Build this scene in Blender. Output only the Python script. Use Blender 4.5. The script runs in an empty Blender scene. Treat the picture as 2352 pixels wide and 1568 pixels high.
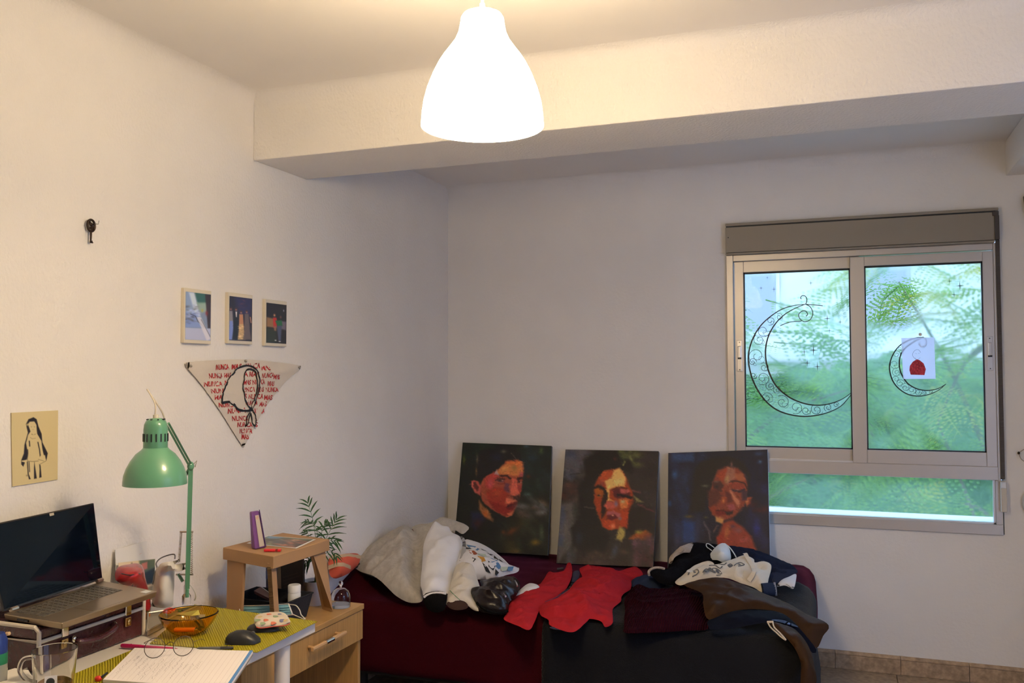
import bpy, bmesh, math, random
import numpy as np
from mathutils import Vector, Matrix, noise
from mathutils.geometry import delaunay_2d_cdt

SC = bpy.context.scene
COL = SC.collection
PI = math.pi

# ------------------------------------------------------------------ camera
CAM = {'loc': (2.1772, -4.8, 1.4638), 'right': (0.937828, 0.347091, -0.002701), 'up': (0.015517, -0.034149, 0.999296), 'fwd': (-0.346754, 0.93721, 0.037411), 'f': 2051.24}
cd = bpy.data.cameras.new('camera'); cam = bpy.data.objects.new('camera', cd); COL.objects.link(cam)
r_, u_, f_ = (Vector(CAM[k]) for k in ('right', 'up', 'fwd'))
cam.matrix_world = Matrix(((r_.x, u_.x, -f_.x, CAM['loc'][0]), (r_.y, u_.y, -f_.y, CAM['loc'][1]), (r_.z, u_.z, -f_.z, CAM['loc'][2]), (0, 0, 0, 1)))
cd.sensor_width = 36.0; cd.lens = CAM['f'] / 2352 * 36.0; cd.clip_start = 0.05; cd.clip_end = 200
SC.camera = cam

# ------------------------------------------------------------------ view
SC.view_settings.view_transform = 'Standard'
SC.view_settings.look = 'None'
SC.view_settings.exposure = 0.0
SC.view_settings.gamma = 1.0
SC.view_settings.use_curve_mapping = False
SC.cycles.max_bounces = 10
SC.cycles.transparent_max_bounces = 16
SC.cycles.caustics_reflective = False
SC.cycles.caustics_refractive = True
SC.cycles.sample_clamp_indirect = 6

# ------------------------------------------------------------------ daylight (overcast sky)
W = bpy.data.worlds.new('sky'); SC.world = W; W.use_nodes = True
nt = W.node_tree; nt.nodes.clear()
o_ = nt.nodes.new('ShaderNodeOutputWorld'); b_ = nt.nodes.new('ShaderNodeBackground')
tc = nt.nodes.new('ShaderNodeTexCoord'); sx = nt.nodes.new('ShaderNodeSeparateXYZ'); cr = nt.nodes.new('ShaderNodeValToRGB')
cr.color_ramp.elements[0].position = 0.0; cr.color_ramp.elements[0].color = (0.46, 0.62, 1.0, 1)
cr.color_ramp.elements[1].position = 1.0; cr.color_ramp.elements[1].color = (0.38, 0.53, 1.0, 1)
nt.links.new(tc.outputs['Generated'], sx.inputs[0]); nt.links.new(sx.outputs['Z'], cr.inputs[0])
nt.links.new(cr.outputs[0], b_.inputs[0]); nt.links.new(b_.outputs[0], o_.inputs[0])
b_.inputs[1].default_value = 7.2
LAMP_SHADE = 52.0
LAMP_BULB = 14.0

# ------------------------------------------------------------------ helpers
def lin(r, g, b, k=1.0):
    o = []
    for c in (r, g, b):
        c /= 255.0
        c = c / 12.92 if c <= 0.04045 else ((c + 0.055) / 1.055) ** 2.4
        o.append(min(0.92, c * k))
    return tuple(o)

MATS = {}
def mat(name, col, rough=0.6, metal=0.0, bump=None, var=None, spec=0.5, trans=0.0, ior=1.45, sheen=0.0, emit=None, tint=None, wrk=None, coat=0.0, wave=None):
    """bump=(scale,strength[,stretch])  var=(scale,amount)  wave=(scale,strength,axis)"""
    if name in MATS: return MATS[name]
    m = bpy.data.materials.new(name); m.use_nodes = True; MATS[name] = m
    nt = m.node_tree; p = nt.nodes['Principled BSDF']
    p.inputs['Base Color'].default_value = (*col, 1); p.inputs['Roughness'].default_value = rough
    p.inputs['Metallic'].default_value = metal; p.inputs['Specular IOR Level'].default_value = spec
    p.inputs['Transmission Weight'].default_value = trans; p.inputs['IOR'].default_value = ior
    p.inputs['Sheen Weight'].default_value = sheen; p.inputs['Sheen Roughness'].default_value = .35
    if tint: p.inputs['Sheen Tint'].default_value = (*tint, 1)
    p.inputs['Coat Weight'].default_value = coat
    if emit: p.inputs['Emission Color'].default_value = (*emit[:3], 1); p.inputs['Emission Strength'].default_value = emit[3]
    tc = nt.nodes.new('ShaderNodeTexCoord')
    if var:
        n = nt.nodes.new('ShaderNodeTexNoise'); n.inputs['Scale'].default_value = var[0]; n.inputs['Detail'].default_value = 5
        mp = nt.nodes.new('ShaderNodeMapRange'); mp.inputs['From Min'].default_value = .25; mp.inputs['From Max'].default_value = .75
        mp.inputs['To Min'].default_value = 1 - var[1]; mp.inputs['To Max'].default_value = 1 + var[1]
        mx = nt.nodes.new('ShaderNodeMix'); mx.data_type = 'RGBA'; mx.blend_type = 'MULTIPLY'; mx.inputs[0].default_value = 1
        if len(var) > 2:
            mpp = nt.nodes.new('ShaderNodeMapping'); mpp.inputs['Scale'].default_value = var[2]
            nt.links.new(tc.outputs['Object'], mpp.inputs[0]); nt.links.new(mpp.outputs[0], n.inputs['Vector'])
        else: nt.links.new(tc.outputs['Object'], n.inputs['Vector'])
        nt.links.new(n.outputs[0], mp.inputs[0])
        mx.inputs[6].default_value = (*col, 1); nt.links.new(mp.outputs[0], mx.inputs[7]); nt.links.new(mx.outputs[2], p.inputs['Base Color'])
    hs = []
    if bump:
        n = nt.nodes.new('ShaderNodeTexNoise'); n.inputs['Scale'].default_value = bump[0]; n.inputs['Detail'].default_value = 4
        if len(bump) > 2:
            mpp = nt.nodes.new('ShaderNodeMapping'); mpp.inputs['Scale'].default_value = bump[2]
            nt.links.new(tc.outputs['Object'], mpp.inputs[0]); nt.links.new(mpp.outputs[0], n.inputs['Vector'])
        else: nt.links.new(tc.outputs['Object'], n.inputs['Vector'])
        hs.append((n.outputs[0], bump[1]))
    if wave:
        n = nt.nodes.new('ShaderNodeTexWave'); n.inputs['Scale'].default_value = wave[0]; n.bands_direction = wave[2]
        n.inputs['Distortion'].default_value = 1.0
        nt.links.new(tc.outputs['Object'], n.inputs['Vector']); hs.append((n.outputs['Fac'], wave[1]))
    if wrk:      # creases of soft cloth
        n = nt.nodes.new('ShaderNodeTexNoise'); n.noise_type = 'RIDGED_MULTIFRACTAL'; n.inputs['Scale'].default_value = wrk[0]; n.inputs['Detail'].default_value = 3; n.inputs['Distortion'].default_value = .8
        mpp = nt.nodes.new('ShaderNodeMapping'); mpp.inputs['Rotation'].default_value = (.4, .3, .7); mpp.inputs['Scale'].default_value = (1, .45, 1)
        nt.links.new(tc.outputs['Object'], mpp.inputs[0]); nt.links.new(mpp.outputs[0], n.inputs['Vector']); hs.append((n.outputs[0], wrk[1]))
    prev = None
    for h, st in hs:
        bp = nt.nodes.new('ShaderNodeBump'); bp.inputs['Strength'].default_value = st; bp.inputs['Distance'].default_value = 0.02 if wrk and st == wrk[1] else 0.01
        nt.links.new(h, bp.inputs['Height'])
        if prev: nt.links.new(prev.outputs[0], bp.inputs['Normal'])
        prev = bp
    if prev: nt.links.new(prev.outputs[0], p.inputs['Normal'])
    return m

def mat_print(name, rough=0.5, bump=None):
    """colour comes from the painted colour attribute of a flat print"""
    if name in MATS: return MATS[name]
    m = mat(name, (.5, .5, .5), rough, bump=bump); nt = m.node_tree
    a = nt.nodes.new('ShaderNodeVertexColor'); a.layer_name = 'Col'
    nt.links.new(a.outputs[0], nt.nodes['Principled BSDF'].inputs['Base Color'])
    return m

def link(name, me, m, parent=None):
    o = bpy.data.objects.new(name, me); COL.objects.link(o)
    if m:
        for x in (m if isinstance(m, (list, tuple)) else [m]): me.materials.append(x)
    if parent is not None:
        o.parent = parent; o.matrix_parent_inverse = parent.matrix_world.inverted()
    return o

def tag(o, label, cat, group=None, kind=None):
    o['label'] = label; o['category'] = cat
    if group: o['group'] = group
    if kind: o['kind'] = kind
    return o

def thing(name, label, cat, loc, group=None):
    o = bpy.data.objects.new(name, None); COL.objects.link(o); o.location = loc; o.empty_display_size = .05
    bpy.context.view_layer.update() if False else None
    o.matrix_world = Matrix.Translation(loc)
    return tag(o, label, cat, group)

def struct(name, loc=None):
    o = bpy.data.objects.new(name, None); COL.objects.link(o)
    if loc: o.matrix_world = Matrix.Translation(loc)
    o['kind'] = 'structure'; return o

class M:
    def __init__(s): s.v = []; s.f = []
    def add(s, vs, fs):
        n = len(s.v); s.v += [tuple(map(float, v)) for v in vs]; s.f += [tuple(i + n for i in f) for f in fs]; return s
    def box(s, a, b):
        x0, y0, z0 = (min(a[i], b[i]) for i in range(3)); x1, y1, z1 = (max(a[i], b[i]) for i in range(3))
        return s.add([(x0, y0, z0), (x1, y0, z0), (x1, y1, z0), (x0, y1, z0), (x0, y0, z1), (x1, y0, z1), (x1, y1, z1), (x0, y1, z1)],
                     [(0, 3, 2, 1), (4, 5, 6, 7), (0, 1, 5, 4), (1, 2, 6, 5), (2, 3, 7, 6), (3, 0, 4, 7)])
    def hexa(s, bot, top):
        return s.add(list(bot) + list(top), [(3, 2, 1, 0), (4, 5, 6, 7), (0, 1, 5, 4), (1, 2, 6, 5), (2, 3, 7, 6), (3, 0, 4, 7)])
    def obox(s, c, size, rz=0.0, tilt=None):
        """box centred at c, rotated"""
        R = Matrix.Rotation(rz, 3, 'Z')
        if tilt: R = R @ Matrix.Rotation(tilt[1], 3, tilt[0])
        h = [q / 2 for q in size]; vs = []
        for z in (-1, 1):
            for x, y in ((-1, -1), (1, -1), (1, 1), (-1, 1)): vs.append(Vector(c) + R @ Vector((x * h[0], y * h[1], z * h[2])))
        return s.hexa(vs[:4], vs[4:])
    def prism(s, pts, vec):
        pts = [Vector(p) for p in pts]; v = Vector(vec); n = len(pts)
        return s.add(pts + [p + v for p in pts], [tuple(range(n))[::-1], tuple(range(n, 2 * n))] + [(i, (i + 1) % n, n + (i + 1) % n, n + i) for i in range(n)])
    def tube(s, pts, r, seg=8, closed=False, cap=True, flat=None):
        pts = [Vector(p) for p in pts]; n = len(pts)
        rr = r if isinstance(r, (list, tuple)) else [r] * n
        rings = []; up = Vector((0.123, 0.217, 1)).normalized(); prevn = None
        for i, p in enumerate(pts):
            a = pts[(i - 1) % n] if (closed or i) else p; b = pts[(i + 1) % n] if (closed or i < n - 1) else p
            t = (b - a); t = t.normalized() if t.length > 1e-9 else Vector((0, 0, 1))
            if prevn is None:
                nn = t.cross(up); nn = t.cross(Vector((1, 0, 0))) if nn.length < 1e-3 else nn
            else: nn = prevn - t * prevn.dot(t)
            nn = nn.normalized() if nn.length > 1e-6 else t.orthogonal().normalized()
            prevn = nn; bb = t.cross(nn)
            rings.append([p + (nn * math.cos(2 * PI * k / seg) + bb * math.sin(2 * PI * k / seg) * (flat or 1)) * rr[i] for k in range(seg)])
        vs = [v for rg in rings for v in rg]; fs = []
        for i in range(n if closed else n - 1):
            j = (i + 1) % n
            for k in range(seg): fs.append((i * seg + k, i * seg + (k + 1) % seg, j * seg + (k + 1) % seg, j * seg + k))
        if cap and not closed: fs += [tuple(range(seg))[::-1], tuple((n - 1) * seg + k for k in range(seg))]
        return s.add(vs, fs)
    def lathe(s, prof, c, seg=32, axis='Z', sx=1, sy=1):
        """prof = [(r, h)...] about a vertical axis at c; r==0 closes"""
        vs = []; idx = []
        for r, h in prof:
            if r < 1e-6: idx.append([len(vs)]); vs.append((0, 0, h))
            else:
                idx.append(list(range(len(vs), len(vs) + seg)))
                vs += [(r * math.cos(2 * PI * k / seg), r * math.sin(2 * PI * k / seg), h) for k in range(seg)]
        fs = []
        for a, b in zip(idx[:-1], idx[1:]):
            for k in range(seg):
                k2 = (k + 1) % seg
                if len(a) == 1 and len(b) == 1: continue
                if len(a) == 1: fs.append((a[0], b[k2], b[k]))
                elif len(b) == 1: fs.append((a[k], a[k2], b[0]))
                else: fs.append((a[k], a[k2], b[k2], b[k]))
        out = []
        for x, y, z in vs:
            x *= sx; y *= sy
            if axis == 'Z': q = Vector((x, y, z))
            elif axis == 'X': q = Vector((z, x, y))
            elif axis == 'Y': q = Vector((x, z, y))
            else: q = axis @ Vector((x, y, z))
            out.append(Vector(c) + q)
        return s.add(out, fs)
    def ell(s, c, r, seg=16, rings=10, R=None):
        prof = [(math.sin(PI * i / rings), -math.cos(PI * i / rings)) for i in range(rings + 1)]
        prof[0] = (0, -1); prof[-1] = (0, 1); t = M().lathe(prof, (0, 0, 0), seg)
        vs = [Vector((v[0] * r[0], v[1] * r[1], v[2] * r[2])) for v in t.v]
        if R: vs = [R @ v for v in vs]
        return s.add([Vector(c) + v for v in vs], t.f)
    def mesh(s, name, smooth=False):
        me = bpy.data.meshes.new(name); me.from_pydata(s.v, [], s.f); me.update()
        if smooth: me.polygons.foreach_set('use_smooth', [True] * len(me.polygons))
        return me
    def build(s, name, m, parent=None, smooth=False, bevel=0, seg=2, fix=True, angle=None):
        me = s.mesh(name, False)
        if fix:
            bm = bmesh.new(); bm.from_mesh(me); bmesh.ops.recalc_face_normals(bm, faces=bm.faces)
            if bevel: bmesh.ops.bevel(bm, geom=[e for e in bm.edges if e.is_manifold and e.calc_face_angle(0) > .5], offset=bevel, segments=seg, profile=.5, affect='EDGES', clamp_overlap=True)
            bm.to_mesh(me); bm.free()
        if smooth:
            me.polygons.foreach_set('use_smooth', [True] * len(me.polygons))
            me.set_sharp_from_angle(angle=math.radians(angle or 40))
        return link(name, me, m, parent)

def cr_spline(P, n=6, closed=False):
    P = [Vector(p) for p in P]; out = []; N = len(P)
    rng = range(N if closed else N - 1)
    for i in rng:
        if closed: p0, p1, p2, p3 = P[(i - 1) % N], P[i], P[(i + 1) % N], P[(i + 2) % N]
        else: p0, p1, p2, p3 = P[max(i - 1, 0)], P[i], P[i + 1], P[min(i + 2, N - 1)]
        for k in range(n):
            t = k / n
            out.append(.5 * ((2 * p1) + (p2 - p0) * t + (2 * p0 - 5 * p1 + 4 * p2 - p3) * t * t + (3 * p1 - p0 - 3 * p2 + p3) * t ** 3))
    if not closed: out.append(P[-1])
    return out

def seg_dist(pts, poly):
    """distance of each 2D point to closed polyline"""
    A = poly; B = np.roll(poly, -1, axis=0); d = B - A; L = (d * d).sum(1) + 1e-12
    best = np.full(len(pts), 1e9)
    for a, dd, l in zip(A, d, L):
        t = np.clip(((pts - a) @ dd) / l, 0, 1); q = a + t[:, None] * dd
        best = np.minimum(best, np.hypot(*(pts - q).T))
    return best

def inside(pts, poly):
    x, y = pts[:, 0], pts[:, 1]; r = np.zeros(len(pts), bool); A = poly; B = np.roll(poly, -1, axis=0)
    for (x0, y0), (x1, y1) in zip(A, B):
        c = ((y0 > y) != (y1 > y)) & (x < (x1 - x0) * (y - y0) / ((y1 - y0) if abs(y1 - y0) > 1e-12 else 1e-12) + x0)
        r ^= c
    return r

class Sheet:
    """a thick soft sheet over a closed 3D outline: thin-plate surface through the outline and inner points, folds added"""
    def __init__(s, outer, inner=(), n=(.1, -.72, .68), t=.014, res=.014, wr=(.006, 12), fold=None, edge=None, seed=1, smooth=True, sub=4, minz=None, arcs=(), sup=None, crumple=.0028, crease=None):
        n = Vector(n).normalized(); a = Vector((0, 0, 1)).cross(n).normalized(); b = n.cross(a)
        s.B = np.array([a, b, n]); O = np.array(cr_spline(outer, sub, True) if smooth else outer, float)
        ctrl = np.array(list(outer) + list(inner), float) @ s.B.T
        O = O @ s.B.T; s.c0 = ctrl[:, :2].mean(0)
        P = ctrl[:, :2] - s.c0; H = ctrl[:, 2]; N = len(P)
        D = np.hypot(*(P[:, None] - P[None]).transpose(2, 0, 1)); K = D * D * np.log(D + 1e-9) + np.eye(N) * 1e-5
        Q = np.c_[np.ones(N), P]; A = np.block([[K, Q], [Q.T, np.zeros((3, 3))]])
        s.P = P; s.w = np.linalg.lstsq(A, np.r_[H, 0, 0, 0], rcond=None)[0]
        s.crumple = crumple; s.wr, s.fold, s.seed, s.arcs = wr, fold, seed, [(np.array([s.B[:2] @ np.array(q) for q in pl]), hh, ww) for pl, hh, ww in arcs]
        # resample the outline
        L = np.r_[0, np.cumsum(np.hypot(*(np.roll(O[:, :2], -1, 0) - O[:, :2]).T))]; T = np.linspace(0, L[-1], max(12, int(L[-1] / res)), endpoint=False)
        OO = np.vstack([O, O[:1]]); poly = np.c_[np.interp(T, L, OO[:, 0]), np.interp(T, L, OO[:, 1])]
        lo, hi = poly.min(0), poly.max(0); gx, gy = np.arange(lo[0], hi[0], res), np.arange(lo[1], hi[1], res)
        G = np.array([(x + (.5 * res if j % 2 else 0), y) for j, y in enumerate(gy) for x in gx])
        G = G[inside(G, poly)]; 
        if len(G): G = G[seg_dist(G, poly) > res * .6]
        V2 = np.vstack([poly, G]) if len(G) else poly
        n0 = len(poly)
        if crease:
            rc = random.Random(seed * 13 + 5); ang0 = fold[0] if fold else .6
            for _ in range(crease[0]):
                c = np.array([rc.uniform(lo[0], hi[0]), rc.uniform(lo[1], hi[1])]); an = ang0 + rc.uniform(-.8, .8); L2 = rc.uniform(.05, .14); bend = rc.uniform(-.35, .35)
                ln = [c + L2 * q * np.array([math.cos(an + bend * q), math.sin(an + bend * q)]) for q in (-1, -.5, 0, .5, 1)]
                s.arcs.append((np.array(ln), crease[1] * rc.uniform(.5, 1.2) * rc.choice((1, 1, -.7)), crease[2] * rc.uniform(.8, 1.5)))
        r = delaunay_2d_cdt([Vector(v) for v in V2], [(i, (i + 1) % n0) for i in range(n0)], [], 1, 1e-6)
        V2 = np.array([tuple(v) for v in r[0]]); F = [tuple(f) for f in r[2]]
        d = seg_dist(V2, poly); ew = edge or t * .8
        q = np.clip(d / ew, 0, 1); prof = np.sqrt(np.clip(1 - (1 - q) ** 2, 0, 1))
        h = s.height(V2) + s.wrinkle(V2) * np.clip(d / .045, .12, 1)
        on = d < 1e-5
        top = np.c_[V2, h + t * .5 * prof]; bot = np.c_[V2, h - t * .5 * prof]
        vs = list(top); mp = {}
        for i in range(len(V2)):
            if on[i]: mp[i] = i
            else: mp[i] = len(vs); vs.append(bot[i])
        vs = np.array(vs) @ s.B
        if minz is not None: vs[:, 2] = np.maximum(vs[:, 2], minz)
        if sup:      # rest on what lies below
            nt_ = len(V2)
            for i in range(len(vs)):
                zs = sup(vs[i, 0], vs[i, 1])
                if zs is not None: vs[i, 2] = max(vs[i, 2], zs + (.003 if i >= nt_ or on[i] else .004 + t * .45))
        s.m = M(); s.m.v = [tuple(v) for v in vs]
        s.m.f = F + [tuple(mp[i] for i in f)[::-1] for f in F]; s.t = t
    def height(s, V2):
        X = V2 - s.c0; D = np.hypot(*(X[:, None] - s.P[None]).transpose(2, 0, 1))
        return (D * D * np.log(D + 1e-9)) @ s.w[:len(s.P)] + np.c_[np.ones(len(X)), X] @ s.w[len(s.P):]
    def wrinkle(s, V2):
        amp, sc = s.wr; h = np.zeros(len(V2))
        if amp: h += np.array([noise.noise(Vector((x * sc, y * sc, s.seed * 3.7))) + .5 * noise.noise(Vector((x * sc * 2.3, y * sc * 2.3, s.seed * 7.1))) for x, y in V2]) * amp
        if s.fold:
            ang, across, along, am = s.fold; c, sn = math.cos(ang), math.sin(ang)
            f = np.array([noise.noise(Vector(((x * c + y * sn) * along, (-x * sn + y * c) * across, s.seed * 1.3))) for x, y in V2])
            h += (1 - np.abs(f) * 3.2).clip(-1, 1) * am
        if s.crumple and amp > .0015:
            f = np.array([noise.noise(Vector((x * 19 + y * 8, y * 23, s.seed * 2.9))) for x, y in V2]); g = np.array([noise.noise(Vector((x * 31 - y * 14, y * 37, s.seed * 4.3))) for x, y in V2])
            h += s.crumple * ((1 - np.abs(f) * 4).clip(-.6, 1) + .6 * (1 - np.abs(g) * 4).clip(-.6, 1))
        for pl, hh, ww in s.arcs:
            best = np.full(len(V2), 1e9)
            for a, b in zip(pl[:-1], pl[1:]):
                d = b - a; tt = np.clip(((V2 - a) @ d) / (d @ d + 1e-12), 0, 1); best = np.minimum(best, np.hypot(*(V2 - a - tt[:, None] * d).T))
            h += hh * np.exp(-(best / ww) ** 2)
        return h
    def on(s, pts, off=.002):
        """drop points on the sheet's front"""
        Q = np.array(pts, float) @ s.B.T; V2 = Q[:, :2]
        return np.c_[V2, s.height(V2) + s.wrinkle(V2) + s.t * .5 + off] @ s.B
    def build(s, name, m, parent=None): 
        o = s.m.build(name, m, parent, fix=False); o.data.polygons.foreach_set('use_smooth', [True] * len(o.data.polygons))
        o.data.set_sharp_from_angle(angle=math.radians(70 if s.t > .006 else 45)); return o

def flat_poly(pts, nrm, th=.0006):
    """thin flat polygon given in 3D, lifted th along nrm"""
    n = Vector(nrm) * th; m = M(); P = [Vector(p) for p in pts]
    return m.prism(P, n)

def ribbon(m, pts, w, nrm, th=.0006):
    """flat stroke along pts lying in the plane of normal nrm"""
    P = [Vector(p) for p in pts]; nrm = Vector(nrm).normalized(); L = []; R = []
    ww = w if isinstance(w, (list, tuple)) else [w] * len(P)
    for i, p in enumerate(P):
        t = (P[min(i + 1, len(P) - 1)] - P[max(i - 1, 0)]); s = nrm.cross(t); s = s.normalized() if s.length > 1e-9 else Vector((0, 0, 0))
        L.append(p + s * ww[i] / 2 + nrm * th); R.append(p - s * ww[i] / 2 + nrm * th)
    n = len(P); return m.add(L + R, [(i, i + 1, n + i + 1, n + i) for i in range(n - 1)])

# ---- flat colour prints (paintings, photographs): colours laid on a fine grid
class Paint:
    def __init__(s, w, h, quad, bg, k=1.0, seed=0):
        """quad: TL TR BR BL of the picture in the drawing's own coordinates"""
        s.w, s.h, s.k = w, h, k; s.rng = random.Random(seed)
        u, v = np.meshgrid((np.arange(w) + .0) / (w - 1), (np.arange(h) + .0) / (h - 1))
        q = np.array(quad, float)
        s.X = ((q[0][0] * (1 - u) + q[1][0] * u) * (1 - v) + (q[3][0] * (1 - u) + q[2][0] * u) * v)
        s.Y = ((q[0][1] * (1 - u) + q[1][1] * u) * (1 - v) + (q[3][1] * (1 - u) + q[2][1] * u) * v)
        s.pts = np.c_[s.X.ravel(), s.Y.ravel()]; s.a = np.zeros((h, w, 3)); s.a[:] = bg
        s.px = abs(q[1][0] - q[0][0]) / w
    def warp(s, cell, amp):
        """uneven brush edges: shift where shapes land by a smooth random field"""
        rg = np.random.RandomState(s.rng.randrange(9999))
        for k in (0, 1):
            gw, gh = int(s.w / cell) + 3, int(s.h / cell) + 3; g = rg.uniform(-1, 1, (gh, gw)); x = np.arange(s.w) / cell; y = np.arange(s.h) / cell
            xi, yi = x.astype(int), y.astype(int); fx, fy = x - xi, (y - yi)[:, None]
            a = g[np.ix_(yi, xi)] * (1 - fx) + g[np.ix_(yi, xi + 1)] * fx; b = g[np.ix_(yi + 1, xi)] * (1 - fx) + g[np.ix_(yi + 1, xi + 1)] * fx
            s.pts[:, k] += ((a * (1 - fy) + b * fy) * amp).ravel()
        return s
    def strokes(s, n, size, jit=.16):
        """short loaded-brush strokes in the colours already there"""
        for _ in range(n):
            i, j = s.rng.randrange(s.h), s.rng.randrange(s.w); c = s.a[i, j] * s.rng.uniform(1 - jit, 1 + jit) + np.array([s.rng.uniform(-4, 4) for _ in range(3)])
            sz = size * s.rng.uniform(.6, 1.5); an = s.rng.choice((0, 1.2, -.6, .5)) + s.rng.uniform(-.4, .4)
            r = int(sz * 2.4 / s.px) + 2; i0, i1, j0, j1 = max(0, i - r), min(s.h, i + r), max(0, j - r), min(s.w, j + r)
            X, Y = s.X[i0:i1, j0:j1] - s.X[i, j], s.Y[i0:i1, j0:j1] - s.Y[i, j]; cs_, sn_ = math.cos(an), math.sin(an)
            d = ((X * cs_ + Y * sn_) / (sz * 1.8)) ** 2 + ((-X * sn_ + Y * cs_) / (sz * .6)) ** 2; m = (np.exp(-d ** 2) * .75)[..., None]
            s.a[i0:i1, j0:j1] = s.a[i0:i1, j0:j1] * (1 - m) + np.clip(c, 0, 255) * m
        return s
    def mix(s, m, col, al=1.0):
        m = (m.reshape(s.h, s.w) * al)[..., None]; s.a = s.a * (1 - m) + np.array(col, float) * m; return s
    def poly(s, pts, col, al=1.0, soft=None):
        p = np.array(pts, float); sd = seg_dist(s.pts, p); sd = np.where(inside(s.pts, p), sd, -sd); so = soft or s.px
        return s.mix(np.clip(sd / so * .5 + .5, 0, 1), col, al)
    def line(s, pts, w, col, al=1.0, soft=None):
        p = np.array(pts, float); best = np.full(len(s.pts), 1e9)
        for a, b in zip(p[:-1], p[1:]):
            d = b - a; t = np.clip(((s.pts - a) @ d) / (d @ d + 1e-9), 0, 1); best = np.minimum(best, np.hypot(*(s.pts - a - t[:, None] * d).T))
        return s.mix(np.clip((w / 2 - best) / (soft or s.px) * .5 + .5, 0, 1), col, al)
    def blob(s, x, y, rx, ry, col, al=1.0, ang=0):
        c, n = math.cos(ang), math.sin(ang); X, Y = s.X - x, s.Y - y
        d = ((X * c + Y * n) / rx) ** 2 + ((-X * n + Y * c) / ry) ** 2
        return s.mix(np.exp(-d * 1.2), col, al)
    def dabs(s, n, box, cols, size, al=.5, ang=0, asp=2.0):
        for _ in range(n):
            x, y = s.rng.uniform(box[0], box[2]), s.rng.uniform(box[1], box[3]); sz = size * s.rng.uniform(.5, 1.4)
            c = s.rng.choice(cols); j = s.rng.uniform(.7, 1.25); s.blob(x, y, sz * asp, sz, [min(255, q * j) for q in c], al * s.rng.uniform(.5, 1), ang + s.rng.uniform(-.5, .5))
        return s
    def grid(s, name, corners, m, parent=None, off=0.0):
        """front face of the print, corners TL TR BR BL in the room"""
        q = [Vector(c) for c in corners]; n = (q[3] - q[0]).cross(q[1] - q[0]).normalized() * off
        u, v = np.meshgrid(np.linspace(0, 1, s.w), np.linspace(0, 1, s.h)); u = u[..., None]; v = v[..., None]; q = [np.array(c + n) for c in q]
        V = ((q[0] * (1 - u) + q[1] * u) * (1 - v) + (q[3] * (1 - u) + q[2] * u) * v).reshape(-1, 3)
        w = s.w; F = [(j * w + i, (j + 1) * w + i, (j + 1) * w + i + 1, j * w + i + 1) for j in range(s.h - 1) for i in range(w - 1)]
        me = bpy.data.meshes.new(name); me.from_pydata([tuple(x) for x in V], [], F); me.update()
        c = s.a.reshape(-1, 3) / 255.0; c = np.where(c <= .04045, c / 12.92, ((c + .055) / 1.055) ** 2.4) * s.k
        at = me.color_attributes.new('Col', 'FLOAT_COLOR', 'POINT'); at.data.foreach_set('color', np.c_[np.clip(c, 0, .92), np.ones(len(c))].ravel().astype('f'))
        return link(name, me, m, parent)

def text_mesh(txt, size, shear=0.0, space=1.0):
    cu = bpy.data.curves.new('lettering', 'FONT'); cu.body = txt; cu.size = size; cu.align_x = 'LEFT'; cu.resolution_u = 2; cu.offset = size * .028; cu.shear = shear; cu.space_character = space
    o = bpy.data.objects.new('lettering', cu); COL.objects.link(o); bpy.context.view_layer.update()
    me = bpy.data.meshes.new_from_object(o.evaluated_get(bpy.context.evaluated_depsgraph_get()))
    bpy.data.objects.remove(o); bpy.data.curves.remove(cu); return me

# ------------------------------------------------------------------ structure
PLASTER = mat('white_plaster', (.86, .835, .80), .85, bump=(105, .33, (1, 1, .7)), var=(3, .03), spec=.2)
PLASTER_S = mat('smooth_plaster', (.86, .835, .80), .85, bump=(60, .12), var=(3, .03), spec=.2)
PLASTER_C = mat('ceiling_paint', (.86, .83, .79), .9, var=(2, .02), spec=.1)
CEIL = 2.574
m = M().box((-.25, 0, -.1), (1.611, .28, 2.7)).box((2.884, 0, -.1), (4.05, .28, 2.7)).box((1.611, 0, -.1), (2.884, .28, .702)).box((1.611, 0, 2.254), (2.884, .28, 2.7))
m.build('wall_back', PLASTER_S)['kind'] = 'structure'
M().box((-.25, -6.2, -.1), (0, 0, 2.7)).build('wall_left', PLASTER)['kind'] = 'structure'
M().box((3.8, -6.2, -.1), (4.05, -3.95, 2.7)).box((3.8, -2.15, -.1), (4.05, 0, 2.7)).box((3.8, -3.95, 2.12), (4.05, -2.15, 2.7)).build('wall_right', PLASTER)['kind'] = 'structure'
M().box((-.25, -6.4, -.1), (4.05, -6.2, 2.7)).build('wall_front', PLASTER)['kind'] = 'structure'
M().box((-.25, -6.4, CEIL), (4.05, .28, CEIL + .15)).build('ceiling', PLASTER_C)['kind'] = 'structure'
M().box((0, -1.864, 2.315), (3.8, -1.495, CEIL)).build('trim_1', PLASTER, bevel=.004)['kind'] = 'structure'
M().box((2.924, -1.495, 2.409), (3.8, 0, CEIL)).build('trim_2', PLASTER, bevel=.004)['kind'] = 'structure'

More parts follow.
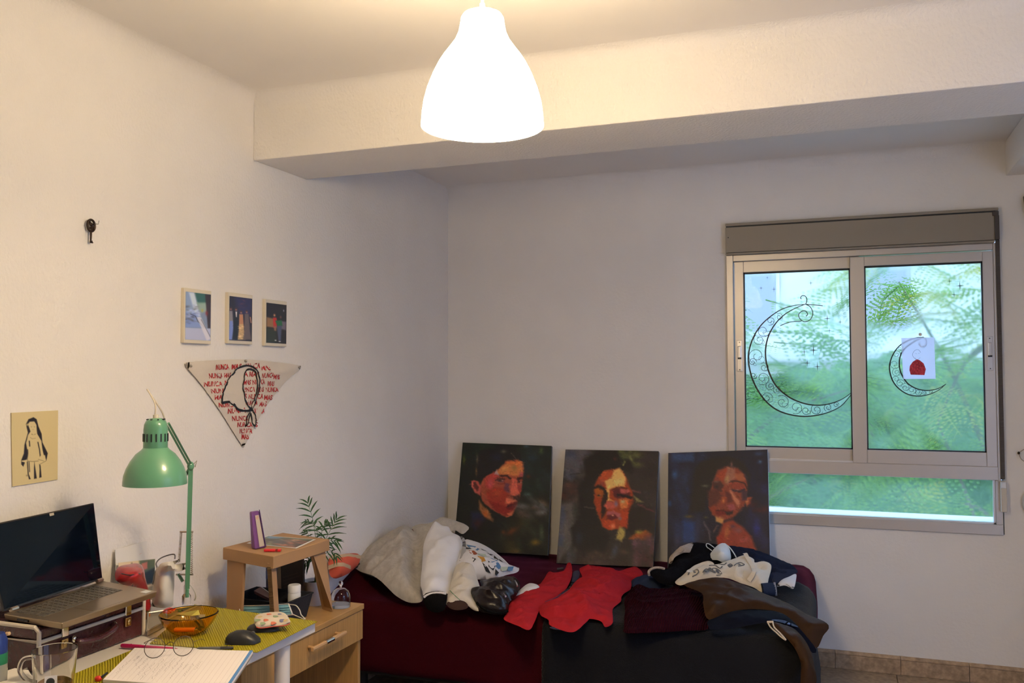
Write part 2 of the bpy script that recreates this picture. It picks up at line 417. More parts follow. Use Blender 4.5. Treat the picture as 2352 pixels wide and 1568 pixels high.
def cove(name, a, b, n1, n2, r=.055, k=6):
    """soft plastered corner between two faces whose inward normals are n1 and n2"""
    a, b, n1, n2 = (Vector(q) for q in (a, b, n1, n2)); c = (n1 + n2) * r
    arc = [c - n1 * r * math.cos(i * PI / 2 / k) - n2 * r * math.sin(i * PI / 2 / k) for i in range(k + 1)]
    arc = [n1 * -.003 + n2 * -.003] + arc
    M().prism([a + q for q in arc], b - a).build(name, PLASTER, smooth=True)['kind'] = 'structure'
cove('trim_3', (0, -6.2, CEIL), (0, -1.864, CEIL), (1, 0, 0), (0, 0, -1))
cove('trim_4', (0, -1.864, CEIL), (3.8, -1.864, CEIL), (0, -1, 0), (0, 0, -1))
cove('trim_5', (0, 0, CEIL), (3.8, 0, CEIL), (0, -1, 0), (0, 0, -1), .05)
TERR = mat('terrazzo', (.36, .28, .20), .45, var=(38, .35), bump=(60, .05))
nt = TERR.node_tree
fl = struct('floor')
M().box((-.25, -6.4, -.12), (4.05, .0, -.02)).build('floor_bed', mat('floor_mortar', (.25, .22, .18), .9), fl)
# terrazzo tiles, each its own slab with a hairline joint
rt = random.Random(4)
tile_me = M().box((-.1985, -.1985, -.02), (.1985, .1985, 0)).build('tile', TERR, fl, bevel=.001, seg=1)
first = True
for i in range(10):
    for j in range(16):
        x, y = .2 + .4 * i, -.2 - .4 * j
        if x > 3.9: continue
        o = tile_me if first else tile_me.copy()
        if not first: COL.objects.link(o)
        o.location = (x, y, -rt.uniform(0, .0006)); o.rotation_euler = (0, 0, rt.choice((0, PI / 2, PI))); first = False
BASE_T = mat('marble_skirting', (.40, .29, .19), .4, var=(45, .4), bump=(80, .1))
bb = struct('baseboard_back')
tb = M().box((-.149, -.014, .0), (.149, 0, .066)).prism([(-.149, 0, .066), (-.149, -.014, .066), (-.149, -.012, .070), (-.149, -.018, .073), (-.149, -.018, .079), (-.149, -.006, .088), (-.149, 0, .088)], (.298, 0, 0))
b0 = tb.build('skirting_tile', BASE_T, bb, bevel=.001, seg=1)
for k in range(13):
    o = b0 if k == 0 else b0.copy()
    if k: COL.objects.link(o)
    o.location = (.17 + .3 * k, -rt.uniform(0, .001), 0)
bl = struct('baseboard_left'); M().box((0, -6.2, 0), (.014, -.02, .086)).build('skirting', BASE_T, bl)

# ------------------------------------------------------------------ window
ALU = mat('brushed_aluminium', (.60, .565, .53), .38, .55, spec=.5)
ALU2 = mat('shutter_box_paint', (.30, .265, .215), .5, .15)
DARK = mat('black_rubber', (.012, .016, .02), .5)
w1 = struct('window_1')
f = M()
f.box((1.611, -.016, .95), (1.645, .06, 2.088)).box((2.860, -.016, .95), (2.872, .06, 2.088)).box((1.645, -.012, 2.056), (2.860, .06, 2.088))
f.box((1.611, -.014, .958), (2.872, .06, 1.022))
f.box((1.611, -.014, .70), (2.878, .05, .750)).box((1.611, -.014, .750), (1.655, .05, .958)).box((2.848, -.014, .750), (2.878, .05, .958))
f.build('frame', ALU, w1, bevel=.002, seg=1)
def sash(x0, x1, z0, z1, gx0, gx1, gz0, gz1, y):
    s = M()
    s.box((x0, y, z0), (gx0, y + .028, z1)).box((gx1, y, z0), (x1, y + .028, z1)).box((gx0, y, z0), (gx1, y + .028, gz0)).box((gx0, y, gz1), (gx1, y + .028, z1))
    o = s.build('sash', ALU, w1, bevel=.002, seg=1)
    g = M()
    for a, b in (((gx0, y + .004, gz0), (gx0 + .006, y + .02, gz1)), ((gx1 - .006, y + .004, gz0), (gx1, y + .02, gz1)), ((gx0, y + .004, gz0), (gx1, y + .02, gz0 + .006)), ((gx0, y + .004, gz1 - .008), (gx1, y + .02, gz1))): g.box(a, b)
    g.build('gasket', DARK, o)
    return o
sl = sash(1.648, 2.262, 1.026, 2.056, 1.695, 2.219, 1.086, 1.998, .012)
sr = sash(2.219, 2.860, 1.022, 2.050, 2.286, 2.814, 1.088, 2.003, -.014)
M().box((1.66, -.006, 1.022), (2.219, .012, 1.030)).build('track_lip', mat('pale_aluminium', (.75, .74, .76), .3, .6), w1)
# glass with a hazy cling film
G = bpy.data.materials.new('filmed_glass'); G.use_nodes = True; nt = G.node_tree; nt.nodes.clear()
out = nt.nodes.new('ShaderNodeOutputMaterial'); tr = nt.nodes.new('ShaderNodeBsdfTransparent'); tl = nt.nodes.new('ShaderNodeBsdfTranslucent'); gl = nt.nodes.new('ShaderNodeBsdfGlossy')
mx = nt.nodes.new('ShaderNodeMixShader'); m2 = nt.nodes.new('ShaderNodeMixShader'); no = nt.nodes.new('ShaderNodeTexNoise'); mp = nt.nodes.new('ShaderNodeMapRange'); tcg = nt.nodes.new('ShaderNodeTexCoord')
tr.inputs[0].default_value = (.93, .98, .95, 1); tl.inputs[0].default_value = (.5, .8, .58, 1); gl.inputs[0].default_value = (1, 1, 1, 1); gl.inputs['Roughness'].default_value = .02; m2.inputs[0].default_value = .001
rf = nt.nodes.new('ShaderNodeBsdfRefraction'); rf.inputs['Roughness'].default_value = .17; rf.inputs['IOR'].default_value = 1.09; rf.inputs[0].default_value = (.93, .98, .95, 1)
m3 = nt.nodes.new('ShaderNodeMixShader'); m3.inputs[0].default_value = .12
no.inputs['Scale'].default_value = 1.7; no.inputs['Detail'].default_value = 2; no.inputs['Distortion'].default_value = .5
mp.inputs['From Min'].default_value = .44; mp.inputs['From Max'].default_value = .56; mp.inputs['To Min'].default_value = .05; mp.inputs['To Max'].default_value = 1.0
nt.links.new(tcg.outputs['Object'], no.inputs[0]); nt.links.new(no.outputs[0], mp.inputs[0]); nt.links.new(mp.outputs[0], mx.inputs[0])
nt.links.new(rf.outputs[0], m3.inputs[1]); nt.links.new(tl.outputs[0], m3.inputs[2])
nt.links.new(tr.outputs[0], mx.inputs[1]); nt.links.new(m3.outputs[0], mx.inputs[2]); nt.links.new(mx.outputs[0], m2.inputs[1]); nt.links.new(gl.outputs[0], m2.inputs[2]); nt.links.new(m2.outputs[0], out.inputs[0])
M().box((1.695, .027, 1.086), (2.219, .031, 1.998)).build('pane', G, w1)
M().box((2.286, .001, 1.088), (2.814, .005, 2.003)).build('pane', G, w1)
M().box((1.655, .020, .750), (2.848, .024, .958)).build('pane', G, w1)
f = M()
f.box((2.839, -.006, .750), (2.848, .022, .958)).box((1.655, -.006, .750), (2.848, .022, .757)).build('glazing_bead', mat('pale_aluminium', (.75, .74, .76), .3, .6), w1)
for x, y in ((1.671, .012), (2.837, -.014)):
    h = M().box((x - .013, y - .004, 1.478), (x + .013, y, 1.642)).build('latch', mat('latch_plate', (.62, .6, .58), .3, .7), w1, bevel=.003)
    M().box((x - .008, y - .012, 1.55), (x + .008, y - .002, 1.612)).build('pull', mat('latch_plate', (0, 0, 0)), h, bevel=.003)
    M().box((x - .009, y - .008, 1.543), (x + .009, y - .003, 1.552)).build('pull_slot', DARK, h)
    for z in (1.488, 1.632): M().lathe([(0, 0), (.0028, 0), (.0028, .001), (0, .0015)], (x, y - .0055, z), 8, 'Y').build('screw', DARK, h)
sb = M().box((1.611, -.034, 2.100), (2.872, .02, 2.234)).build('shutter_box', ALU2, w1, bevel=.002, seg=1)
M().box((1.611, -.036, 2.240), (2.884, .02, 2.254)).build('shutter_box_lid', ALU2, w1, bevel=.002, seg=1)
M().box((1.613, -.030, 2.234), (2.872, .02, 2.240)).build('shadow_gap', DARK, w1)
M().box((1.611, -.038, 2.088), (2.866, .02, 2.098)).build('shutter_lip', ALU2, w1, bevel=.002, seg=1)
M().lathe([(0, 0), (.003, 0), (.003, .001), (0, .0015)], (1.625, -.0365, 2.18), 8, 'Y').build('screw', DARK, w1)
M().box((2.858, -.044, 2.215), (2.884, -.03, 2.236)).box((2.866, -.042, 2.10), (2.886, .0, 2.216)).build('strap_guide', mat('strap_guide_dark', (.07, .06, .055), .5), w1, bevel=.002)
M().box((2.870, -.022, .965), (2.888, -.018, 2.10)).build('shutter_strap', mat('strap_webbing', (.085, .075, .072), .8, wave=(60, .2, 'Z')), w1)
wd = M().box((2.866, -.040, .812), (2.892, 0, .958)).build('strap_winder', mat('ivory_plastic', (.62, .58, .5), .4), w1, bevel=.004)
M().box((2.868, -.043, .925), (2.890, -.038, .955)).build('winder_cap', mat('pale_plastic', (.7, .74, .8), .35), wd, bevel=.003)
# outer sill and reveal
M().box((1.611, .05, .66), (2.884, .34, .735)).build('outer_sill', mat('sill_stone', (.82, .82, .82), .6), w1)

# ------------------------------------------------------------------ balcony door in the right wall (seen only as light and in reflections)
d1 = struct('door_1')
f = M()
for y in (-3.95, -3.08, -2.21): f.box((3.84, y, 0), (3.9, y + .06, 2.12))
f.box((3.84, -3.95, 0), (3.9, -2.15, .08)).box((3.84, -3.95, 2.05), (3.9, -2.15, 2.12)).box((3.84, -3.95, .78), (3.9, -2.15, .84)).build('frame', ALU, d1)
f = M()
for k in range(15): f.box((4.72, -4.5 + k * .2, 0), (4.74, -4.48 + k * .2, .98))
f.box((4.70, -4.6, .98), (4.76, -1.6, 1.02)).build('balcony_rail', mat('rail_paint', (.06, .07, .09), .5), d1)
CLEAR = bpy.data.materials.new('clear_pane'); CLEAR.use_nodes = True; nt = CLEAR.node_tree; nt.nodes.clear()
out = nt.nodes.new('ShaderNodeOutputMaterial'); tr = nt.nodes.new('ShaderNodeBsdfTransparent'); gl = nt.nodes.new('ShaderNodeBsdfGlossy'); mx = nt.nodes.new('ShaderNodeMixShader')
mx.inputs[0].default_value = .06; gl.inputs['Roughness'].default_value = .01; nt.links.new(tr.outputs[0], mx.inputs[1]); nt.links.new(gl.outputs[0], mx.inputs[2]); nt.links.new(mx.outputs[0], out.inputs[0])
M().box((3.868, -3.89, .84), (3.872, -3.08, 2.05)).box((3.868, -3.02, .84), (3.872, -2.21, 2.05)).box((3.868, -3.89, .08), (3.872, -3.08, .78)).box((3.868, -3.02, .08), (3.872, -2.21, .78)).build('pane', CLEAR, d1)
M().box((4.05, -4.6, -.15), (4.8, -1.6, -.02)).build('balcony_slab', mat('sill_stone', (0, 0, 0)), d1)

# ------------------------------------------------------------------ stickers on the window
INK = mat('black_vinyl', (.006, .012, .014), .4)
FILM = bpy.data.materials.new('sticker_film'); FILM.use_nodes = True; nt = FILM.node_tree; nt.nodes.clear()
out = nt.nodes.new('ShaderNodeOutputMaterial'); tr = nt.nodes.new('ShaderNodeBsdfTransparent'); tl = nt.nodes.new('ShaderNodeBsdfTranslucent'); mx = nt.nodes.new('ShaderNodeMixShader')
tl.inputs[0].default_value = (.8, .95, .9, 1); mx.inputs[0].default_value = .14; nt.links.new(tr.outputs[0], mx.inputs[1]); nt.links.new(tl.outputs[0], mx.inputs[2]); nt.links.new(mx.outputs[0], out.inputs[0])
NB = (0, -1, 0)
def plan(pts, y):     # keep the strokes in the plane of the pane
    return [(p[0], y, p[2]) for p in pts]
def spiral(c, r, turns, a0, n=26, k=.75):
    return [(c[0] + r * (1 - k * i / n) * math.cos(a0 + turns * 2 * PI * i / n), c[1], c[2] + r * (1 - k * i / n) * math.sin(a0 + turns * 2 * PI * i / n)) for i in range(n + 1)]
def star4(m, c, r):
    r *= 1.9
    P = []
    for k in range(8):
        rr = r * (1.0 if k % 2 == 0 else .12) * (1 if k % 4 == 0 else .8); P.append((c[0] + rr * math.sin(k * PI / 4), c[1], c[2] + rr * math.cos(k * PI / 4)))
    m.prism(P, (0, -.0006, 0))
def crescent(name, label, outer, inner, curls, circ, y, thick, ring):
    t = thing(name, label, 'sticker', (outer[len(outer) // 2][0], y, outer[len(outer) // 2][2]))
    O = cr_spline(outer, 6); I = cr_spline(inner, 6)
    n = min(len(O), len(I)); I2 = [I[int(i * (len(I) - 1) / (len(O) - 1))] for i in range(len(O))]
    fm = M().add([(p.x, y, p.z) for p in O] + [(p.x, y, p.z) for p in I2], [(i, i + 1, len(O) + i + 1, len(O) + i) for i in range(len(O) - 1)])
    fm.build('clear_film', FILM, t)
    s = M()
    ribbon(s, O, [thick * (.6 + .9 * math.sin(PI * i / (len(O) - 1))) for i in range(len(O))], NB); ribbon(s, I, [thick * (.6 + .9 * math.sin(PI * i / (len(I) - 1))) for i in range(len(I))], NB, .0008)
    for c in curls: ribbon(s, cr_spline(c, 6), thick * .75, NB, .001)
    s.build('outline', INK, t)
    s = M()
    for i, (c, rr) in enumerate(circ):
        rr *= 2.35
        ribbon(s, spiral(c, rr, 1.35 if i % 2 else -1.35, i * 2.1), ring, NB, .0012)
        ribbon(s, spiral((c[0] + rr * .5, c[1], c[2] - rr * .4), rr * .55, -1.0 if i % 2 else 1.0, i * 1.3 + 2), ring * .6, NB, .0014)
    s.build('scrollwork', INK, t)['kind'] = 'stuff'
    return t
yl = .0262
cl = lambda L, R: list(zip(L, R))
crescent('moon_sticker', 'large black lace crescent moon sticker on the left window pane',
    [(2.0005, 0.026, 1.8227), (1.9437, 0.026, 1.8175), (1.8862, 0.026, 1.8007), (1.8324, 0.026, 1.7674), (1.7826, 0.026, 1.7221), (1.7459, 0.026, 1.6669), (1.7226, 0.026, 1.6067), (1.7137, 0.026, 1.5462), (1.7211, 0.026, 1.4856), (1.7384, 0.026, 1.4251), (1.7691, 0.026, 1.3648), (1.8087, 0.026, 1.3143), (1.8571, 0.026, 1.2779), (1.9184, 0.026, 1.2557), (1.988, 0.026, 1.2475), (2.0571, 0.026, 1.2552), (2.1215, 0.026, 1.2763), (2.1728, 0.026, 1.3083), (2.2233, 0.026, 1.3714)],
    [(2.0005, 0.026, 1.8227), (1.9611, 0.026, 1.8077), (1.908, 0.026, 1.7793), (1.8632, 0.026, 1.7388), (1.8292, 0.026, 1.6886), (1.8084, 0.026, 1.6334), (1.8009, 0.026, 1.5732), (1.8068, 0.026, 1.5129), (1.8239, 0.026, 1.4574), (1.8499, 0.026, 1.4066), (1.8891, 0.026, 1.3654), (1.937, 0.026, 1.3336), (1.9976, 0.026, 1.3113), (2.0579, 0.026, 1.305), (2.1178, 0.026, 1.3146), (2.1732, 0.026, 1.3375), (2.2234, 0.026, 1.375)],
    [[(2.0006, 0.026, 1.8249), (2.0264, 0.026, 1.8082), (2.038, 0.026, 1.7758), (2.0255, 0.026, 1.7442), (1.9993, 0.026, 1.7333), (1.9777, 0.026, 1.7453), (1.9684, 0.026, 1.7685), (1.9826, 0.026, 1.7865), (2.0022, 0.026, 1.7882), (2.0128, 0.026, 1.7719), (2.004, 0.026, 1.7607)], [(2.0049, 0.026, 1.8248), (2.0104, 0.026, 1.8453), (2.0033, 0.026, 1.8638), (1.9881, 0.026, 1.868), (1.9792, 0.026, 1.8577), (1.9835, 0.026, 1.8507)], [(2.0049, 0.026, 1.8225), (2.0438, 0.026, 1.8186), (2.0868, 0.026, 1.8128)], [(1.9819, 0.026, 1.737), (1.9249, 0.026, 1.7328), (1.8762, 0.026, 1.7154)]],
    cl([(1.7912, 0.026, 1.6894), (1.7704, 0.026, 1.6433), (1.7559, 0.026, 1.5597), (1.7352, 0.026, 1.5274), (1.7932, 0.026, 1.4991), (1.7858, 0.026, 1.4436), (1.7388, 0.026, 1.4576), (1.8232, 0.026, 1.402), (1.8585, 0.026, 1.3836), (1.8046, 0.026, 1.3419), (1.8819, 0.026, 1.3195), (1.9495, 0.026, 1.2926), (1.9971, 0.026, 1.2772), (2.0489, 0.026, 1.2823), (2.1047, 0.026, 1.2942), (2.1432, 0.026, 1.3081), (1.8724, 0.026, 1.7617), (1.8276, 0.026, 1.742)], [.0145, .013, .018, .009, .011, .0155, .008, .0105, .009, .0125, .0155, .0145, .010, .012, .009, .006, .008, .010]),
    yl, .0052, .0024)
t = thing('star_sticker', 'four small black star stickers beside the crescent in the middle of the left pane', 'sticker', (2.0269, 0.026, 1.5434))
for c, r in cl([(2.0383, 0.026, 1.5865), (1.9936, 0.026, 1.5779), (2.0071, 0.026, 1.5208), (2.0565, 0.026, 1.5022)], (.016, .0095, .0135, .0135)):
    s = M(); star4(s, (c[0], c[1] - .0008, c[2]), r); s.build('star', INK, t)
M().prism([(1.9937, 0.0264, 1.5894), (2.0728, 0.0264, 1.5929), (2.0615, 0.0264, 1.5522), (2.0714, 0.0264, 1.4976), (2.0045, 0.0264, 1.4957), (2.0009, 0.0264, 1.5436)], (0, -.0003, 0)).build('clear_film', FILM, t)
t = thing('star_sticker', 'three small black star stickers near the right edge of the left pane', 'sticker', (2.1366, 0.026, 1.7143))
for c, r in cl([(2.1073, 0.026, 1.7467), (2.1687, 0.026, 1.7272), (2.117, 0.026, 1.6853)], (.0125, .0085, .0085)):
    s = M(); star4(s, (c[0], c[1] - .0008, c[2]), r); s.build('star', INK, t)
M().prism([(2.1095, 0.0264, 1.7558), (2.1628, 0.0264, 1.7567), (2.1857, 0.0264, 1.7336), (2.1788, 0.0264, 1.6976), (2.1148, 0.0264, 1.6785), (2.1089, 0.0264, 1.7149)], (0, -.0003, 0)).build('clear_film', FILM, t)
t = thing('star_sticker', 'pair of tiny black star stickers at the top left of the left pane', 'sticker', (1.8146, 0.026, 1.9131))
for c, r in cl([(1.7832, 0.026, 1.9143), (1.848, 0.026, 1.9061), (1.8153, 0.026, 1.9678), (2.0306, 0.026, 1.9316)], (.008, .009, .006, .008)):
    s = M(); star4(s, (c[0], c[1] - .0008, c[2]), r); s.build('star', INK, t)
crescent('moon_sticker', 'smaller black lace crescent moon sticker behind the paper on the right pane',
    [(2.5479, 0.0005, 1.643), (2.518, 0.0005, 1.6411), (2.4765, 0.0005, 1.6262), (2.4421, 0.0005, 1.602), (2.415, 0.0005, 1.5653), (2.397, 0.0005, 1.5159), (2.3963, 0.0005, 1.4747), (2.4088, 0.0005, 1.4293), (2.4347, 0.0005, 1.3924), (2.4756, 0.0005, 1.3638), (2.5241, 0.0005, 1.3551), (2.5724, 0.0005, 1.3643), (2.6133, 0.0005, 1.3847), (2.6469, 0.0005, 1.4151)],
    [(2.5479, 0.0005, 1.643), (2.514, 0.0005, 1.6256), (2.476, 0.0005, 1.5995), (2.4529, 0.0005, 1.571), (2.4409, 0.0005, 1.5321), (2.442, 0.0005, 1.4868), (2.4564, 0.0005, 1.4457), (2.4802, 0.0005, 1.4129), (2.5172, 0.0005, 1.3905), (2.558, 0.0005, 1.3825), (2.595, 0.0005, 1.3867), (2.6209, 0.0005, 1.3969), (2.6469, 0.0005, 1.4151)],
    [[(2.5479, 0.0005, 1.6455), (2.5625, 0.0005, 1.6289), (2.5602, 0.0005, 1.6045), (2.5433, 0.0005, 1.5965), (2.5305, 0.0005, 1.609), (2.5362, 0.0005, 1.6171)]],
    cl([(2.4178, 0.0005, 1.5117), (2.4266, 0.0005, 1.4704), (2.4241, 0.0005, 1.4375), (2.4427, 0.0005, 1.417), (2.4649, 0.0005, 1.3965), (2.4947, 0.0005, 1.3844), (2.5225, 0.0005, 1.3743), (2.5504, 0.0005, 1.3723), (2.5801, 0.0005, 1.3765), (2.4282, 0.0005, 1.561), (2.4457, 0.0005, 1.5896)], [.0105, .009, .008, .009, .009, .009, .007, .005, .004, .008, .006]),
    .0002, .0040, .0017)
t = thing('star_sticker', 'three black star stickers at the top right of the right pane', 'sticker', (2.6923, 0, 1.8858))
for c, r in cl([(2.6709, 0, 1.913), (2.716, 0, 1.889), (2.6897, 0, 1.8474)], (.008, .0135, .009)):
    s = M(); star4(s, (c[0], c[1] - .0008, c[2]), r); s.build('star', INK, t)
M().prism([(2.6746, 0.0008, 1.9109), (2.7149, 0.0008, 1.9215), (2.7171, 0.0008, 1.8486), (2.6879, 0.0008, 1.8455), (2.6702, 0.0008, 1.8745)], (0, -.0003, 0)).build('clear_film', FILM, t)
PAPER = mat('white_paper', (.76, .75, .73), .8)
q = [(2.4509, -0.0035, 1.6408), (2.5983, -0.0035, 1.6412), (2.6011, -0.0035, 1.4394), (2.456, -0.0035, 1.4384)]
t = thing('drawing_sheet', 'white paper with a drawn figure in a red skirt taped to the right pane', 'drawing', q[3])
SHEETP = bpy.data.materials.new('backlit_paper'); SHEETP.use_nodes = True; nt = SHEETP.node_tree; pb = nt.nodes['Principled BSDF']; pb.inputs['Base Color'].default_value = (.8, .79, .82, 1); pb.inputs['Roughness'].default_value = .8
tl = nt.nodes.new('ShaderNodeBsdfTranslucent'); tl.inputs[0].default_value = (.8, .78, .86, 1); mx = nt.nodes.new('ShaderNodeMixShader'); mx.inputs[0].default_value = .75
nt.links.new(pb.outputs[0], mx.inputs[1]); nt.links.new(tl.outputs[0], mx.inputs[2]); nt.links.new(mx.outputs[0], nt.nodes['Material Output'].inputs[0])
M().prism(q, (0, .0006, 0)).build('sheet', SHEETP, t)
m = M().prism([(2.5195, -0.004, 1.5354), (2.5006, -0.004, 1.5233), (2.4872, -0.004, 1.503), (2.4849, -0.004, 1.4825), (2.4901, -0.004, 1.46), (2.5516, -0.004, 1.4578), (2.5584, -0.004, 1.4863), (2.5489, -0.004, 1.5148), (2.5306, -0.004, 1.5313)], (0, -.0004, 0)); m.build('red_skirt', mat('red_pencil', (.55, .05, .08), .8, var=(140, .5)), t)
s = M(); ribbon(s, cr_spline([(2.5158, -0.004, 1.5334), (2.5029, -0.004, 1.5478), (2.5014, -0.004, 1.5642), (2.5128, -0.004, 1.5796), (2.5278, -0.004, 1.5811), (2.5369, -0.004, 1.5679)], 5), .0012, NB); ribbon(s, [(2.5103, -0.004, 1.5437), (2.5194, -0.004, 1.5313), (2.5346, -0.004, 1.5435)], .0008, NB)
ribbon(s, [(2.5126, -0.004, 1.5641), (2.52, -0.004, 1.562)], .0008, NB); ribbon(s, [(2.5256, -0.004, 1.564), (2.532, -0.004, 1.5639)], .0008, NB); s.build('pencil_line', mat('pencil_grey', (.08, .08, .1), .8), t)
M().ell((2.5365, -0.006, 1.6569), (.008, .004, .008), 12, 8).build('white_tack', mat('white_plastic', (.78, .78, .76), .4), t, smooth=True)

# ------------------------------------------------------------------ outside: feathery trees and a pale building
LEAF = []
for i, c in enumerate(((.072, .19, .022), (.125, .25, .022), (.26, .29, .02), (.042, .13, .022))):
    lm = mat('leaf_green_%d' % i, c, .5, var=(4, .25)); nt = lm.node_tree; tl = nt.nodes.new('ShaderNodeBsdfTranslucent'); tl.inputs[0].default_value = (min(.9, c[0] * 1.8), min(.9, c[1] * 1.5), c[2], 1)
    mx = nt.nodes.new('ShaderNodeMixShader'); mx.inputs[0].default_value = .45; nt.links.new(nt.nodes['Principled BSDF'].outputs[0], mx.inputs[1]); nt.links.new(tl.outputs[0], mx.inputs[2]); nt.links.new(mx.outputs[0], nt.nodes['Material Output'].inputs[0]); LEAF.append(lm)
BARK = mat('bark', (.12, .09, .06), .9, bump=(30, .6))
def frond_mesh(seed, L=.6, n=13):
    R = random.Random(seed); m = M(); spine = []
    for i in range(n + 1):
        t = i / n; spine.append(Vector((L * t, .03 * math.sin(t * 3 + seed), -.28 * L * t * t)))
    m.tube([spine[0], spine[n // 2], spine[n]], [.004, .003, .001], 4)
    for i in range(1, n + 1):
        p = spine[i]; t = i / n; ln = L * .30 * math.sin(PI * (.18 + .8 * t)) + .02
        for sd in (-1, 1):
            d = Vector((.55 + R.uniform(-.1, .1), sd, -.35 + R.uniform(-.15, .1))).normalized(); tip = p + d * ln; tip.z -= ln * .25
            side = d.cross(Vector((0, 0, 1))).normalized() * ln * .075; mid = (p + tip) / 2 + Vector((0, 0, ln * .06))
            # pinna cut into narrow leaflets
            k = 6
            for a in range(k):
                q0 = p.lerp(mid, a / k * 2) if a < k / 2 else mid.lerp(tip, a / k * 2 - 1); ww = side * (1.5 - a / k)
                q1 = q0 + d * ln * .11; m.add([q0, q0 + ww * 1.3 + d * ln * .07, q1], [(0, 1, 2)]); m.add([q0, q1, q0 - ww * 1.3 + d * ln * .07], [(0, 1, 2)])
    return m.mesh('frond')
FR = [frond_mesh(i) for i in range(5)]
def tree(name, label, base, top, crown, n, mats, seed, scale=(.8, 1.4)):
    R = random.Random(seed); t = thing(name, label, 'tree', base, None)
    tr = cr_spline([base, (base[0] + R.uniform(-.1, .1), base[1], (base[2] + top[2]) / 2), top], 5)
    M().tube(tr, [.07 - .04 * i / len(tr) for i in range(len(tr))], 8).build('trunk', BARK, t, smooth=True)
    for k in range(5):
        s0 = tr[int(len(tr) * (.35 + .12 * k))]; c = crown[k % len(crown)]
        M().tube(cr_spline([s0, s0.lerp(Vector(c[0]), .5) + Vector((0, 0, .12)), c[0]], 4), [.022, .02, .018, .016, .013, .011, .009, .007, .006], 6).build('branch', BARK, t, smooth=True)
    meshes = {}
    for i in range(n):
        c, r = crown[i % len(crown)]; th = R.uniform(0, 2 * PI); ph = R.uniform(-.6, 1.0); rr = R.uniform(.15, 1) ** .6
        d = Vector((math.cos(th) * math.cos(ph), math.sin(th) * math.cos(ph), math.sin(ph))); p = Vector(c) + Vector((d.x * r[0], d.y * r[1], d.z * r[2])) * rr
        k = (R.randrange(len(FR)), R.choice(mats))
        if k not in meshes:
            me = FR[k[0]].copy(); me.materials.append(LEAF[k[1]]); meshes[k] = me
        o = bpy.data.objects.new('frond', meshes[k]); COL.objects.link(o); sc = R.uniform(*scale)
        o.matrix_world = Matrix.Translation(p) @ Matrix.Rotation(th + R.uniform(-.7, .7), 4, 'Z') @ Matrix.Rotation(R.uniform(-.35, .6), 4, 'Y') @ Matrix.Rotation(R.uniform(-.5, .5), 4, 'X') @ Matrix.Scale(sc, 4)
        o.parent = t; o.matrix_parent_inverse = t.matrix_world.inverted()
    return t
tree('feathery_tree', 'bright green feathery tree pressing close outside the left pane', (1.25, 1.75, -1.5), (1.4, 1.7, 1.6), [((1.35, 1.35, 1.25), (.5, .4, .45)), ((1.95, 1.7, .75), (.6, .5, .4)), ((1.55, 1.5, 1.75), (.5, .4, .3)), ((2.2, 1.9, 1.35), (.5, .4, .35))], 120, (0, 0, 1, 3), 3, (.7, 1.15))
tree('feathery_tree', 'yellow green feathery tree outside the right pane with light tips', (3.3, 2.1, -1.5), (3.1, 2.0, 1.9), [((2.75, 1.6, 1.15), (.5, .4, .45)), ((2.9, 1.9, .6), (.7, .5, .4)), ((2.55, 1.9, 2.1), (.4, .4, .35)), ((3.3, 1.9, 1.75), (.5, .4, .5))], 120, (0, 1, 1, 2), 8, (.7, 1.15))
tree('feathery_tree', 'darker green tree standing low behind the two nearer trees', (2.4, 3.9, -2.2), (2.4, 3.9, 1.0), [((1.9, 3.6, .6), (.9, .5, .6)), ((2.9, 3.6, .4), (.9, .5, .6)), ((2.4, 3.4, -.3), (1.4, .5, .6)), ((3.6, 3.7, .9), (.7, .5, .5))], 180, (0, 3, 3), 12, (1.1, 1.9))
# hedge mass behind, low
hm = M().ell((2.5, 5.9, -.9), (4.6, .9, 2.5), 60, 36)
hv = [Vector(v) for v in hm.v]; hm.v = [tuple(v + (v - Vector((2.5, 5.9, -.9))).normalized() * (.4 * noise.noise(v * 1.6) + .2 * noise.noise(v * 4))) for v in hv]
hd = thing('hedge', 'dense green hedge of feathery fronds filling the view behind the trees', 'hedge', (2.5, 5.9, -3.4))
hm.build('foliage', mat('hedge_leaf', (.030, .075, .014), .8, var=(5, .6), bump=(14, 1)), hd, smooth=True)
rh = random.Random(77); hmesh = {}
for i in range(280):
    x, z = rh.uniform(.2, 4.6), rh.uniform(-1.3, 1.75); y = 5.9 - .9 * math.sqrt(max(.05, 1 - ((x - 2.5) / 4.6) ** 2 - ((z + .9) / 2.6) ** 2)) - rh.uniform(.05, .5)
    k = (rh.randrange(len(FR)), rh.choice((0, 0, 1, 3, 3)))
    if k not in hmesh: me = FR[k[0]].copy(); me.materials.append(LEAF[k[1]]); hmesh[k] = me
    o = bpy.data.objects.new('frond', hmesh[k]); COL.objects.link(o)
    o.matrix_world = Matrix.Translation((x, y, z)) @ Matrix.Rotation(rh.uniform(-3.3, .2), 4, 'Z') @ Matrix.Rotation(rh.uniform(-.3, .7), 4, 'Y') @ Matrix.Rotation(rh.uniform(-.7, .7), 4, 'X') @ Matrix.Scale(rh.uniform(1.2, 2.2), 4)
    o.parent = hd; o.matrix_parent_inverse = hd.matrix_world.inverted()
bd = thing('apartment_building', 'pale apartment block seen through the leaves outside the window', 'building', (2.6, 13, -6))
M().box((-6, 12.5, -6), (12, 15, 9)).build('facade', mat('pale_render', (.50, .50, .44), .85, var=(1.2, .06)), bd)
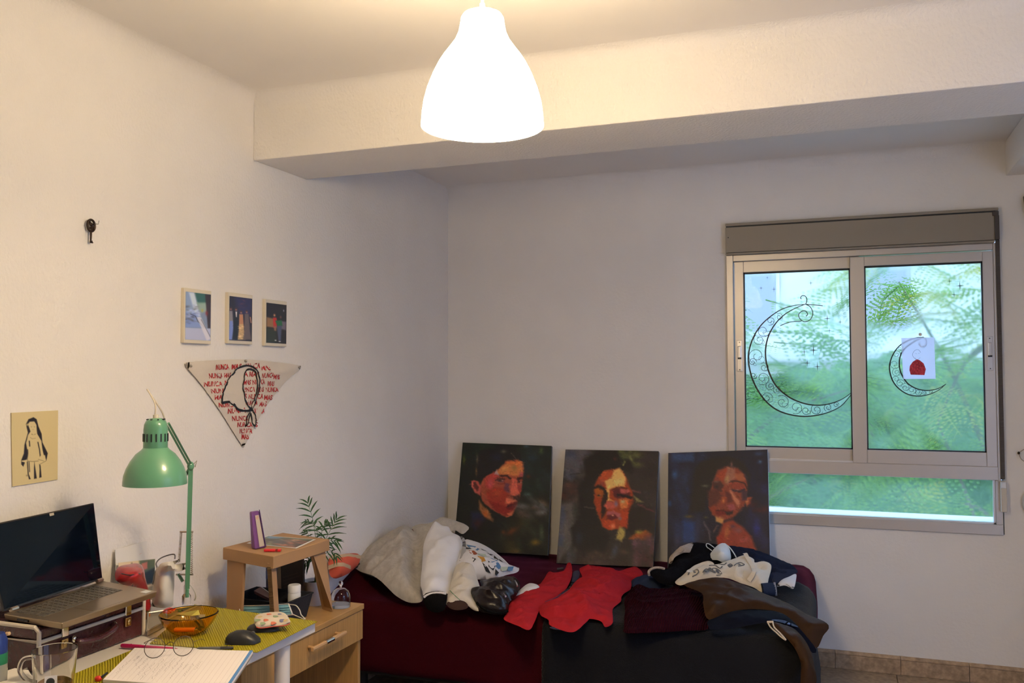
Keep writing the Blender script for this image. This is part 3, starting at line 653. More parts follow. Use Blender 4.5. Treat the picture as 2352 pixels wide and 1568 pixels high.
for i in range(7):
    for j in range(4):
        x, z = -4.6 + 2.3 * i, -3.2 + 2.7 * j
        w = M().box((x, 12.44, z), (x + 1.1, 12.52, z + 1.3)).build('window', mat('far_window_frame', (.5, .52, .55), .5), bd); M().box((x + .07, 12.42, z + .07), (x + 1.03, 12.46, z + 1.23)).build('pane', mat('far_glass', (.22, .24, .26), .2), w)
for j in range(4):
    z = -3.7 + 2.7 * j; M().box((-5.2, 11.6, z), (11, 12.5, z + .14)).build('balcony', mat('far_balcony', (.38, .37, .34), .8), bd)
b2 = thing('far_house', 'grey terraced house front across the street beyond the balcony', 'building', (11.5, -2, -6))
M().box((11, -9, -6), (14, 6, 3.2)).build('facade', mat('grey_render', (.35, .37, .42), .9), b2)
for k in range(6): M().box((10.93, -7.5 + 2.1 * k, -.2), (11.02, -6.6 + 2.1 * k, 1.3)).build('window', mat('far_window', (.05, .07, .1), .2), b2)
M().box((-8, .3, -6.2), (16, 16, -6)).box((4.1, -12, -6.2), (16, .3, -6)).build('ground', mat('street', (.22, .22, .22), .9))['kind'] = 'structure'

# ------------------------------------------------------------------ pendant lamp
LX, LY = 1.415, -2.93
pl = thing('pendant_lamp', 'glowing white bell-shaped pendant lamp hanging from the ceiling', 'lamp', (LX, LY, 2.03))
prof = [(0, 2.296), (.02, 2.2955), (.034, 2.293), (.044, 2.288), (.0485, 2.281), (.0496, 2.276), (.051, 2.266), (.0545, 2.247), (.0635, 2.227), (.0755, 2.21), (.089, 2.192), (.1005, 2.174), (.1135, 2.148), (.126, 2.116), (.134, 2.086), (.138, 2.0585), (.14, 2.03)]
inn = [(r - .0025 if r > .003 else 0, z - (.003 if z > 2.27 else 0)) for r, z in prof][::-1]
SH = mat('glowing_shade', (.9, .88, .84), .5, emit=(1.0, .76, .455, LAMP_SHADE))
M().lathe(prof + inn, (LX, LY, 0), 48).build('shade', SH, pl, smooth=True)
M().tube([(LX, LY, 2.29), (LX, LY, 2.57)], .0035, 8).build('cord', mat('white_cord', (.8, .78, .72), .5), pl, smooth=True)
M().lathe([(0, 2.315), (.006, 2.315), (.007, 2.295), (0, 2.293)], (LX, LY, 0), 12).build('cord_grip', mat('white_cord', (0, 0, 0)), pl, smooth=True)
M().lathe([(0, CEIL), (.045, CEIL), (.043, CEIL - .02), (.01, CEIL - .03), (0, CEIL - .03)], (LX, LY, 0), 24).build('ceiling_rose', mat('white_plastic', (0, 0, 0)), pl, smooth=True)
ld = bpy.data.lights.new('bulb', 'POINT'); ld.energy = LAMP_BULB; ld.color = (1.0, .745, .47); ld.shadow_soft_size = .05
lo = bpy.data.objects.new('bulb', ld); COL.objects.link(lo); lo.location = (LX, LY, 2.08); lo.parent = pl; lo.matrix_parent_inverse = pl.matrix_world.inverted()

# ------------------------------------------------------------------ things on the left wall
PRINT = mat_print('photo_print', .35); PRINT_M = mat_print('matte_print', .7)
FRAMEW = mat('cream_frame', (.72, .66, .53), .5)
def photo_frame(label, ya, yb, z0, z1, top, paint, border):
    """white slim frame on the left wall; the print fills most of it"""
    t = thing('photo_frame', label, 'picture frame', (0, (ya + yb) / 2, z0), 'small framed photographs on the left wall')
    M().box((.0, ya, z0), (.016, yb, z1)).build('frame', FRAMEW, t, bevel=.0015, seg=1)
    l, r, tp, b = border
    paint.grid('photograph', [(.0166, ya + l, z1 - tp), (.0166, yb - r, z1 - tp), (.0166, yb - r, z0 + b), (.0166, ya + l, z0 + b)], PRINT, t)
    return t
K = 1.9
p = Paint(60, 90, [(95, 100), (298, 125), (292, 558), (85, 550)], (96, 110, 135), K, 3)
p.poly([(95, 100), (150, 100), (190, 330), (90, 330)], (110, 130, 165), .8, 10).poly([(120, 110), (165, 110), (210, 330), (170, 330)], (175, 185, 200), .8, 8).poly([(165, 105), (298, 120), (296, 200), (190, 220)], (30, 70, 62), .9, 10)
p.poly([(180, 200), (270, 200), (270, 290), (200, 290)], (120, 140, 125), .8, 10).poly([(250, 125), (298, 125), (292, 440), (270, 440)], (35, 20, 22), .95, 6).poly([(88, 300), (180, 300), (230, 440), (86, 440)], (100, 118, 165), .9, 12).dabs(40, (90, 220, 200, 400), [(70, 80, 130), (150, 160, 190), (60, 60, 70)], 9, .7)
p.line([(130, 310), (170, 330), (190, 380), (240, 430)], 5, (25, 25, 40)).blob(225, 275, 10, 16, (140, 130, 60), .9).blob(262, 300, 12, 25, (110, 30, 25), .9).poly([(85, 440), (292, 445), (290, 558), (84, 552)], (140, 145, 170), 1, 4).poly([(180, 340), (215, 340), (292, 540), (260, 558)], (175, 172, 180), .85, 6).line([(215, 360), (290, 520)], 4, (70, 70, 85))
photo_frame('cream framed photo of a blue street with a white strip below, leftmost of the three', -2.268, -2.125, 1.579, 1.773, 0, p, (.005, .004, .013, .012))
p = Paint(60, 90, [(497, 145), (673, 165), (664, 567), (487, 555)], (28, 24, 34), K, 4)
p.poly([(540, 150), (673, 165), (665, 330), (560, 310)], (34, 34, 70), .9, 20).dabs(12, (560, 170, 650, 250), [(90, 45, 50), (60, 40, 60)], 8, .5)
for x, h, w, c1, c2 in ((505, 265, 20, (110, 105, 110), (95, 110, 165)), (545, 270, 28, (20, 18, 24), (18, 16, 20)), (583, 295, 24, (150, 105, 75), (160, 135, 95)), (627, 290, 26, (80, 70, 70), (78, 68, 68))):
    p.poly([(x - w * .6, h + 18), (x + w * .6, h + 18), (x + w * .8, h + 150), (x - w * .8, h + 150)], c1, 1, 4).poly([(x - w * .6, h + 110), (x + w * .6, h + 110), (x + w * 1.25, 550), (x - w * 1.25, 550)], c2, 1, 5).blob(x, h, 8, 13, (160, 105, 85), 1).blob(x, h - 8, 9, 8, (40, 22, 20), .9)
p.poly([(540, 290), (552, 290), (549, 340), (543, 340)], (180, 175, 175), 1, 3).dabs(30, (560, 420, 600, 545), [(190, 165, 120), (110, 85, 60)], 5, .7).line([(655, 340), (660, 390)], 8, (150, 110, 90))
photo_frame('cream framed photo of four people in evening wear, middle of the three', -2.029, -1.881, 1.585, 1.778, 0, p, (.005, .005, .014, .012))
p = Paint(60, 90, [(832, 197), (987, 217), (977, 592), (820, 585)], (24, 20, 20), K, 5)
p.poly([(828, 335), (905, 355), (905, 440), (826, 430)], (120, 90, 60), .9, 8).poly([(935, 370), (982, 380), (978, 460), (935, 450)], (105, 95, 110), .8, 8).poly([(822, 440), (900, 445), (900, 585), (820, 580)], (32, 40, 28), .9, 10)
p.poly([(878, 340), (905, 340), (910, 430), (880, 440)], (150, 35, 28), 1, 4).poly([(895, 370), (945, 365), (950, 420), (910, 425)], (25, 80, 45), 1, 5).poly([(905, 420), (945, 415), (935, 560), (915, 560)], (55, 62, 85), 1, 5).poly([(882, 420), (902, 425), (900, 470), (885, 465)], (120, 85, 65), .9, 5).blob(890, 318, 9, 14, (165, 115, 80)).blob(938, 335, 8, 14, (95, 60, 50)).blob(925, 570, 10, 6, (180, 180, 180)).blob(893, 560, 8, 6, (180, 180, 180)).blob(963, 272, 5, 12, (150, 150, 165), .8)
photo_frame('cream framed dark photo of a person in red and green, rightmost of the three', -1.799, -1.652, 1.583, 1.770, 0, p, (.005, .004, .014, .012))

# triangular cloth with painted writing
CLOTH = mat('calico', (.70, .64, .555), .9, bump=(300, .15), var=(6, .05))
tri = thing('triangle_banner', 'cream triangular cloth painted with red words and a white headscarf outlined in black', 'banner', (0, -1.914, 1.192))
sh = Sheet([(0.01, -2.2506, 1.5003), (0.012, -2.2217, 1.5132), (0.01, -2.0748, 1.5217), (0.008, -1.9147, 1.5266), (0.01, -1.73, 1.5195), (0.012, -1.5753, 1.5088), (0.01, -1.5391, 1.4949), (0.008, -1.6489, 1.4367), (0.008, -1.7845, 1.3357), (0.006, -1.9076, 1.1986), (0.006, -1.9281, 1.1958), (0.007, -2.0556, 1.3288), (0.007, -2.1616, 1.429)], [(0.014, -2.123, 1.5096), (0.009, -1.9281, 1.4091), (0.01, -2.0421, 1.4524), (0.014, -1.7725, 1.4734)], n=(1, 0, .02), t=.003, res=.012, wr=(.0022, 14), smooth=True, sub=4, seed=2,
           arcs=[([(0.01, -2.2249, 1.5006), (0.01, -2.0618, 1.4938), (0.01, -1.9309, 1.5118)], .006, .016), ([(0.01, -1.564, 1.4995), (0.01, -1.7295, 1.4734), (0.01, -1.8752, 1.4777)], .006, .014)])
sh.build('cloth', CLOTH, tri)
for q in [(0.016, -2.232, 1.4985), (0.014, -1.9192, 1.5205), (0.016, -1.5606, 1.498)]: M().ell(q, (.006, .005, .005), 10, 6).build('pin', mat('steel_pin', (.4, .38, .34), .3, .9), tri, smooth=True)
RED = mat('red_fabric_paint', (.42, .018, .022), .7); BLK = mat('black_fabric_paint', (.008, .008, .01), .6)
# rows of brushed words: (text, x, y, width, height) read off the cloth
ROWS = [('NUNCA', 362, 824, 112, 52), ('MAS', 500, 818, 86, 48), ('NUNCA', 632, 812, 128, 50), ('MAS', 772, 826, 88, 48), ('NUNCA', 315, 898, 118, 48), ('MAS', 445, 892, 58, 44), ('A MAS', 622, 882, 120, 50), ('NUNCA', 770, 896, 120, 46), ('MAS', 890, 904, 72, 44), ('NUNCA', 283, 972, 142, 48), ('N', 440, 958, 40, 44), ('MAS', 615, 958, 66, 46), ('NUNCA', 692, 956, 116, 46), ('MAS', 832, 966, 72, 46),
        ('NUN', 338, 1032, 96, 44), ('UNCA', 610, 1022, 102, 46), ('MAS', 738, 1022, 66, 46), ('NUNCA', 820, 1024, 124, 46), ('MA', 370, 1090, 62, 44), ('S', 612, 1080, 30, 46), ('NUNCA', 656, 1086, 142, 46), ('MAS', 806, 1092, 80, 46), ('NUNC', 402, 1158, 118, 44), ('NUNCA', 630, 1140, 116, 46), ('MAS', 762, 1152, 70, 46), ('NUNCA', 474, 1216, 160, 48), ('NUNCA', 704, 1212, 108, 46), ('NUNCA', 515, 1282, 142, 48), ('S', 714, 1284, 26, 44), ('NUNCA', 556, 1336, 140, 46), ('S', 722, 1336, 26, 44), ('NUNCA', 582, 1394, 114, 48), ('MAS', 600, 1446, 66, 50)]
def t1xz(x, y): return None
A0 = np.array((0.012, -2.1006, 1.4935)); AX_ = (np.array((0.012, -1.7611, 1.4958)) - A0) / 500; AY_ = (np.array((0.012, -2.0976, 1.2898)) - A0) / 500; AXY = np.array((0.012, -1.7583, 1.2724)) - A0 - AX_ * 500 - AY_ * 500
def on_cloth(x, y): u, v = x - 362, y - 800; return A0 + AX_ * u + AY_ * v + AXY * (u / 500) * (v / 500)
rw = random.Random(7)
for i, (txt, x, y, w, h) in enumerate(ROWS):
    me = text_mesh(txt, 1.0, rw.uniform(-.1, .1)); V = np.array([v.co[:] for v in me.vertices]); lo, hi = V.min(0), V.max(0); sl = rw.uniform(-.08, .05)
    P2 = [on_cloth(x + (a - lo[0]) / (hi[0] - lo[0]) * w, y - (b - lo[1]) / (hi[1] - lo[1]) * h + sl * (a - lo[0]) / (hi[0] - lo[0]) * w) for a, b, _ in V]
    Q = sh.on(P2, .0006); me.vertices.foreach_set('co', Q.astype('f').ravel()); me.update(); link('lettering', me, RED, tri)
def dense(pts, n=5, closed=False): return cr_spline([tuple(on_cloth(*q)) for q in pts], n, closed)
OUTL = [(425, 1118), (432, 1020), (470, 930), (520, 850), (570, 800), (640, 782), (700, 800), (735, 860), (750, 920), (742, 1020), (720, 1110), (690, 1180)]
INNER = [(665, 812), (700, 830), (722, 890), (728, 980), (712, 1080), (690, 1150), (670, 1165), (640, 1130), (615, 1060), (606, 970), (620, 870), (640, 825)]
BASEL = [(425, 1118), (490, 1108), (530, 1140), (570, 1180), (640, 1188), (690, 1180)]
body = dense(OUTL, 4) + dense(BASEL[::-1], 4)[1:-1]
bm_ = M(); inn_ = dense([(690, 1165), (640, 1130), (615, 1060), (606, 970), (620, 870), (665, 812), (640, 790)], 4)
hood = [on_cloth(*q) for q in [(425, 1118), (432, 1020), (470, 930), (520, 850), (570, 800), (640, 785), (665, 808), (640, 825), (620, 870), (606, 970), (615, 1060), (640, 1130), (668, 1165), (640, 1186), (570, 1178), (530, 1138), (490, 1106)]]
rim = [on_cloth(*q) for q in [(665, 808), (640, 785), (700, 800), (735, 860), (750, 920), (742, 1020), (720, 1110), (690, 1180), (668, 1165), (690, 1150), (712, 1080), (728, 980), (722, 890), (700, 830)]]
tails = [on_cloth(*q) for q in [(690, 1180), (718, 1240), (728, 1300), (715, 1325), (695, 1290), (680, 1210), (650, 1290), (632, 1328), (640, 1260), (665, 1200)]]
for P_ in (hood, rim, tails):
    Q = sh.on(P_, .0012); bm_.add([tuple(q) for q in Q], [tuple(range(len(Q)))])
o = bm_.build('scarf_fill', CLOTH, tri, fix=False)
s = M()
for pts, w, c in ((OUTL, .0052, 0), (BASEL, .0065, 0), (INNER + INNER[:1], .005, 0), ([(690, 1180), (718, 1240), (728, 1300), (715, 1325), (695, 1290), (680, 1210)], .0042, 0), ([(680, 1205), (650, 1290), (632, 1328), (640, 1260), (670, 1200)], .0042, 0)):
    D_ = dense(pts, 5); Q = sh.on([tuple(q) for q in D_], .0030); ribbon(s, [tuple(q) for q in Q], [w * (1.35 + .2 * math.sin(i * .9)) for i in range(len(Q))], (1, 0, 0), .0004)
s.build('scarf_outline', BLK, tri, fix=False)

# small drawing on cream card
card = thing('drawing_card', 'cream card with an ink drawing of a long-haired girl', 'drawing', (0, -2.86, 1.157))
qd = [(.0042, -2.946, 1.362), (.0042, -2.788, 1.363), (.0042, -2.786, 1.160), (.0042, -2.938, 1.157)]
M().prism([(0.001, q[1], q[2]) for q in qd], (.003, 0, 0)).build('board', mat('cream_card', (.66, .55, .34), .8), card)
CREAM = (196, 182, 140); NK = (22, 18, 30)
p = Paint(110, 140, [(185, 195), (940, 155), (922, 1290), (200, 1400)], CREAM, 1.15, 9)
p.poly([(530, 268), (580, 300), (610, 420), (660, 540), (672, 680), (760, 860), (735, 980), (700, 900), (660, 760), (640, 640), (590, 540), (570, 380), (540, 335), (470, 340), (440, 380), (480, 500), (440, 560), (420, 680), (440, 790), (450, 870), (420, 960), (340, 985), (390, 1010), (365, 1075), (335, 1040), (335, 970), (375, 860), (385, 720), (440, 520), (410, 380), (450, 300)], NK)
p.poly([(455, 380), (500, 345), (545, 345), (578, 400), (575, 480), (535, 530), (490, 490)], CREAM).line([(500, 545), (530, 562), (560, 545)], 7, (90, 80, 60)).poly([(470, 560), (590, 550), (610, 760), (620, 990), (430, 985), (450, 800)], CREAM)
p.line([(478, 600), (510, 622), (560, 612)], 6, (140, 125, 95)).line([(590, 580), (640, 660), (665, 880)], 34, CREAM).line([(455, 590), (425, 690), (440, 780)], 30, CREAM).line([(600, 680), (625, 800), (640, 930)], 16, NK).line([(462, 660), (468, 740)], 16, NK)
p.line([(425, 790), (440, 850), (430, 985), (520, 995), (610, 985)], 6, (90, 80, 60)).poly([(540, 1000), (552, 1080), (578, 1270), (535, 1278), (535, 1100)], NK).poly([(620, 1030), (640, 1060), (655, 1250), (620, 1262), (625, 1120)], NK).poly([(422, 990), (436, 990), (450, 1200), (480, 1280), (455, 1285), (435, 1200)], NK).line([(455, 1000), (465, 1160)], 10, NK).line([(350, 985), (420, 985)], 22, CREAM)
p.poly([(605, 960), (640, 900), (715, 890), (730, 980), (620, 1045)], CREAM).line([(605, 960), (690, 985)], 5, (100, 90, 70)).line([(620, 1045), (730, 985)], 5, (100, 90, 70)).blob(430, 390, 20, 22, (200, 185, 130), .9).blob(425, 1222, 20, 14, (120, 105, 85), .8)
for x in (495, 545): p.blob(x, 425, 9, 6, (100, 95, 80), .9)
p.blob(522, 470, 10, 5, (150, 100, 90), .8)
p.grid('ink_drawing', qd, PRINT_M, card, .0)

# old key hanging on a nail
kt = thing('hanging_key', 'dark ornamental iron key hanging on a nail high on the left wall', 'key', (0, -2.68, 1.875))
IRON = mat('dark_iron', (.035, .02, .014), .4, .6)
kc = np.array((.012, -2.683, 1.927))
m = M(); m.tube([(kc[0], kc[1] + .0145 * math.sin(a), kc[2] + .018 * math.cos(a)) for a in np.linspace(0, 2 * PI, 24, endpoint=False)], .0036, 8, closed=True)
m.tube([(kc[0], kc[1] - .008, kc[2] + .012), (kc[0], kc[1] + .006, kc[2] - .006), (kc[0], kc[1], kc[2] - .016)], .0035, 6).tube([(kc[0], kc[1] + .012, kc[2] - .002), (kc[0], kc[1] - .004, kc[2] - .008)], .003, 6).ell((kc[0], kc[1] + .001, kc[2] + .004), (.004, .008, .005)).build('bow', IRON, kt, smooth=True)
M().tube([(kc[0], kc[1], kc[2] - .015), (kc[0], kc[1] - .0005, kc[2] - .046)], [.0036, .0026], 10).build('shank', IRON, kt, smooth=True)
M().obox((kc[0], kc[1] + .001, kc[2] - .050), (.004, .009, .008)).obox((kc[0], kc[1] + .006, kc[2] - .052), (.004, .004, .004)).build('bit', IRON, kt, bevel=.001)
M().tube([(0, -2.664, 1.936), (.02, -2.663, 1.934), (.022, -2.662, 1.945)], .0012, 6).tube([(.012, kc[1] + .01, 1.936), (.018, -2.665, 1.934)], .0012, 6).build('nail', mat('steel_pin', (0, 0, 0)), kt)
# old marks and a cord hook on the back wall right of the window
hk = thing('cord_hook', 'dark hook with a loop of cord on the wall right of the window', 'hook', (2.953, 0, 1.05))
hq = np.array((2.9489, -0.012, 1.0902))
M().ell(hq, (.006, .008, .007), 10, 8).build('hook', IRON, hk, smooth=True)
M().tube(cr_spline([hq, hq + (.01, -.01, -.03), hq + (.05, -.005, -.045), hq + (.07, 0, .0), hq + (.03, -.004, .02), hq], 5), .0022, 6).build('cord', mat('beige_cord', (.4, .34, .27), .9), hk, smooth=True)
wb = np.array((2.9659, -0, 0.8611)); t = thing('wall_holder', 'pale plastic holder on the wall at the right edge under the cord hook', 'holder', tuple(wb))
M().ell(wb + (.022, -.012, 0), (.032, .02, .055), 16, 12).build('cover', mat('pale_plastic', (.7, .74, .8), .35), t, smooth=True)
M().ell(wb + (.03, -.002, -.004), (.036, .012, .058), 16, 12).build('back_plate', mat('taupe_plastic', (.25, .2, .17), .5), t, smooth=True)
gq = np.array((2.9972, 0, 2.2486)); t = thing('grey_wall_box', 'dark grey box on the wall at the right edge above the window height', 'box', tuple(gq))
M().prism([gq + (-.004, 0, .055), gq + (.09, 0, .06), gq + (.09, 0, -.05), gq + (.008, 0, -.05)], (0, -.04, 0)).build('casing', mat('dark_grey_box', (.10, .085, .075), .5), t, bevel=.003)
M().prism([gq + (.012, -.04, .045), gq + (.08, -.04, .048), gq + (.08, -.04, -.04), gq + (.018, -.04, -.04)], (0, -.004, 0)).build('cover_plate', mat('dark_grey_box', (0, 0, 0)), t, bevel=.001)

# ------------------------------------------------------------------ desk
DZ = .72
WHITE = mat('white_laminate', (.70, .68, .65), .35, var=(5, .02))
desk = thing('desk', 'white desk with a round white leg along the left wall', 'desk', (.35, -3.2, 0))
M().box((.02, -4.2, DZ - .032), (.668, -2.443, DZ)).build('desktop', WHITE, desk, bevel=.002, seg=1)
for x, y in ((.635, -2.565), (.06, -2.60), (.635, -4.1), (.06, -4.1)): M().lathe([(0, 0), (.024, 0), (.022, .01), (.022, DZ - .04), (.03, DZ - .032), (0, DZ - .032)], (x, y, 0), 20).build('leg', WHITE, desk, smooth=True)
LIME = mat('lime_woven_plastic', (.40, .345, .012), .5, bump=(300, .3, (1, 2.5, 1)), wave=(70, .6, 'DIAGONAL'))
def placemat(label, q, z, lift=0):
    t = thing('placemat', label, 'placemat', (sum(p[0] for p in q) / 4, sum(p[1] for p in q) / 4, z), 'lime woven placemats on the desk')
    m = M().prism([(p[0], p[1], z) for p in q], (0, 0, .0022)).build('mat', LIME, t, bevel=.0006, seg=1)
    e = M()
    for a, b in zip(q, q[1:] + q[:1]): e.tube([(a[0], a[1], z + .0014), (b[0], b[1], z + .0014)], .0014, 6)
    e.build('hem', LIME, t)
    return t
placemat('lime placemat under the glass bowl at the far end of the desk', [(0.1937, -2.4129, 0.7225), (0.6785, -2.4511, 0.7225), (0.6904, -2.762, 0.7225), (0.3631, -2.797, 0.7225)], DZ + .0006)
placemat('lime placemat partly under the notebook at the near end of the desk', [(0.3607, -2.8482, 0.7225), (0.5106, -2.8387, 0.7225), (0.7193, -3.2462, 0.7225), (0.3792, -3.2594, 0.7225)], DZ + .0006)

# vanity case
VIN = mat('burgundy_crocodile_vinyl', (.055, .014, .018), .22, bump=(55, .5), var=(12, .3)); PIPE = mat('cream_piping', (.62, .56, .46), .5); CHROME = mat('chrome', (.75, .74, .72), .12, 1.0); BRASS = mat('brass', (.55, .38, .14), .25, 1.0)
case = thing('vanity_case', 'burgundy crocodile-effect case with cream piping under the laptop', 'case', (.15, -2.91, DZ))
Y0, Y1, XF, XB, H0, H1 = -3.094, -2.737, .283, .045, .078, .116
def prof_case(z0, z1, top):
    return [(XB, z0), (XF, z0), (XF, z1 - (.014 if top else 0)), (XF - (.004 if top else 0), z1 - (.004 if top else 0)), (XF - (.014 if top else 0), z1), (XB + .01, z1), (XB, z1 - .006)]
M().box((XB, Y0 + .001, DZ + .0005), (XF - .001, Y1 - .001, DZ + H0)).build('body', VIN, case, bevel=.006)
M().box((XB - .002, Y0 - .002, DZ + H0 + .003), (XF + .003, Y1 + .002, DZ + H1)).build('lid', VIN, case, bevel=.012, seg=4)
m = M(); z = DZ + H0 + .001
m.tube([(XB, Y0, z), (XF + .002, Y0, z), (XF + .002, Y1, z), (XB, Y1, z)], .005, 8, closed=True)
for y in (Y0, Y1): m.tube([(XF + .001, y, DZ + .004), (XF + .001, y, DZ + H1 - .012), (XF - .012, y, DZ + H1 - .001), (XB + .005, y, DZ + H1 - .001)], .0055, 8)
m.build('piping', PIPE, case, smooth=True)
for y in (Y0 + .075, Y1 - .065):
    h = M().box((XF + .003, y - .011, DZ + .074), (XF + .009, y + .011, DZ + .104)).build('clasp', CHROME, case, bevel=.003, seg=3)
    M().box((XF + .001, y - .010, DZ + .044), (XF + .008, y + .010, DZ + .068)).ell((XF + .009, y, DZ + .056), (.004, .006, .008)).build('clasp_catch', BRASS, h, bevel=.002)
hd = M().tube(cr_spline([(XF + .006, -2.985, DZ + .058), (XF + .020, -2.975, DZ + .052), (XF + .024, -2.92, DZ + .046), (XF + .020, -2.865, DZ + .056), (XF + .006, -2.855, DZ + .062)], 6), .008, 8, flat=.9).build('handle', VIN, case, smooth=True)
for y in (-2.99, -2.85): M().ell((XF + .006, y, DZ + .06), (.006, .007, .009)).build('handle_ring', CHROME, hd, smooth=True)

# laptop
LZ = .855
GOLD = mat('champagne_aluminium', (.30, .235, .155), .35, .75); SCR = mat('dark_screen', (.005, .010, .018), .05, spec=.3)
lap = thing('laptop', 'open champagne-coloured laptop with a dark screen on the vanity case', 'laptop', (.23, -2.93, .84))
FR_, FL_, BR_, BL_ = (np.array(q) for q in ((0.3475, -2.7533, 0.855), (0.3614, -3.0974, 0.855), (0.0999, -2.7051, 0.855), (0.1468, -3.0804, 0.855)))
def deck(u, v, z=0): return tuple(((FL_ * (1 - u) + FR_ * u) * (1 - v) + (BL_ * (1 - u) + BR_ * u) * v) + np.array((0, 0, z)))
M().hexa([deck(.012, .02, -.017), deck(.988, .02, -.017), deck(.985, 1, -.017), deck(.015, 1, -.017)], [deck(0, 0), deck(1, 0), deck(1, 1), deck(0, 1)]).build('deck', GOLD, lap, bevel=.003, seg=3)
kb = M().hexa([deck(.06, .42, -.001), deck(.87, .42, -.001), deck(.87, .93, -.001), deck(.06, .93, -.001)], [deck(.06, .42, .0006), deck(.87, .42, .0006), deck(.87, .93, .0006), deck(.06, .93, .0006)]).build('keyboard', mat('keyboard_well', (.10, .085, .065), .5), lap)
ks = M()
for r in range(6):
    n = 15; v0 = .43 + r * .083; hh = .072 if r < 5 else .05
    for k in range(n):
        if r == 0 and 4 <= k <= 8:
            if k != 4: continue
            u0, u1 = .065 + 4 * .0535, .065 + 9 * .0535 - .006
        else: u0 = .065 + k * .0535; u1 = u0 + .047
        ks.hexa([deck(u0, v0), deck(u1, v0), deck(u1, v0 + hh), deck(u0, v0 + hh)], [deck(u0 + .003, v0 + .004, .0022), deck(u1 - .003, v0 + .004, .0022), deck(u1 - .003, v0 + hh - .004, .0022), deck(u0 + .003, v0 + hh - .004, .0022)])
ks.build('keys', mat('grey_keys', (.085, .072, .055), .45), kb)['kind'] = 'stuff'
M().hexa([deck(.33, .05, .0), deck(.64, .05, .0), deck(.64, .37, .0), deck(.33, .37, .0)], [deck(.33, .05, .0005), deck(.64, .05, .0005), deck(.64, .37, .0005), deck(.33, .37, .0005)]).build('touchpad', mat('touchpad', (.27, .21, .14), .3, .7), lap)
M().hexa([deck(.90, .06), deck(.97, .06), deck(.97, .16), deck(.90, .16)], [deck(.90, .06, .0004), deck(.97, .06, .0004), deck(.97, .16, .0004), deck(.90, .16, .0004)]).build('sticker', mat('pale_sticker', (.6, .62, .6), .4), lap)
hl, hr = np.array(deck(.0, 1.0, .004)), np.array(deck(1.0, 1.0, .004)); SH_ = .213
tl_ = np.array((0.105, -3.1107, 1.0795)); tr_ = np.array((0.108, -2.7506, 1.091)); nb = np.array((-.006, 0, 0))
M().hexa([hl + nb, hr + nb, hr, hl], [tl_ + nb, tr_ + nb, tr_, tl_]).build('lid', mat('laptop_lid', (.05, .045, .04), .35, .6), lap, bevel=.0015, seg=1)
ins = lambda u, v: hl * (1 - u) * (1 - v) + hr * u * (1 - v) + tr_ * u * v + tl_ * (1 - u) * v + np.array((.0006, 0, 0))
scr = M().prism([ins(.012, .03), ins(.988, .03), ins(.988, .985), ins(.012, .985)], (.0006, 0, 0)).build('screen', SCR, lap)
M().prism([ins(.56, .945) + (.001, 0, 0), ins(.60, .945) + (.001, 0, 0), ins(.60, .99) + (.001, 0, 0), ins(.56, .99) + (.001, 0, 0)], (.0004, 0, 0)).build('camera_tape', mat('masking_tape', (.5, .44, .34), .8), lap)
for u in (.06, .93): M().tube([hl * (1 - u) + hr * u + (.001, 0, 0), hl * (1 - u - .06) + hr * (u + .06) + (.001, 0, 0)], .006, 8).build('hinge', mat('hinge_metal', (.5, .42, .32), .3, .8), lap, smooth=True)
for v in (.75, .82, .88): M().obox(deck(.005, v - .15, -.009), (.012, .004, .005)).build('port', DARK, lap)

# lamp with a green shade
GREEN = mat('sage_green_lacquer', (.095, .27, .165), .3, coat=.4); STEEL = mat('spring_steel', (.42, .36, .28), .35, .8)
dl = thing('desk_lamp', 'sage green jointed desk lamp clamped to the desk', 'lamp', (.16, -2.42, DZ))
sc = np.array((0.3759, -2.8, 1.249)); sx_, sy_ = sc[0], sc[1]
z = lambda v: 1.249 + (1040 - v) * .001207
ax = Matrix.Rotation(math.radians(3), 3, 'X')
pr = [(.0, 960), (.012, 960), (.022, 963), (.029, 969), (.0318, 980), (.0322, 1000), (.0325, 1030)]
neck = M().lathe([(0, z(959)), (.016, z(960)), (.026, z(966)), (.0305, z(974)), (.0322, z(986)), (.0325, z(1032)), (.0315, z(1034)), (0, z(1034))], (sx_ + .0, sy_, 0), 32).build('neck', GREEN, dl, smooth=True)
for k in range(16):
    a = 2 * PI * k / 16; M().obox((sx_ + .0322 * math.cos(a), sy_ + .0322 * math.sin(a), z(1004)), (.003, .0035, .022), a).build('vent_slot', DARK, neck)
for k in range(8):
    a = 2 * PI * k / 8 + .2; M().obox((sx_ + .021 * math.cos(a), sy_ + .021 * math.sin(a), z(962.5)), (.009, .003, .003), a).build('vent_slot', DARK, neck)
pts = [(.031, 1026), (.037, 1032), (.052, 1042), (.066, 1058), (.076, 1074), (.0825, 1090), (.0845, 1104), (.0848, 1112)]
M().lathe([(r, z(v)) for r, v in pts] + [(r - .0015, z(v)) for r, v in pts[::-1]], (sx_, sy_, 0), 48).build('shade', GREEN, dl, smooth=True)
M().lathe([(0, z(960)), (.008, z(960)), (.008, z(952)), (0, z(951))], (sx_, sy_, 0), 12).build('cord_grip', PIPE, dl, smooth=True)
M().ell((sx_, sy_, z(1075)), (.024, .024, .03)).build('bulb', mat('unlit_bulb', (.8, .8, .78), .2), dl, smooth=True)
CORDM = mat('ivory_cord', (.62, .56, .46), .5)
M().tube(cr_spline([(sx_ - .003, sy_, z(955)), (0.3738, -2.8, 1.3824), (0.3459, -2.79, 1.4124), (0.3257, -2.78, 1.4256), (0.3356, -2.77, 1.4033), (0.346, -2.75, 1.3705), (0.341, -2.73, 1.3485), (0.3364, -2.71, 1.3097)], 5), .0024, 6).build('cord', CORDM, dl, smooth=True)
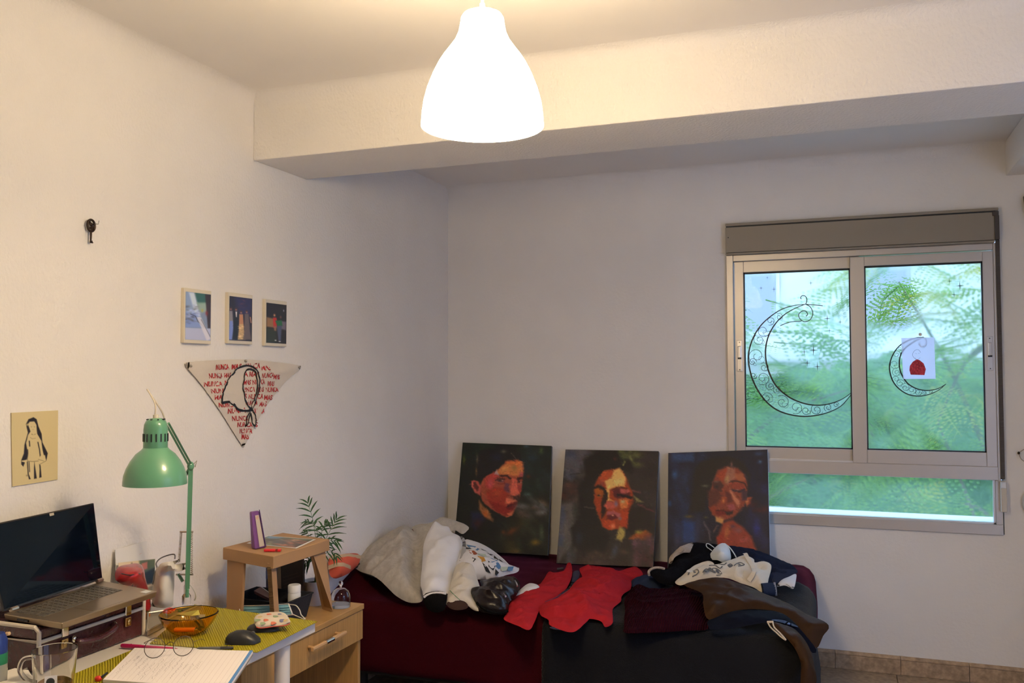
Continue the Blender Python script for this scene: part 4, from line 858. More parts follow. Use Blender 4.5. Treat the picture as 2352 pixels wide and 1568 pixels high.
J = np.array((0.2957, -2.56, 1.1871)); Tp = np.array((0.3626, -2.74, 1.3281)); Bt = np.array((0.2369, -2.5, 0.7957))
for d in (-.006, .006): M().tube([Tp + (0, d, 0), J + (0, d, .0)], .0042, 4).build('upper_arm', GREEN, dl)
M().tube([J + (-.012, -.01, .035), J + (.006, 0, .0)], .0016, 6).tube([J + (.004, 0, 0), (0.3101, -2.55, 1.2026), (0.3038, -2.55, 1.1837)], .0016, 6).build('joint_wire', STEEL, dl)
M().ell(J, (.010, .012, .014), 12, 8).tube([J + (-.02, 0, -.03), J], .005, 6).build('elbow', GREEN, dl, smooth=True)
for d in (-.0045, .0045): M().tube([J + (0, d, 0), Bt + (0, d, 0)], .0052, 4).build('lower_arm', GREEN, dl)
def coil(a, b, r, n, w): 
    a, b = Vector(a), Vector(b); t = (b - a).normalized(); u = t.orthogonal().normalized(); v = t.cross(u)
    return [a.lerp(b, i / (n * 8)) + (u * math.cos(i * PI / 4) + v * math.sin(i * PI / 4)) * r for i in range(n * 8 + 1)]
for (a, b) in (((0.2108, -2.5, 0.9706), (0.2036, -2.5, 0.8774)), ((0.2514, -2.5, 0.973), (0.2531, -2.5, 0.843))): M().tube(coil(a, b, .0032, 22, 0), .0011, 4).build('spring', STEEL, dl)
M().tube([(0.2074, -2.5, 0.9718), (0.2564, -2.5, 0.9746)], .003, 6).tube([(0.194, -2.5, 0.8372), (0.2581, -2.5, 0.842)], .003, 6).build('spring_pin', STEEL, dl)
M().tube([(0.2025, -2.5, 0.8392), (0.2197, -2.5, 0.8174)], .005, 6).tube([Bt, (Bt[0], Bt[1], DZ + .05)], .006, 8).build('post', GREEN, dl)
M().box((Bt[0] - .02, Bt[1] - .022, DZ + .0005), (Bt[0] + .02, Bt[1] + .02, DZ + .012)).build('clamp', GREEN, dl, bevel=.002)
M().tube(cr_spline([(0.2147, -2.47, 0.8065), (0.227, -2.46, 0.786), (0.2209, -2.44, 0.7589), (0.2077, -2.43, 0.7417)], 5), .0022, 6).build('power_cord', mat('white_cord', (0, 0, 0)), dl, smooth=True)

# things at the back of the desk
t = thing('leaning_paper', 'large sheet of white paper leaning on the wall behind the red pouch', 'paper', (.03, -2.67, DZ))
q = [(0.012, -2.5685, 0.9157), (0.012, -2.433, 0.9195), (0.05, -2.4596, 0.7325), (0.05, -2.5971, 0.7382)]
M().prism(q, (.0015, 0, 0)).build('sheet', PAPER, t)
M().prism([(0.02, -2.5282, 0.8739), (0.02, -2.4594, 0.8863), (0.02, -2.4755, 0.8824)], (.0006, 0, 0)).build('orange_line', mat('orange_print', (.7, .25, .12), .7), t)
q = [(0.035, -2.5771, 0.8781), (0.035, -2.4176, 0.8596), (0.075, -2.4619, 0.7422), (0.075, -2.6125, 0.7508)]
p = Paint(60, 60, [(0, 0), (100, 0), (100, 100), (0, 100)], (185, 170, 140), 1.4, 6)
p.poly([(55, 0), (100, 0), (100, 45), (60, 60)], (70, 80, 55), 1, 3).poly([(60, 35), (100, 22), (100, 60), (62, 62)], (20, 22, 20), 1, 3).dabs(14, (0, 10, 60, 30), [(150, 120, 70), (90, 70, 50), (200, 190, 170)], 4, .8).poly([(62, 8), (78, 5), (78, 22), (64, 26)], (165, 95, 75), 1, 2).line([(35, 5), (35, 25)], 4, (90, 85, 70)).poly([(68, 70), (95, 65), (92, 100), (70, 100)], (120, 110, 90), 1, 3)
t = thing('propped_postcard', 'printed postcard with a green and black corner leaning behind the red pouch', 'postcard', (.06, -2.62, DZ))
M().prism(q, (-.0012, 0, 0)).build('card', PAPER, t); p.grid('print', q, PRINT, t, .0006)
RP = mat('shiny_red_pouch_cloth', (.33, .012, .014), .25, coat=.3)
t = thing('red_pouch', 'shiny red drawstring pouch standing behind the laptop corner', 'pouch', (.13, -2.70, DZ))
Sheet([(0.11, -2.6644, 0.8773), (0.1, -2.6395, 0.8844), (0.1, -2.5972, 0.8825), (0.1, -2.5742, 0.8808), (0.11, -2.5616, 0.8752), (0.12, -2.5619, 0.8665), (0.13, -2.5644, 0.8376), (0.13, -2.5535, 0.8069), (0.13, -2.5423, 0.7703), (0.13, -2.539, 0.7277), (0.13, -2.5652, 0.7285), (0.13, -2.5686, 0.7763), (0.15, -2.6138, 0.8144), (0.15, -2.6638, 0.8328), (0.14, -2.69, 0.8522), (0.12, -2.678, 0.8626)], [(0.16, -2.6602, 0.8655), (0.15, -2.6198, 0.8692), (0.15, -2.6039, 0.8288)], n=(.75, -.5, .3), t=.03, res=.008, wr=(.004, 40), fold=(.4, 45, 14, .004), edge=.018, seed=4).build('body', RP, t)
M().tube(cr_spline([(0.165, -2.6996, 0.8795), (0.175, -2.6761, 0.8708), (0.17, -2.6362, 0.8667), (0.16, -2.6152, 0.8561)], 5), .0016, 6).build('drawstring', DARK, t)
t = thing('paper_bag', 'crumpled white paper bag in a wire holder beside the lamp', 'bag', (.12, -2.47, DZ))
PB = mat('thin_white_paper', (.66, .63, .57), .8)
Sheet([(0.0975, -2.5, 0.7296), (0.1035, -2.5, 0.7879), (0.1164, -2.5, 0.8576), (0.1712, -2.48, 0.8575), (0.1687, -2.48, 0.7955), (0.1662, -2.48, 0.7307)], [(0.1804, -2.54, 0.8028), (0.1653, -2.52, 0.8515), (0.1777, -2.54, 0.7556)], n=(.6, -.75, .1), t=.03, res=.010, wr=(.003, 40), edge=.015, seed=6, smooth=False, minz=DZ + .001).build('body', PB, t)
Sheet([(0.1439, -2.53, 0.8561), (0.158, -2.53, 0.8761), (0.1866, -2.53, 0.8819), (0.2189, -2.51, 0.8907), (0.1954, -2.51, 0.871), (0.2427, -2.51, 0.88), (0.2287, -2.51, 0.8657), (0.2476, -2.51, 0.8624), (0.2186, -2.52, 0.8519), (0.1917, -2.53, 0.8558), (0.1651, -2.54, 0.8369), (0.1555, -2.54, 0.8438)], [(0.2177, -2.56, 0.8769)], n=(.6, -.75, .3), t=.004, res=.008, wr=(.004, 50), seed=8, smooth=False).build('torn_top', PB, t)
M().tube(cr_spline([(0.1188, -2.52, 0.8043), (0.1166, -2.51, 0.8308), (0.117, -2.5, 0.8519), (0.1143, -2.5, 0.8672), (0.1222, -2.49, 0.8812), (0.1472, -2.48, 0.8917), (0.169, -2.48, 0.8941), (0.1704, -2.48, 0.8807)], 4), .0022, 6).build('wire_holder', mat('grey_wire', (.22, .21, .21), .4, .5), t, smooth=True)
t = thing('spray_bottle', 'small clear bottle with a white nozzle at the foot of the lamp', 'bottle', (0.1692, -2.423, 0.72))
bq = np.array((0.1615, -2.414, 0.72))
GLASS = mat('clear_glass', (.97, .98, .98), .02, trans=1.0, ior=1.3)
M().lathe([(0, .0), (.013, 0), (.014, .006), (.014, .028), (.009, .036), (.006, .038), (0, .038)], bq, 20).build('body', GLASS, t, smooth=True)
M().lathe([(0, .036), (.0085, .036), (.0085, .060), (.006, .066), (.006, .080), (0, .082)], bq, 16).build('nozzle', mat('white_plastic', (0, 0, 0)), t, smooth=True)
M().ell(bq + (.006, -.004, .074), (.002, .002, .002), 8, 6).build('spray_hole', DARK, t)
# tray with odds and ends
t = thing('acrylic_tray', 'grey translucent tray behind the amber bowl', 'tray', (0.2111, -2.5468, 0.72))
TQ = [(0.3042, -2.7448, 0.745), (0.2731, -2.6085, 0.745), (0.2588, -2.4608, 0.745), (0.1686, -2.5932, 0.745)]
M().prism([(q[0], q[1], DZ + .0035) for q in TQ], (0, 0, .003)).build('base', mat('smoky_plastic', (.30, .28, .25), .25), t)
m = M()
for a, b in zip(TQ, TQ[1:] + TQ[:1]): m.tube([(a[0], a[1], DZ + .018), (b[0], b[1], DZ + .018)], .003, 6); m.hexa([(a[0], a[1], DZ + .003), (b[0], b[1], DZ + .003), (b[0] + .001, b[1] + .001, DZ + .003), (a[0] + .001, a[1] + .001, DZ + .003)], [(a[0], a[1], DZ + .018), (b[0], b[1], DZ + .018), (b[0] + .001, b[1] + .001, DZ + .018), (a[0] + .001, a[1] + .001, DZ + .018)])
m.build('rim', mat('smoky_plastic', (0, 0, 0)), t)
t = thing('red_packet', 'small red packet with white speckles lying in the tray', 'packet', (0.2103, -2.5498, 0.73))
pk = M().prism([(0.2283, -2.6064, 0.742), (0.2214, -2.5805, 0.746), (0.2258, -2.5644, 0.748), (0.2482, -2.5633, 0.746), (0.2535, -2.5827, 0.742), (0.2446, -2.5962, 0.74)], (0, 0, .006)).build('packet', mat('red_foil', (.45, .03, .02), .35, var=(160, .6)), t, bevel=.002)
sp = M()
for q in [(0.2584, -2.6094, 0.75), (0.2567, -2.5997, 0.752), (0.264, -2.6001, 0.75), (0.262, -2.59, 0.751)]: sp.ell(q, (.003, .003, .0012), 8, 4)
sp.build('speckle', PIPE, t)['kind'] = 'stuff'
t = thing('blue_booklet', 'dark blue booklet edge sticking out behind the sticky note', 'booklet', (0.2258, -2.4956, 0.722))
M().prism([(0.2466, -2.5384, 0.736), (0.2465, -2.5039, 0.736), (0.2599, -2.5184, 0.736), (0.2645, -2.5471, 0.736)], (0, 0, .004)).build('cover', mat('navy_card', (.02, .05, .2), .5), t)
M().prism([(0.2458, -2.5366, 0.734), (0.2462, -2.5035, 0.734), (0.2573, -2.5158, 0.734), (0.2625, -2.5442, 0.734)], (0, 0, .002)).build('pages', PAPER, t)
t = thing('orange_tube', 'small orange-brown ribbed pot beside the case', 'pot', (0.1338, -2.5585, 0.72))
oq = np.array((0.163, -2.5903, 0.72)); M().lathe([(0, 0), (.010, 0), (.011, .004), (.0095, .008), (.011, .012), (.0095, .018), (0, .02)], oq, 16).build('body', mat('copper_glaze', (.45, .16, .05), .3), t, smooth=True); M().lathe([(0, .02), (.0085, .02), (.008, .025), (0, .026)], oq, 16).build('lid', BRASS, t, smooth=True)

# amber bowl with odds and ends in it
bc = np.array((0.399, -2.6847, 0.722)); t = thing('amber_bowl', 'amber glass bowl holding small items on the lime placemat', 'bowl', tuple(bc))
AMB = mat('amber_glass', (.92, .55, .10), .04, trans=1.0, ior=1.35)
po = [(0, .003), (.04, .003), (.046, .006), (.052, .012), (.070, .032), (.080, .052), (.0825, .058)]
M().lathe(po + [(r - .003 if r > .01 else 0, h + .003) for r, h in po[::-1]], bc, 48).build('bowl', AMB, t, smooth=True)
t2 = thing('sticky_note', 'yellow sticky note standing in the amber bowl', 'note', tuple(bc + (-.01, .02, .02)))
M().prism([(0.3607, -2.6936, 0.776), (0.3988, -2.644, 0.78), (0.4089, -2.649, 0.768), (0.383, -2.6564, 0.764), (0.3471, -2.6692, 0.764)], (0, .0012, 0)).build('note', mat('yellow_note', (.65, .58, .12), .7), t2); M().prism([bc + (-.02, .03, .03), bc + (.02, .045, .03), bc + (.02, .046, .045), bc + (-.02, .031, .045)], (0, .001, 0)).build('folded_corner', mat('pale_note', (.6, .5, .28), .7), t2)
t2 = thing('clip', 'dark hair clip lying inside the amber bowl', 'hair clip', tuple(bc + (.02, .0, .012)))
M().tube(cr_spline([bc + (.00, .035, .040), bc + (.03, .02, .032), bc + (.055, -.01, .028)], 5), [.006] * 11, 8, flat=.5).build('jaw', mat('dark_clip', (.05, .035, .02), .3), t2, smooth=True); M().tube(cr_spline([bc + (.00, .03, .028), bc + (.03, .012, .022), bc + (.05, -.015, .022)], 5), [.005] * 11, 8, flat=.5).build('lower_jaw', mat('dark_clip', (0, 0, 0)), t2, smooth=True)
t2 = thing('orange_lighter', 'orange plastic lighter lying at the bottom of the amber bowl', 'lighter', tuple(bc + (-.01, -.015, .008)))
M().obox(bc + (-.005, -.01, .014), (.06, .018, .009), .4).build('body', mat('orange_plastic', (.75, .2, .03), .3), t2, bevel=.003); M().obox(bc + (.026, .003, .014), (.012, .016, .008), .4).build('cap', CHROME, t2, bevel=.002)

# glasses, notebook, pens
nb_ = thing('notebook', 'open lined notebook with handwriting under the glasses', 'notebook', (0.6135, -2.9431, 0.72))
NT, NR, NB2, NL = np.array((0.3848, -2.8789, 0.736)), np.array((0.7008, -2.7933, 0.736)), np.array((0.8218, -3.0505, 0.736)), np.array((0.4993, -3.1035, 0.736))
M().hexa([q - (0, 0, .0125) for q in (NL, NB2, NR, NT)], [q - (0, 0, .008) for q in (NL, NB2, NR, NT)]).build('cover', mat('grey_board', (.25, .23, .2), .7), nb_)
M().hexa([q - (0, 0, .008) for q in (NL, NB2, NR, NT)], [NL, NB2, NR, NT]).build('pages', mat('notebook_paper', (.78, .74, .735), .8, wave=(200, .2, 'Z')), nb_, bevel=.001)
def pg(u, v, z=.0004): return (NT * (1 - u) + NR * u) * (1 - v) + (NL * (1 - u) + NB2 * u) * v + np.array((0, 0, z))
e = M().hexa([pg(.975, 0), pg(1.0, 0), pg(1.0, 1), pg(.975, 1)], [pg(.975, 0, .001), pg(1.0, 0, .001), pg(1.0, 1, .001), pg(.975, 1, .001)]).build('blue_edge', mat('blue_edge', (.05, .17, .42), .5), nb_)
s = M()
for k in range(24): ribbon(s, [pg(.03 + k * .04, .02, .0006), pg(.03 + k * .04, .98, .0006)], .0005, (0, 0, 1), .0001)
s.build('ruled_lines', mat('pale_ink', (.50, .42, .46), .8), nb_)['kind'] = 'stuff'
s = M(); rn = random.Random(5)
for k in range(14):
    u = .06 + k * .045; v = rn.uniform(.25, .5); L_ = rn.uniform(.15, .5); n = 22
    ribbon(s, [pg(u + rn.uniform(-.012, .012), v + L_ * i / n, .0008) for i in range(n + 1)], .0008, (0, 0, 1), .0001)
s.build('handwriting', mat('pencil_writing', (.30, .27, .29), .8), nb_)['kind'] = 'stuff'
gt = thing('eyeglasses', 'round thin wire eyeglasses lying on the notebook', 'glasses', (0.5785, -2.9689, 0.737))
WIRE = mat('thin_dark_wire', (.10, .085, .07), .3, .9)
c1_, c2_ = np.array((0.4981, -2.93, 0.7421)), np.array((0.5557, -2.89, 0.7353)); 
gx = (c2_ - c1_); gx = gx / np.linalg.norm(gx); gz = np.array((.0, .25, .97)); 
R_ = .0245
gzmin = .7375 + R_ * .97
c1_[2] = c2_[2] = gzmin
fr = thing  # rims
for c in (c1_, c2_):
    M().tube([tuple(c + gx * R_ * math.cos(a) + gz * R_ * math.sin(a)) for a in np.linspace(0, 2 * PI, 36, endpoint=False)], .0009, 6, closed=True).build('rim', WIRE, gt, smooth=True)
    M().lathe([(0, 0), (.0238, 0), (.0238, .0008), (0, .0008)], c, 28, Matrix(((gx[0], gz[0], gx[1] * gz[2] - gx[2] * gz[1]), (gx[1], gz[1], gx[2] * gz[0] - gx[0] * gz[2]), (gx[2], gz[2], gx[0] * gz[1] - gx[1] * gz[0])))).build('lens', CLEAR, gt)
M().tube(cr_spline([c1_ + gx * R_ + gz * .006, (c1_ + c2_) / 2 + gz * .012, c2_ - gx * R_ + gz * .006], 5), .0009, 6).build('bridge', WIRE, gt)
for c, sg in ((c1_, -1), (c2_, 1)):
    h = c + gx * sg * (R_ + .003) + gz * .012
    M().tube(cr_spline([c + gx * sg * R_ + gz * .011, h, h + np.array((-.03, .055, -.012)) + gx * sg * .002, h + np.array((-.055, .105, -.032)) ], 5), .0009, 6).build('temple', WIRE, gt)
    M().ell(c - gx * sg * (R_ - .001) - gz * .006 + np.array((0, .004, 0)), (.0015, .003, .004), 8, 6).build('nose_pad', mat('clear_pad', (.6, .6, .58), .2), gt, smooth=True)
def pen(name, label, a, b, r, m1, m2, cat='pen', cap=.35):
    a, b = np.array(a), np.array(b); t = thing(name, label, cat, tuple((a + b) / 2)); c = a + (b - a) * cap
    M().tube([c, b - (b - a) * .08, b], [r * .92, r * .9, r * .35], 12).build('barrel', m2, t, smooth=True); M().tube([a, a + (b - a) * .01, c], [r * .8, r, r], 12).build('cap', m1, t, smooth=True)
    M().obox(tuple(a + (b - a) * cap * .5 + np.array((0, 0, r))), (.003, .002, .0015)).build('clip', m1, t)
MAG = mat('magenta_plastic', (.42, .01, .09), .3)
pen('marker', 'magenta felt marker lying behind the notebook', (0.3181, -2.8557, 0.7285), (0.4873, -2.8319, 0.7285), .0056, MAG, MAG, 'marker')
pen('pen', 'black pen lying along the front edge of the far placemat', (0.6168, -2.7654, 0.7275), (0.5259, -2.8022, 0.7275), .0038, mat('black_plastic', (.02, .02, .02), .3), mat('grey_plastic', (.12, .12, .11), .3))
pen('pencil', 'wooden pencil end sticking out left of the vanity case', (0.2621, -3.16, 0.8378), (0.1729, -3.16, 0.8122), .0045, mat('bare_wood', (.62, .42, .22), .6), mat('bare_wood', (0, 0, 0)), 'pencil', .2)

# mice and pouch
BKP = mat('black_rubber_plastic', (.012, .013, .015), .42)
def mouse(label, c, r, rz):
    t = thing('computer_mouse', label, 'mouse', c); R = Matrix.Rotation(rz, 3, 'Z')
    prof = [(-1, .0), (-.97, .35), (-.8, .7), (-.4, .97), (0, 1), (.4, .85), (.75, .5), (.97, .2), (1, 0)]
    m = M(); rings = []
    for u, h in [(x / 12 - 1, None) for x in range(25)]:
        w = math.sqrt(max(0, 1 - abs(u) ** 2.6)); hh = np.interp(u, [q[0] for q in prof], [q[1] for q in prof])
        rings.append([R @ Vector((u * r[0], w * r[1] * math.cos(a), hh * r[2] * max(0, math.sin(a)) ** .7)) for a in np.linspace(0, PI, 13)])
    vs = [Vector(c) + v for g in rings for v in g]; fs = [(i * 13 + k, i * 13 + k + 1, i * 13 + 14 + k, i * 13 + 13 + k) for i in range(24) for k in range(12)]
    m.add(vs, fs).build('shell', BKP, t, smooth=True, angle=60)
    s = M(); s.add([Vector(c) + R @ Vector((r[0] * x, y, z)) for x, y, z in ((-.85, -r[1] * .99, .002), (.85, -r[1] * .99, .002), (.85, r[1] * .99, .002), (-.85, r[1] * .99, .002))], [(0, 1, 2, 3)]).build('sole', DARK, t)
    w_ = M().lathe([(0, -.004), (.006, -.004), (.006, .004), (0, .004)], Vector(c) + R @ Vector((r[0] * .55, 0, r[2] * .70)), 14, R @ Matrix(((1, 0, 0), (0, 0, 1), (0, -1, 0)))).build('scroll_wheel', mat('grey_rubber', (.06, .06, .065), .6), t, smooth=True)
    return t
mouse('black computer mouse at the front edge of the lime placemat', (0.5998, -2.7015, 0.7232), (.050, .030, .033), math.radians(20))
mouse('smaller black case partly under the floral pouch', (0.5825, -2.586, 0.7232), (.048, .026, .022), math.radians(25))
fl_ = thing('floral_pouch', 'small cream pouch with a floral print resting on the black case', 'pouch', (0.6462, -2.6317, 0.75))
fs_ = Sheet([(0.5557, -2.5934, 0.752), (0.5417, -2.5636, 0.755), (0.5553, -2.5429, 0.757), (0.5791, -2.5199, 0.757), (0.6086, -2.517, 0.757), (0.6406, -2.543, 0.754), (0.6688, -2.5769, 0.75), (0.6556, -2.5809, 0.744), (0.6255, -2.5974, 0.742), (0.5987, -2.6183, 0.741), (0.5834, -2.6202, 0.744)], [(0.6049, -2.5724, 0.7535), (0.5896, -2.5904, 0.752)], n=(.1, -.4, .9), t=.012, res=.005, wr=(.0006, 60), edge=.007, seed=3)
fs_.build('body', mat('cream_cotton', (.52, .46, .38), .8), fl_)
rf_ = random.Random(11)
FC = [mat('print_%s' % n, c, .8) for n, c in (('coral', (.5, .14, .08)), ('sage', (.22, .30, .18)), ('slate', (.13, .14, .24)), ('sand', (.5, .38, .2)))]
spots = [(0.5982, -2.5945, 0.755), (0.609, -2.5623, 0.756), (0.6402, -2.5749, 0.755), (0.5693, -2.5819, 0.755), (0.5821, -2.5564, 0.758), (0.5989, -2.611, 0.75), (0.6089, -2.542, 0.758), (0.6491, -2.5717, 0.755), (0.6244, -2.5961, 0.752), (0.5752, -2.6015, 0.75)]
for i, q in enumerate(spots):
    r = rf_.uniform(.005, .010); P = fs_.on([(q[0] + r * math.cos(a) * (1 + .3 * math.sin(3 * a)), q[1] + r * math.sin(a), q[2]) for a in np.linspace(0, 2 * PI, 10, endpoint=False)], .0008)
    M().add([tuple(x) for x in P], [tuple(range(10))]).build('printed_flower', FC[i % 4], fl_)
M().tube(cr_spline([(0.5918, -2.6298, 0.745), (0.6061, -2.6285, 0.743), (0.6323, -2.6071, 0.744), (0.6623, -2.5907, 0.746), (0.6706, -2.5808, 0.75)], 4), .0018, 6).build('zip', mat('red_zip', (.35, .05, .04), .5), fl_)

# mug at the near left corner
mc = np.array((0.4292, -3.1803, 0.72)); MR = .0495
mug = thing('glass_mug', 'clear glass mug with a tea bag tag at the near left corner of the desk', 'mug', tuple(mc))
top = .805 - DZ + .018
po = [(0, .0006), (.038, .0006), (.041, .004), (.045, .05), (MR, top)]; pi_ = [(0, .007), (.037, .008), (.042, .05), (MR - .0028, top)]
CG = mat('mug_glass', (.95, .94, .90), .03, trans=1.0, ior=1.42)
M().lathe(po + [(MR - .0014, top + .001)] + pi_[::-1], mc, 48).build('body', CG, mug, smooth=True)
hd_ = Vector((-.80, -.60, 0)).normalized()
M().tube(cr_spline([mc + np.array(hd_) * .042 + (0, 0, top - .015), mc + np.array(hd_) * .066 + (0, 0, top - .018), mc + np.array(hd_) * .073 + (0, 0, top - .042), mc + np.array(hd_) * .058 + (0, 0, top - .066), mc + np.array(hd_) * .038 + (0, 0, top - .074)], 6), .0055, 10).build('handle', CG, mug, smooth=True)
M().lathe([(0, .008), (.0365, .0085), (.0385, .028), (0, .028)], mc, 32).build('tea', mat('tea_liquid', (.45, .2, .04), .05, trans=.8, ior=1.33), mug, smooth=True)
tb_ = thing('tea_bag', 'square white tea bag tag with a black disc hanging on the mug', 'tea bag', tuple(mc + (.02, -.04, .02)))
fn = np.array((.62, -.78, 0)); sd = np.array((.78, .62, 0)); tcn = mc + fn * .0505 + np.array((0, 0, .043))
M().prism([tuple(tcn + sd * a + np.array((0, 0, b))) for a, b in ((-.013, -.014), (.014, -.012), (.014, .014), (-.012, .013))], tuple(fn * .0006)).build('tag', PAPER, tb_)
M().prism([tuple(tcn + fn * .0008 + sd * .009 * math.cos(a) + np.array((0, 0, .009 * math.sin(a)))) for a in np.linspace(0, 2 * PI, 24, endpoint=False)], tuple(fn * .0003)).build('black_disc', DARK, tb_)
M().tube([tuple(tcn + (0, 0, .013)), tuple(mc + fn * .0515 + (0, 0, top + .002)), tuple(mc + fn * .042 + (0, 0, top - .03))], .0006, 5).build('string', PIPE, tb_)
M().obox(tuple(mc + (.008, -.004, .024)), (.03, .03, .012), .5).build('bag', mat('wet_tea_bag', (.16, .08, .03), .7), tb_, bevel=.003)
# packet with a black disc, bottle and green thing at the very left edge
t = thing('white_packet', 'white paper packet with a black printed disc at the bottom left corner', 'packet', (0.316, -3.1824, 0.74))
Sheet([(0.3007, -3.2511, 0.745), (0.2619, -3.1844, 0.75), (0.2795, -3.1537, 0.755), (0.2958, -3.1554, 0.75), (0.2928, -3.1355, 0.752), (0.3536, -3.1716, 0.745), (0.4518, -3.2561, 0.74), (0.3995, -3.3317, 0.74)], [(0.3784, -3.248, 0.758)], n=(.3, -.5, .8), t=.008, res=.008, wr=(.0025, 40), smooth=False, seed=5).build('wrapper', PB, t)
M().lathe([(0, 0), (.016, 0), (.016, .0006), (0, .0006)], (0.4606, -3.2794, 0.768), 24).build('black_disc', DARK, t)
t = thing('blue_green_bottle', 'blue bottle with a green band at the left edge of the desk', 'bottle', (0.0278, -3.004, 0.72))
bq = np.array((0.3162, -3.24, 0.7983)); bq[2] = DZ
M().lathe([(0, .0005), (.022, .0005), (.023, .01), (.023, .075), (0, .075)], bq, 24).build('body', mat('smoky_clear', (.3, .3, .26), .2), t, smooth=True); M().lathe([(0, .075), (.0232, .075), (.0232, .100), (0, .100)], bq, 24).build('green_band', mat('green_label', (.01, .16, .07), .4), t, smooth=True); M().lathe([(0, .1), (.0225, .1), (.0225, .128), (.016, .145), (0, .146)], bq, 24).build('blue_cap', mat('blue_cap', (.012, .03, .17), .35), t, smooth=True)
t = thing('red_pen_cap', 'small red cap sticking out beside the notebook corner', 'cap', (0.4541, -3.0717, 0.725))
M().ell((0.4684, -3.086, 0.729), (.010, .008, .007), 12, 8).build('cap', mat('red_plastic', (.6, .03, .02), .35), t, smooth=True); M().tube([(0.4764, -3.0859, 0.732), (0.4634, -3.0536, 0.732)], .003, 6).build('tip', DARK, t)

# ------------------------------------------------------------------ bedside cabinet
OAK = mat('oak_laminate', (.40, .235, .085), .45, var=(9, .22, (1, 1, 14)), bump=(120, .05, (1, 1, .1)))
OAKV = mat('oak_laminate_upright', (.40, .235, .085), .45, var=(9, .22, (14, 14, .6)), bump=(120, .05, (1, 1, .1)))
ns = thing('bedside_cabinet', 'pale oak bedside cabinet with one drawer between the desk and the bed', 'cabinet', (.23, -2.15, 0))
M().box((.003, -2.52, .580), (.462, -1.787, .600)).build('cabinet_top', OAK, ns, bevel=.0015, seg=1)
for y in (-2.515, -1.808): M().box((.003, y, 0), (.448, y + .018, .580)).build('side_panel', OAKV, ns, bevel=.001, seg=1)
M().box((.003, -2.497, .02), (.012, -1.808, .580)).build('back_panel', OAKV, ns)
M().box((.003, -2.497, .06), (.44, -1.808, .078)).build('shelf', OAK, ns)
dr = M().box((.442, -2.518, .469), (.4575, -1.7885, .577)).build('drawer', OAKV, ns, bevel=.0015, seg=1)
M().box((.02, -2.49, .475), (.442, -1.812, .57)).build('drawer_box', OAK, dr)
h0, h1 = np.array((.487, -2.178, .541)), np.array((.487, -1.962, .541))
BEECH = mat('beech_handle', (.52, .32, .15), .35)
hd = M().prism([h0 + (-.006, 0, -.007), h0 + (.004, 0, -.007), h0 + (.006, 0, .0), h0 + (.004, 0, .007), h0 + (-.006, 0, .007)], h1 - h0).build('handle', BEECH, dr, bevel=.0015)
a, b = h0 * .62 + h1 * .38, h0 * .40 + h1 * .60
M().tube([a, b], .0085, 12).build('chrome_grip', CHROME, hd if False else dr, smooth=True)
for q in (h0 * .9 + h1 * .1, h0 * .1 + h1 * .9): M().tube([q, (.4575, q[1], q[2])], .005, 8).build('handle_post', BEECH, dr)

# cardboard stool on the cabinet
CARD = mat('brown_cardboard', (.36, .215, .11), .85, var=(7, .06)); CORR = mat('corrugated_edge', (.20, .11, .045), .9, wave=(120, 1, 'Z'))
st = thing('cardboard_stool', 'small brown cardboard stool standing on the bedside cabinet', 'stool', (.26, -2.06, .6))
TA, TB, TC, TD = (np.array(q) for q in ((0.1222, -2.1831, 0.86), (0.3852, -2.2577, 0.86), (0.3916, -1.9199, 0.86), (0.1483, -1.8609, 0.86)))
dz = np.array((0, 0, .041)); o_ = lambda p, k: p + (np.array((.257, -2.055, .86)) - p) * k
M().hexa([TA - (0, 0, .006), TB - (0, 0, .006), TC - (0, 0, .006), TD - (0, 0, .006)], [TA, TB, TC, TD]).build('stool_top', CARD, st, bevel=.0015, seg=1)
for p, q in ((TA, TB), (TB, TC), (TC, TD), (TD, TA)):
    pi, qi = o_(p, .03), o_(q, .03); M().hexa([p - dz, q - dz, qi - dz, pi - dz], [p - (0, 0, .004), q - (0, 0, .004), qi - (0, 0, .004), pi - (0, 0, .004)]).build('skirt_panel', CARD, st, bevel=.001, seg=1)
def leg_plate(p, q, pb, qb, inward, th=.010):
    """cardboard leg cut from p-q at the top to pb-qb at the foot"""
    i = np.array(inward) * th
    l = M().hexa([pb, qb, qb + i, pb + i], [p, q, q + i, p + i]).build('leg', CARD, st, bevel=.0012, seg=1); return l
def mixp(p, q, t): return p * (1 - t) + q * t
nAB = np.array((.27, .96, 0)); f = lambda p, dx=0, dy=0: np.array((p[0] + dx, p[1] + dy, .6005))
a0 = mixp(TA, TB, .055) - dz * .6 + nAB * .007; a1 = mixp(TA, TB, .40) - dz * .6 + nAB * .007
leg_plate(a0, a1, f(a0, -.002), f(a1, -.012, .0), nAB)
c0 = mixp(TC, TB, .29) - dz * .6 - np.array((.012, 0, 0)); c1 = mixp(TC, TB, .035) - dz * .6 - np.array((.012, 0, 0))
cb = np.array((0.3674, -1.9142, 0.6005)); cb2 = np.array((0.4172, -1.935, 0.6005)); leg_plate(c0, c1, cb, cb2, (-1, 0, 0))
b0 = mixp(TB, TC, .015) - dz * .6 - np.array((.012, 0, 0)); b1 = mixp(TB, TC, .095) - dz * .6 - np.array((.012, 0, 0))
lb = leg_plate(b0, b1, f(b0, -.002, .03), f(b1, -.002, .03), (-1, 0, 0), .016)
M().hexa([f(b0, -.002, .0285), f(b0, -.018, .0285), f(b0, -.018, .03), f(b0, -.002, .03)], [b0 + (0, -.0015, -.012), b0 + (-.016, -.0015, -.012), b0 + (-.016, 0, -.012), b0 + (0, 0, -.012)]).build('corrugated_edge', CORR, lb)
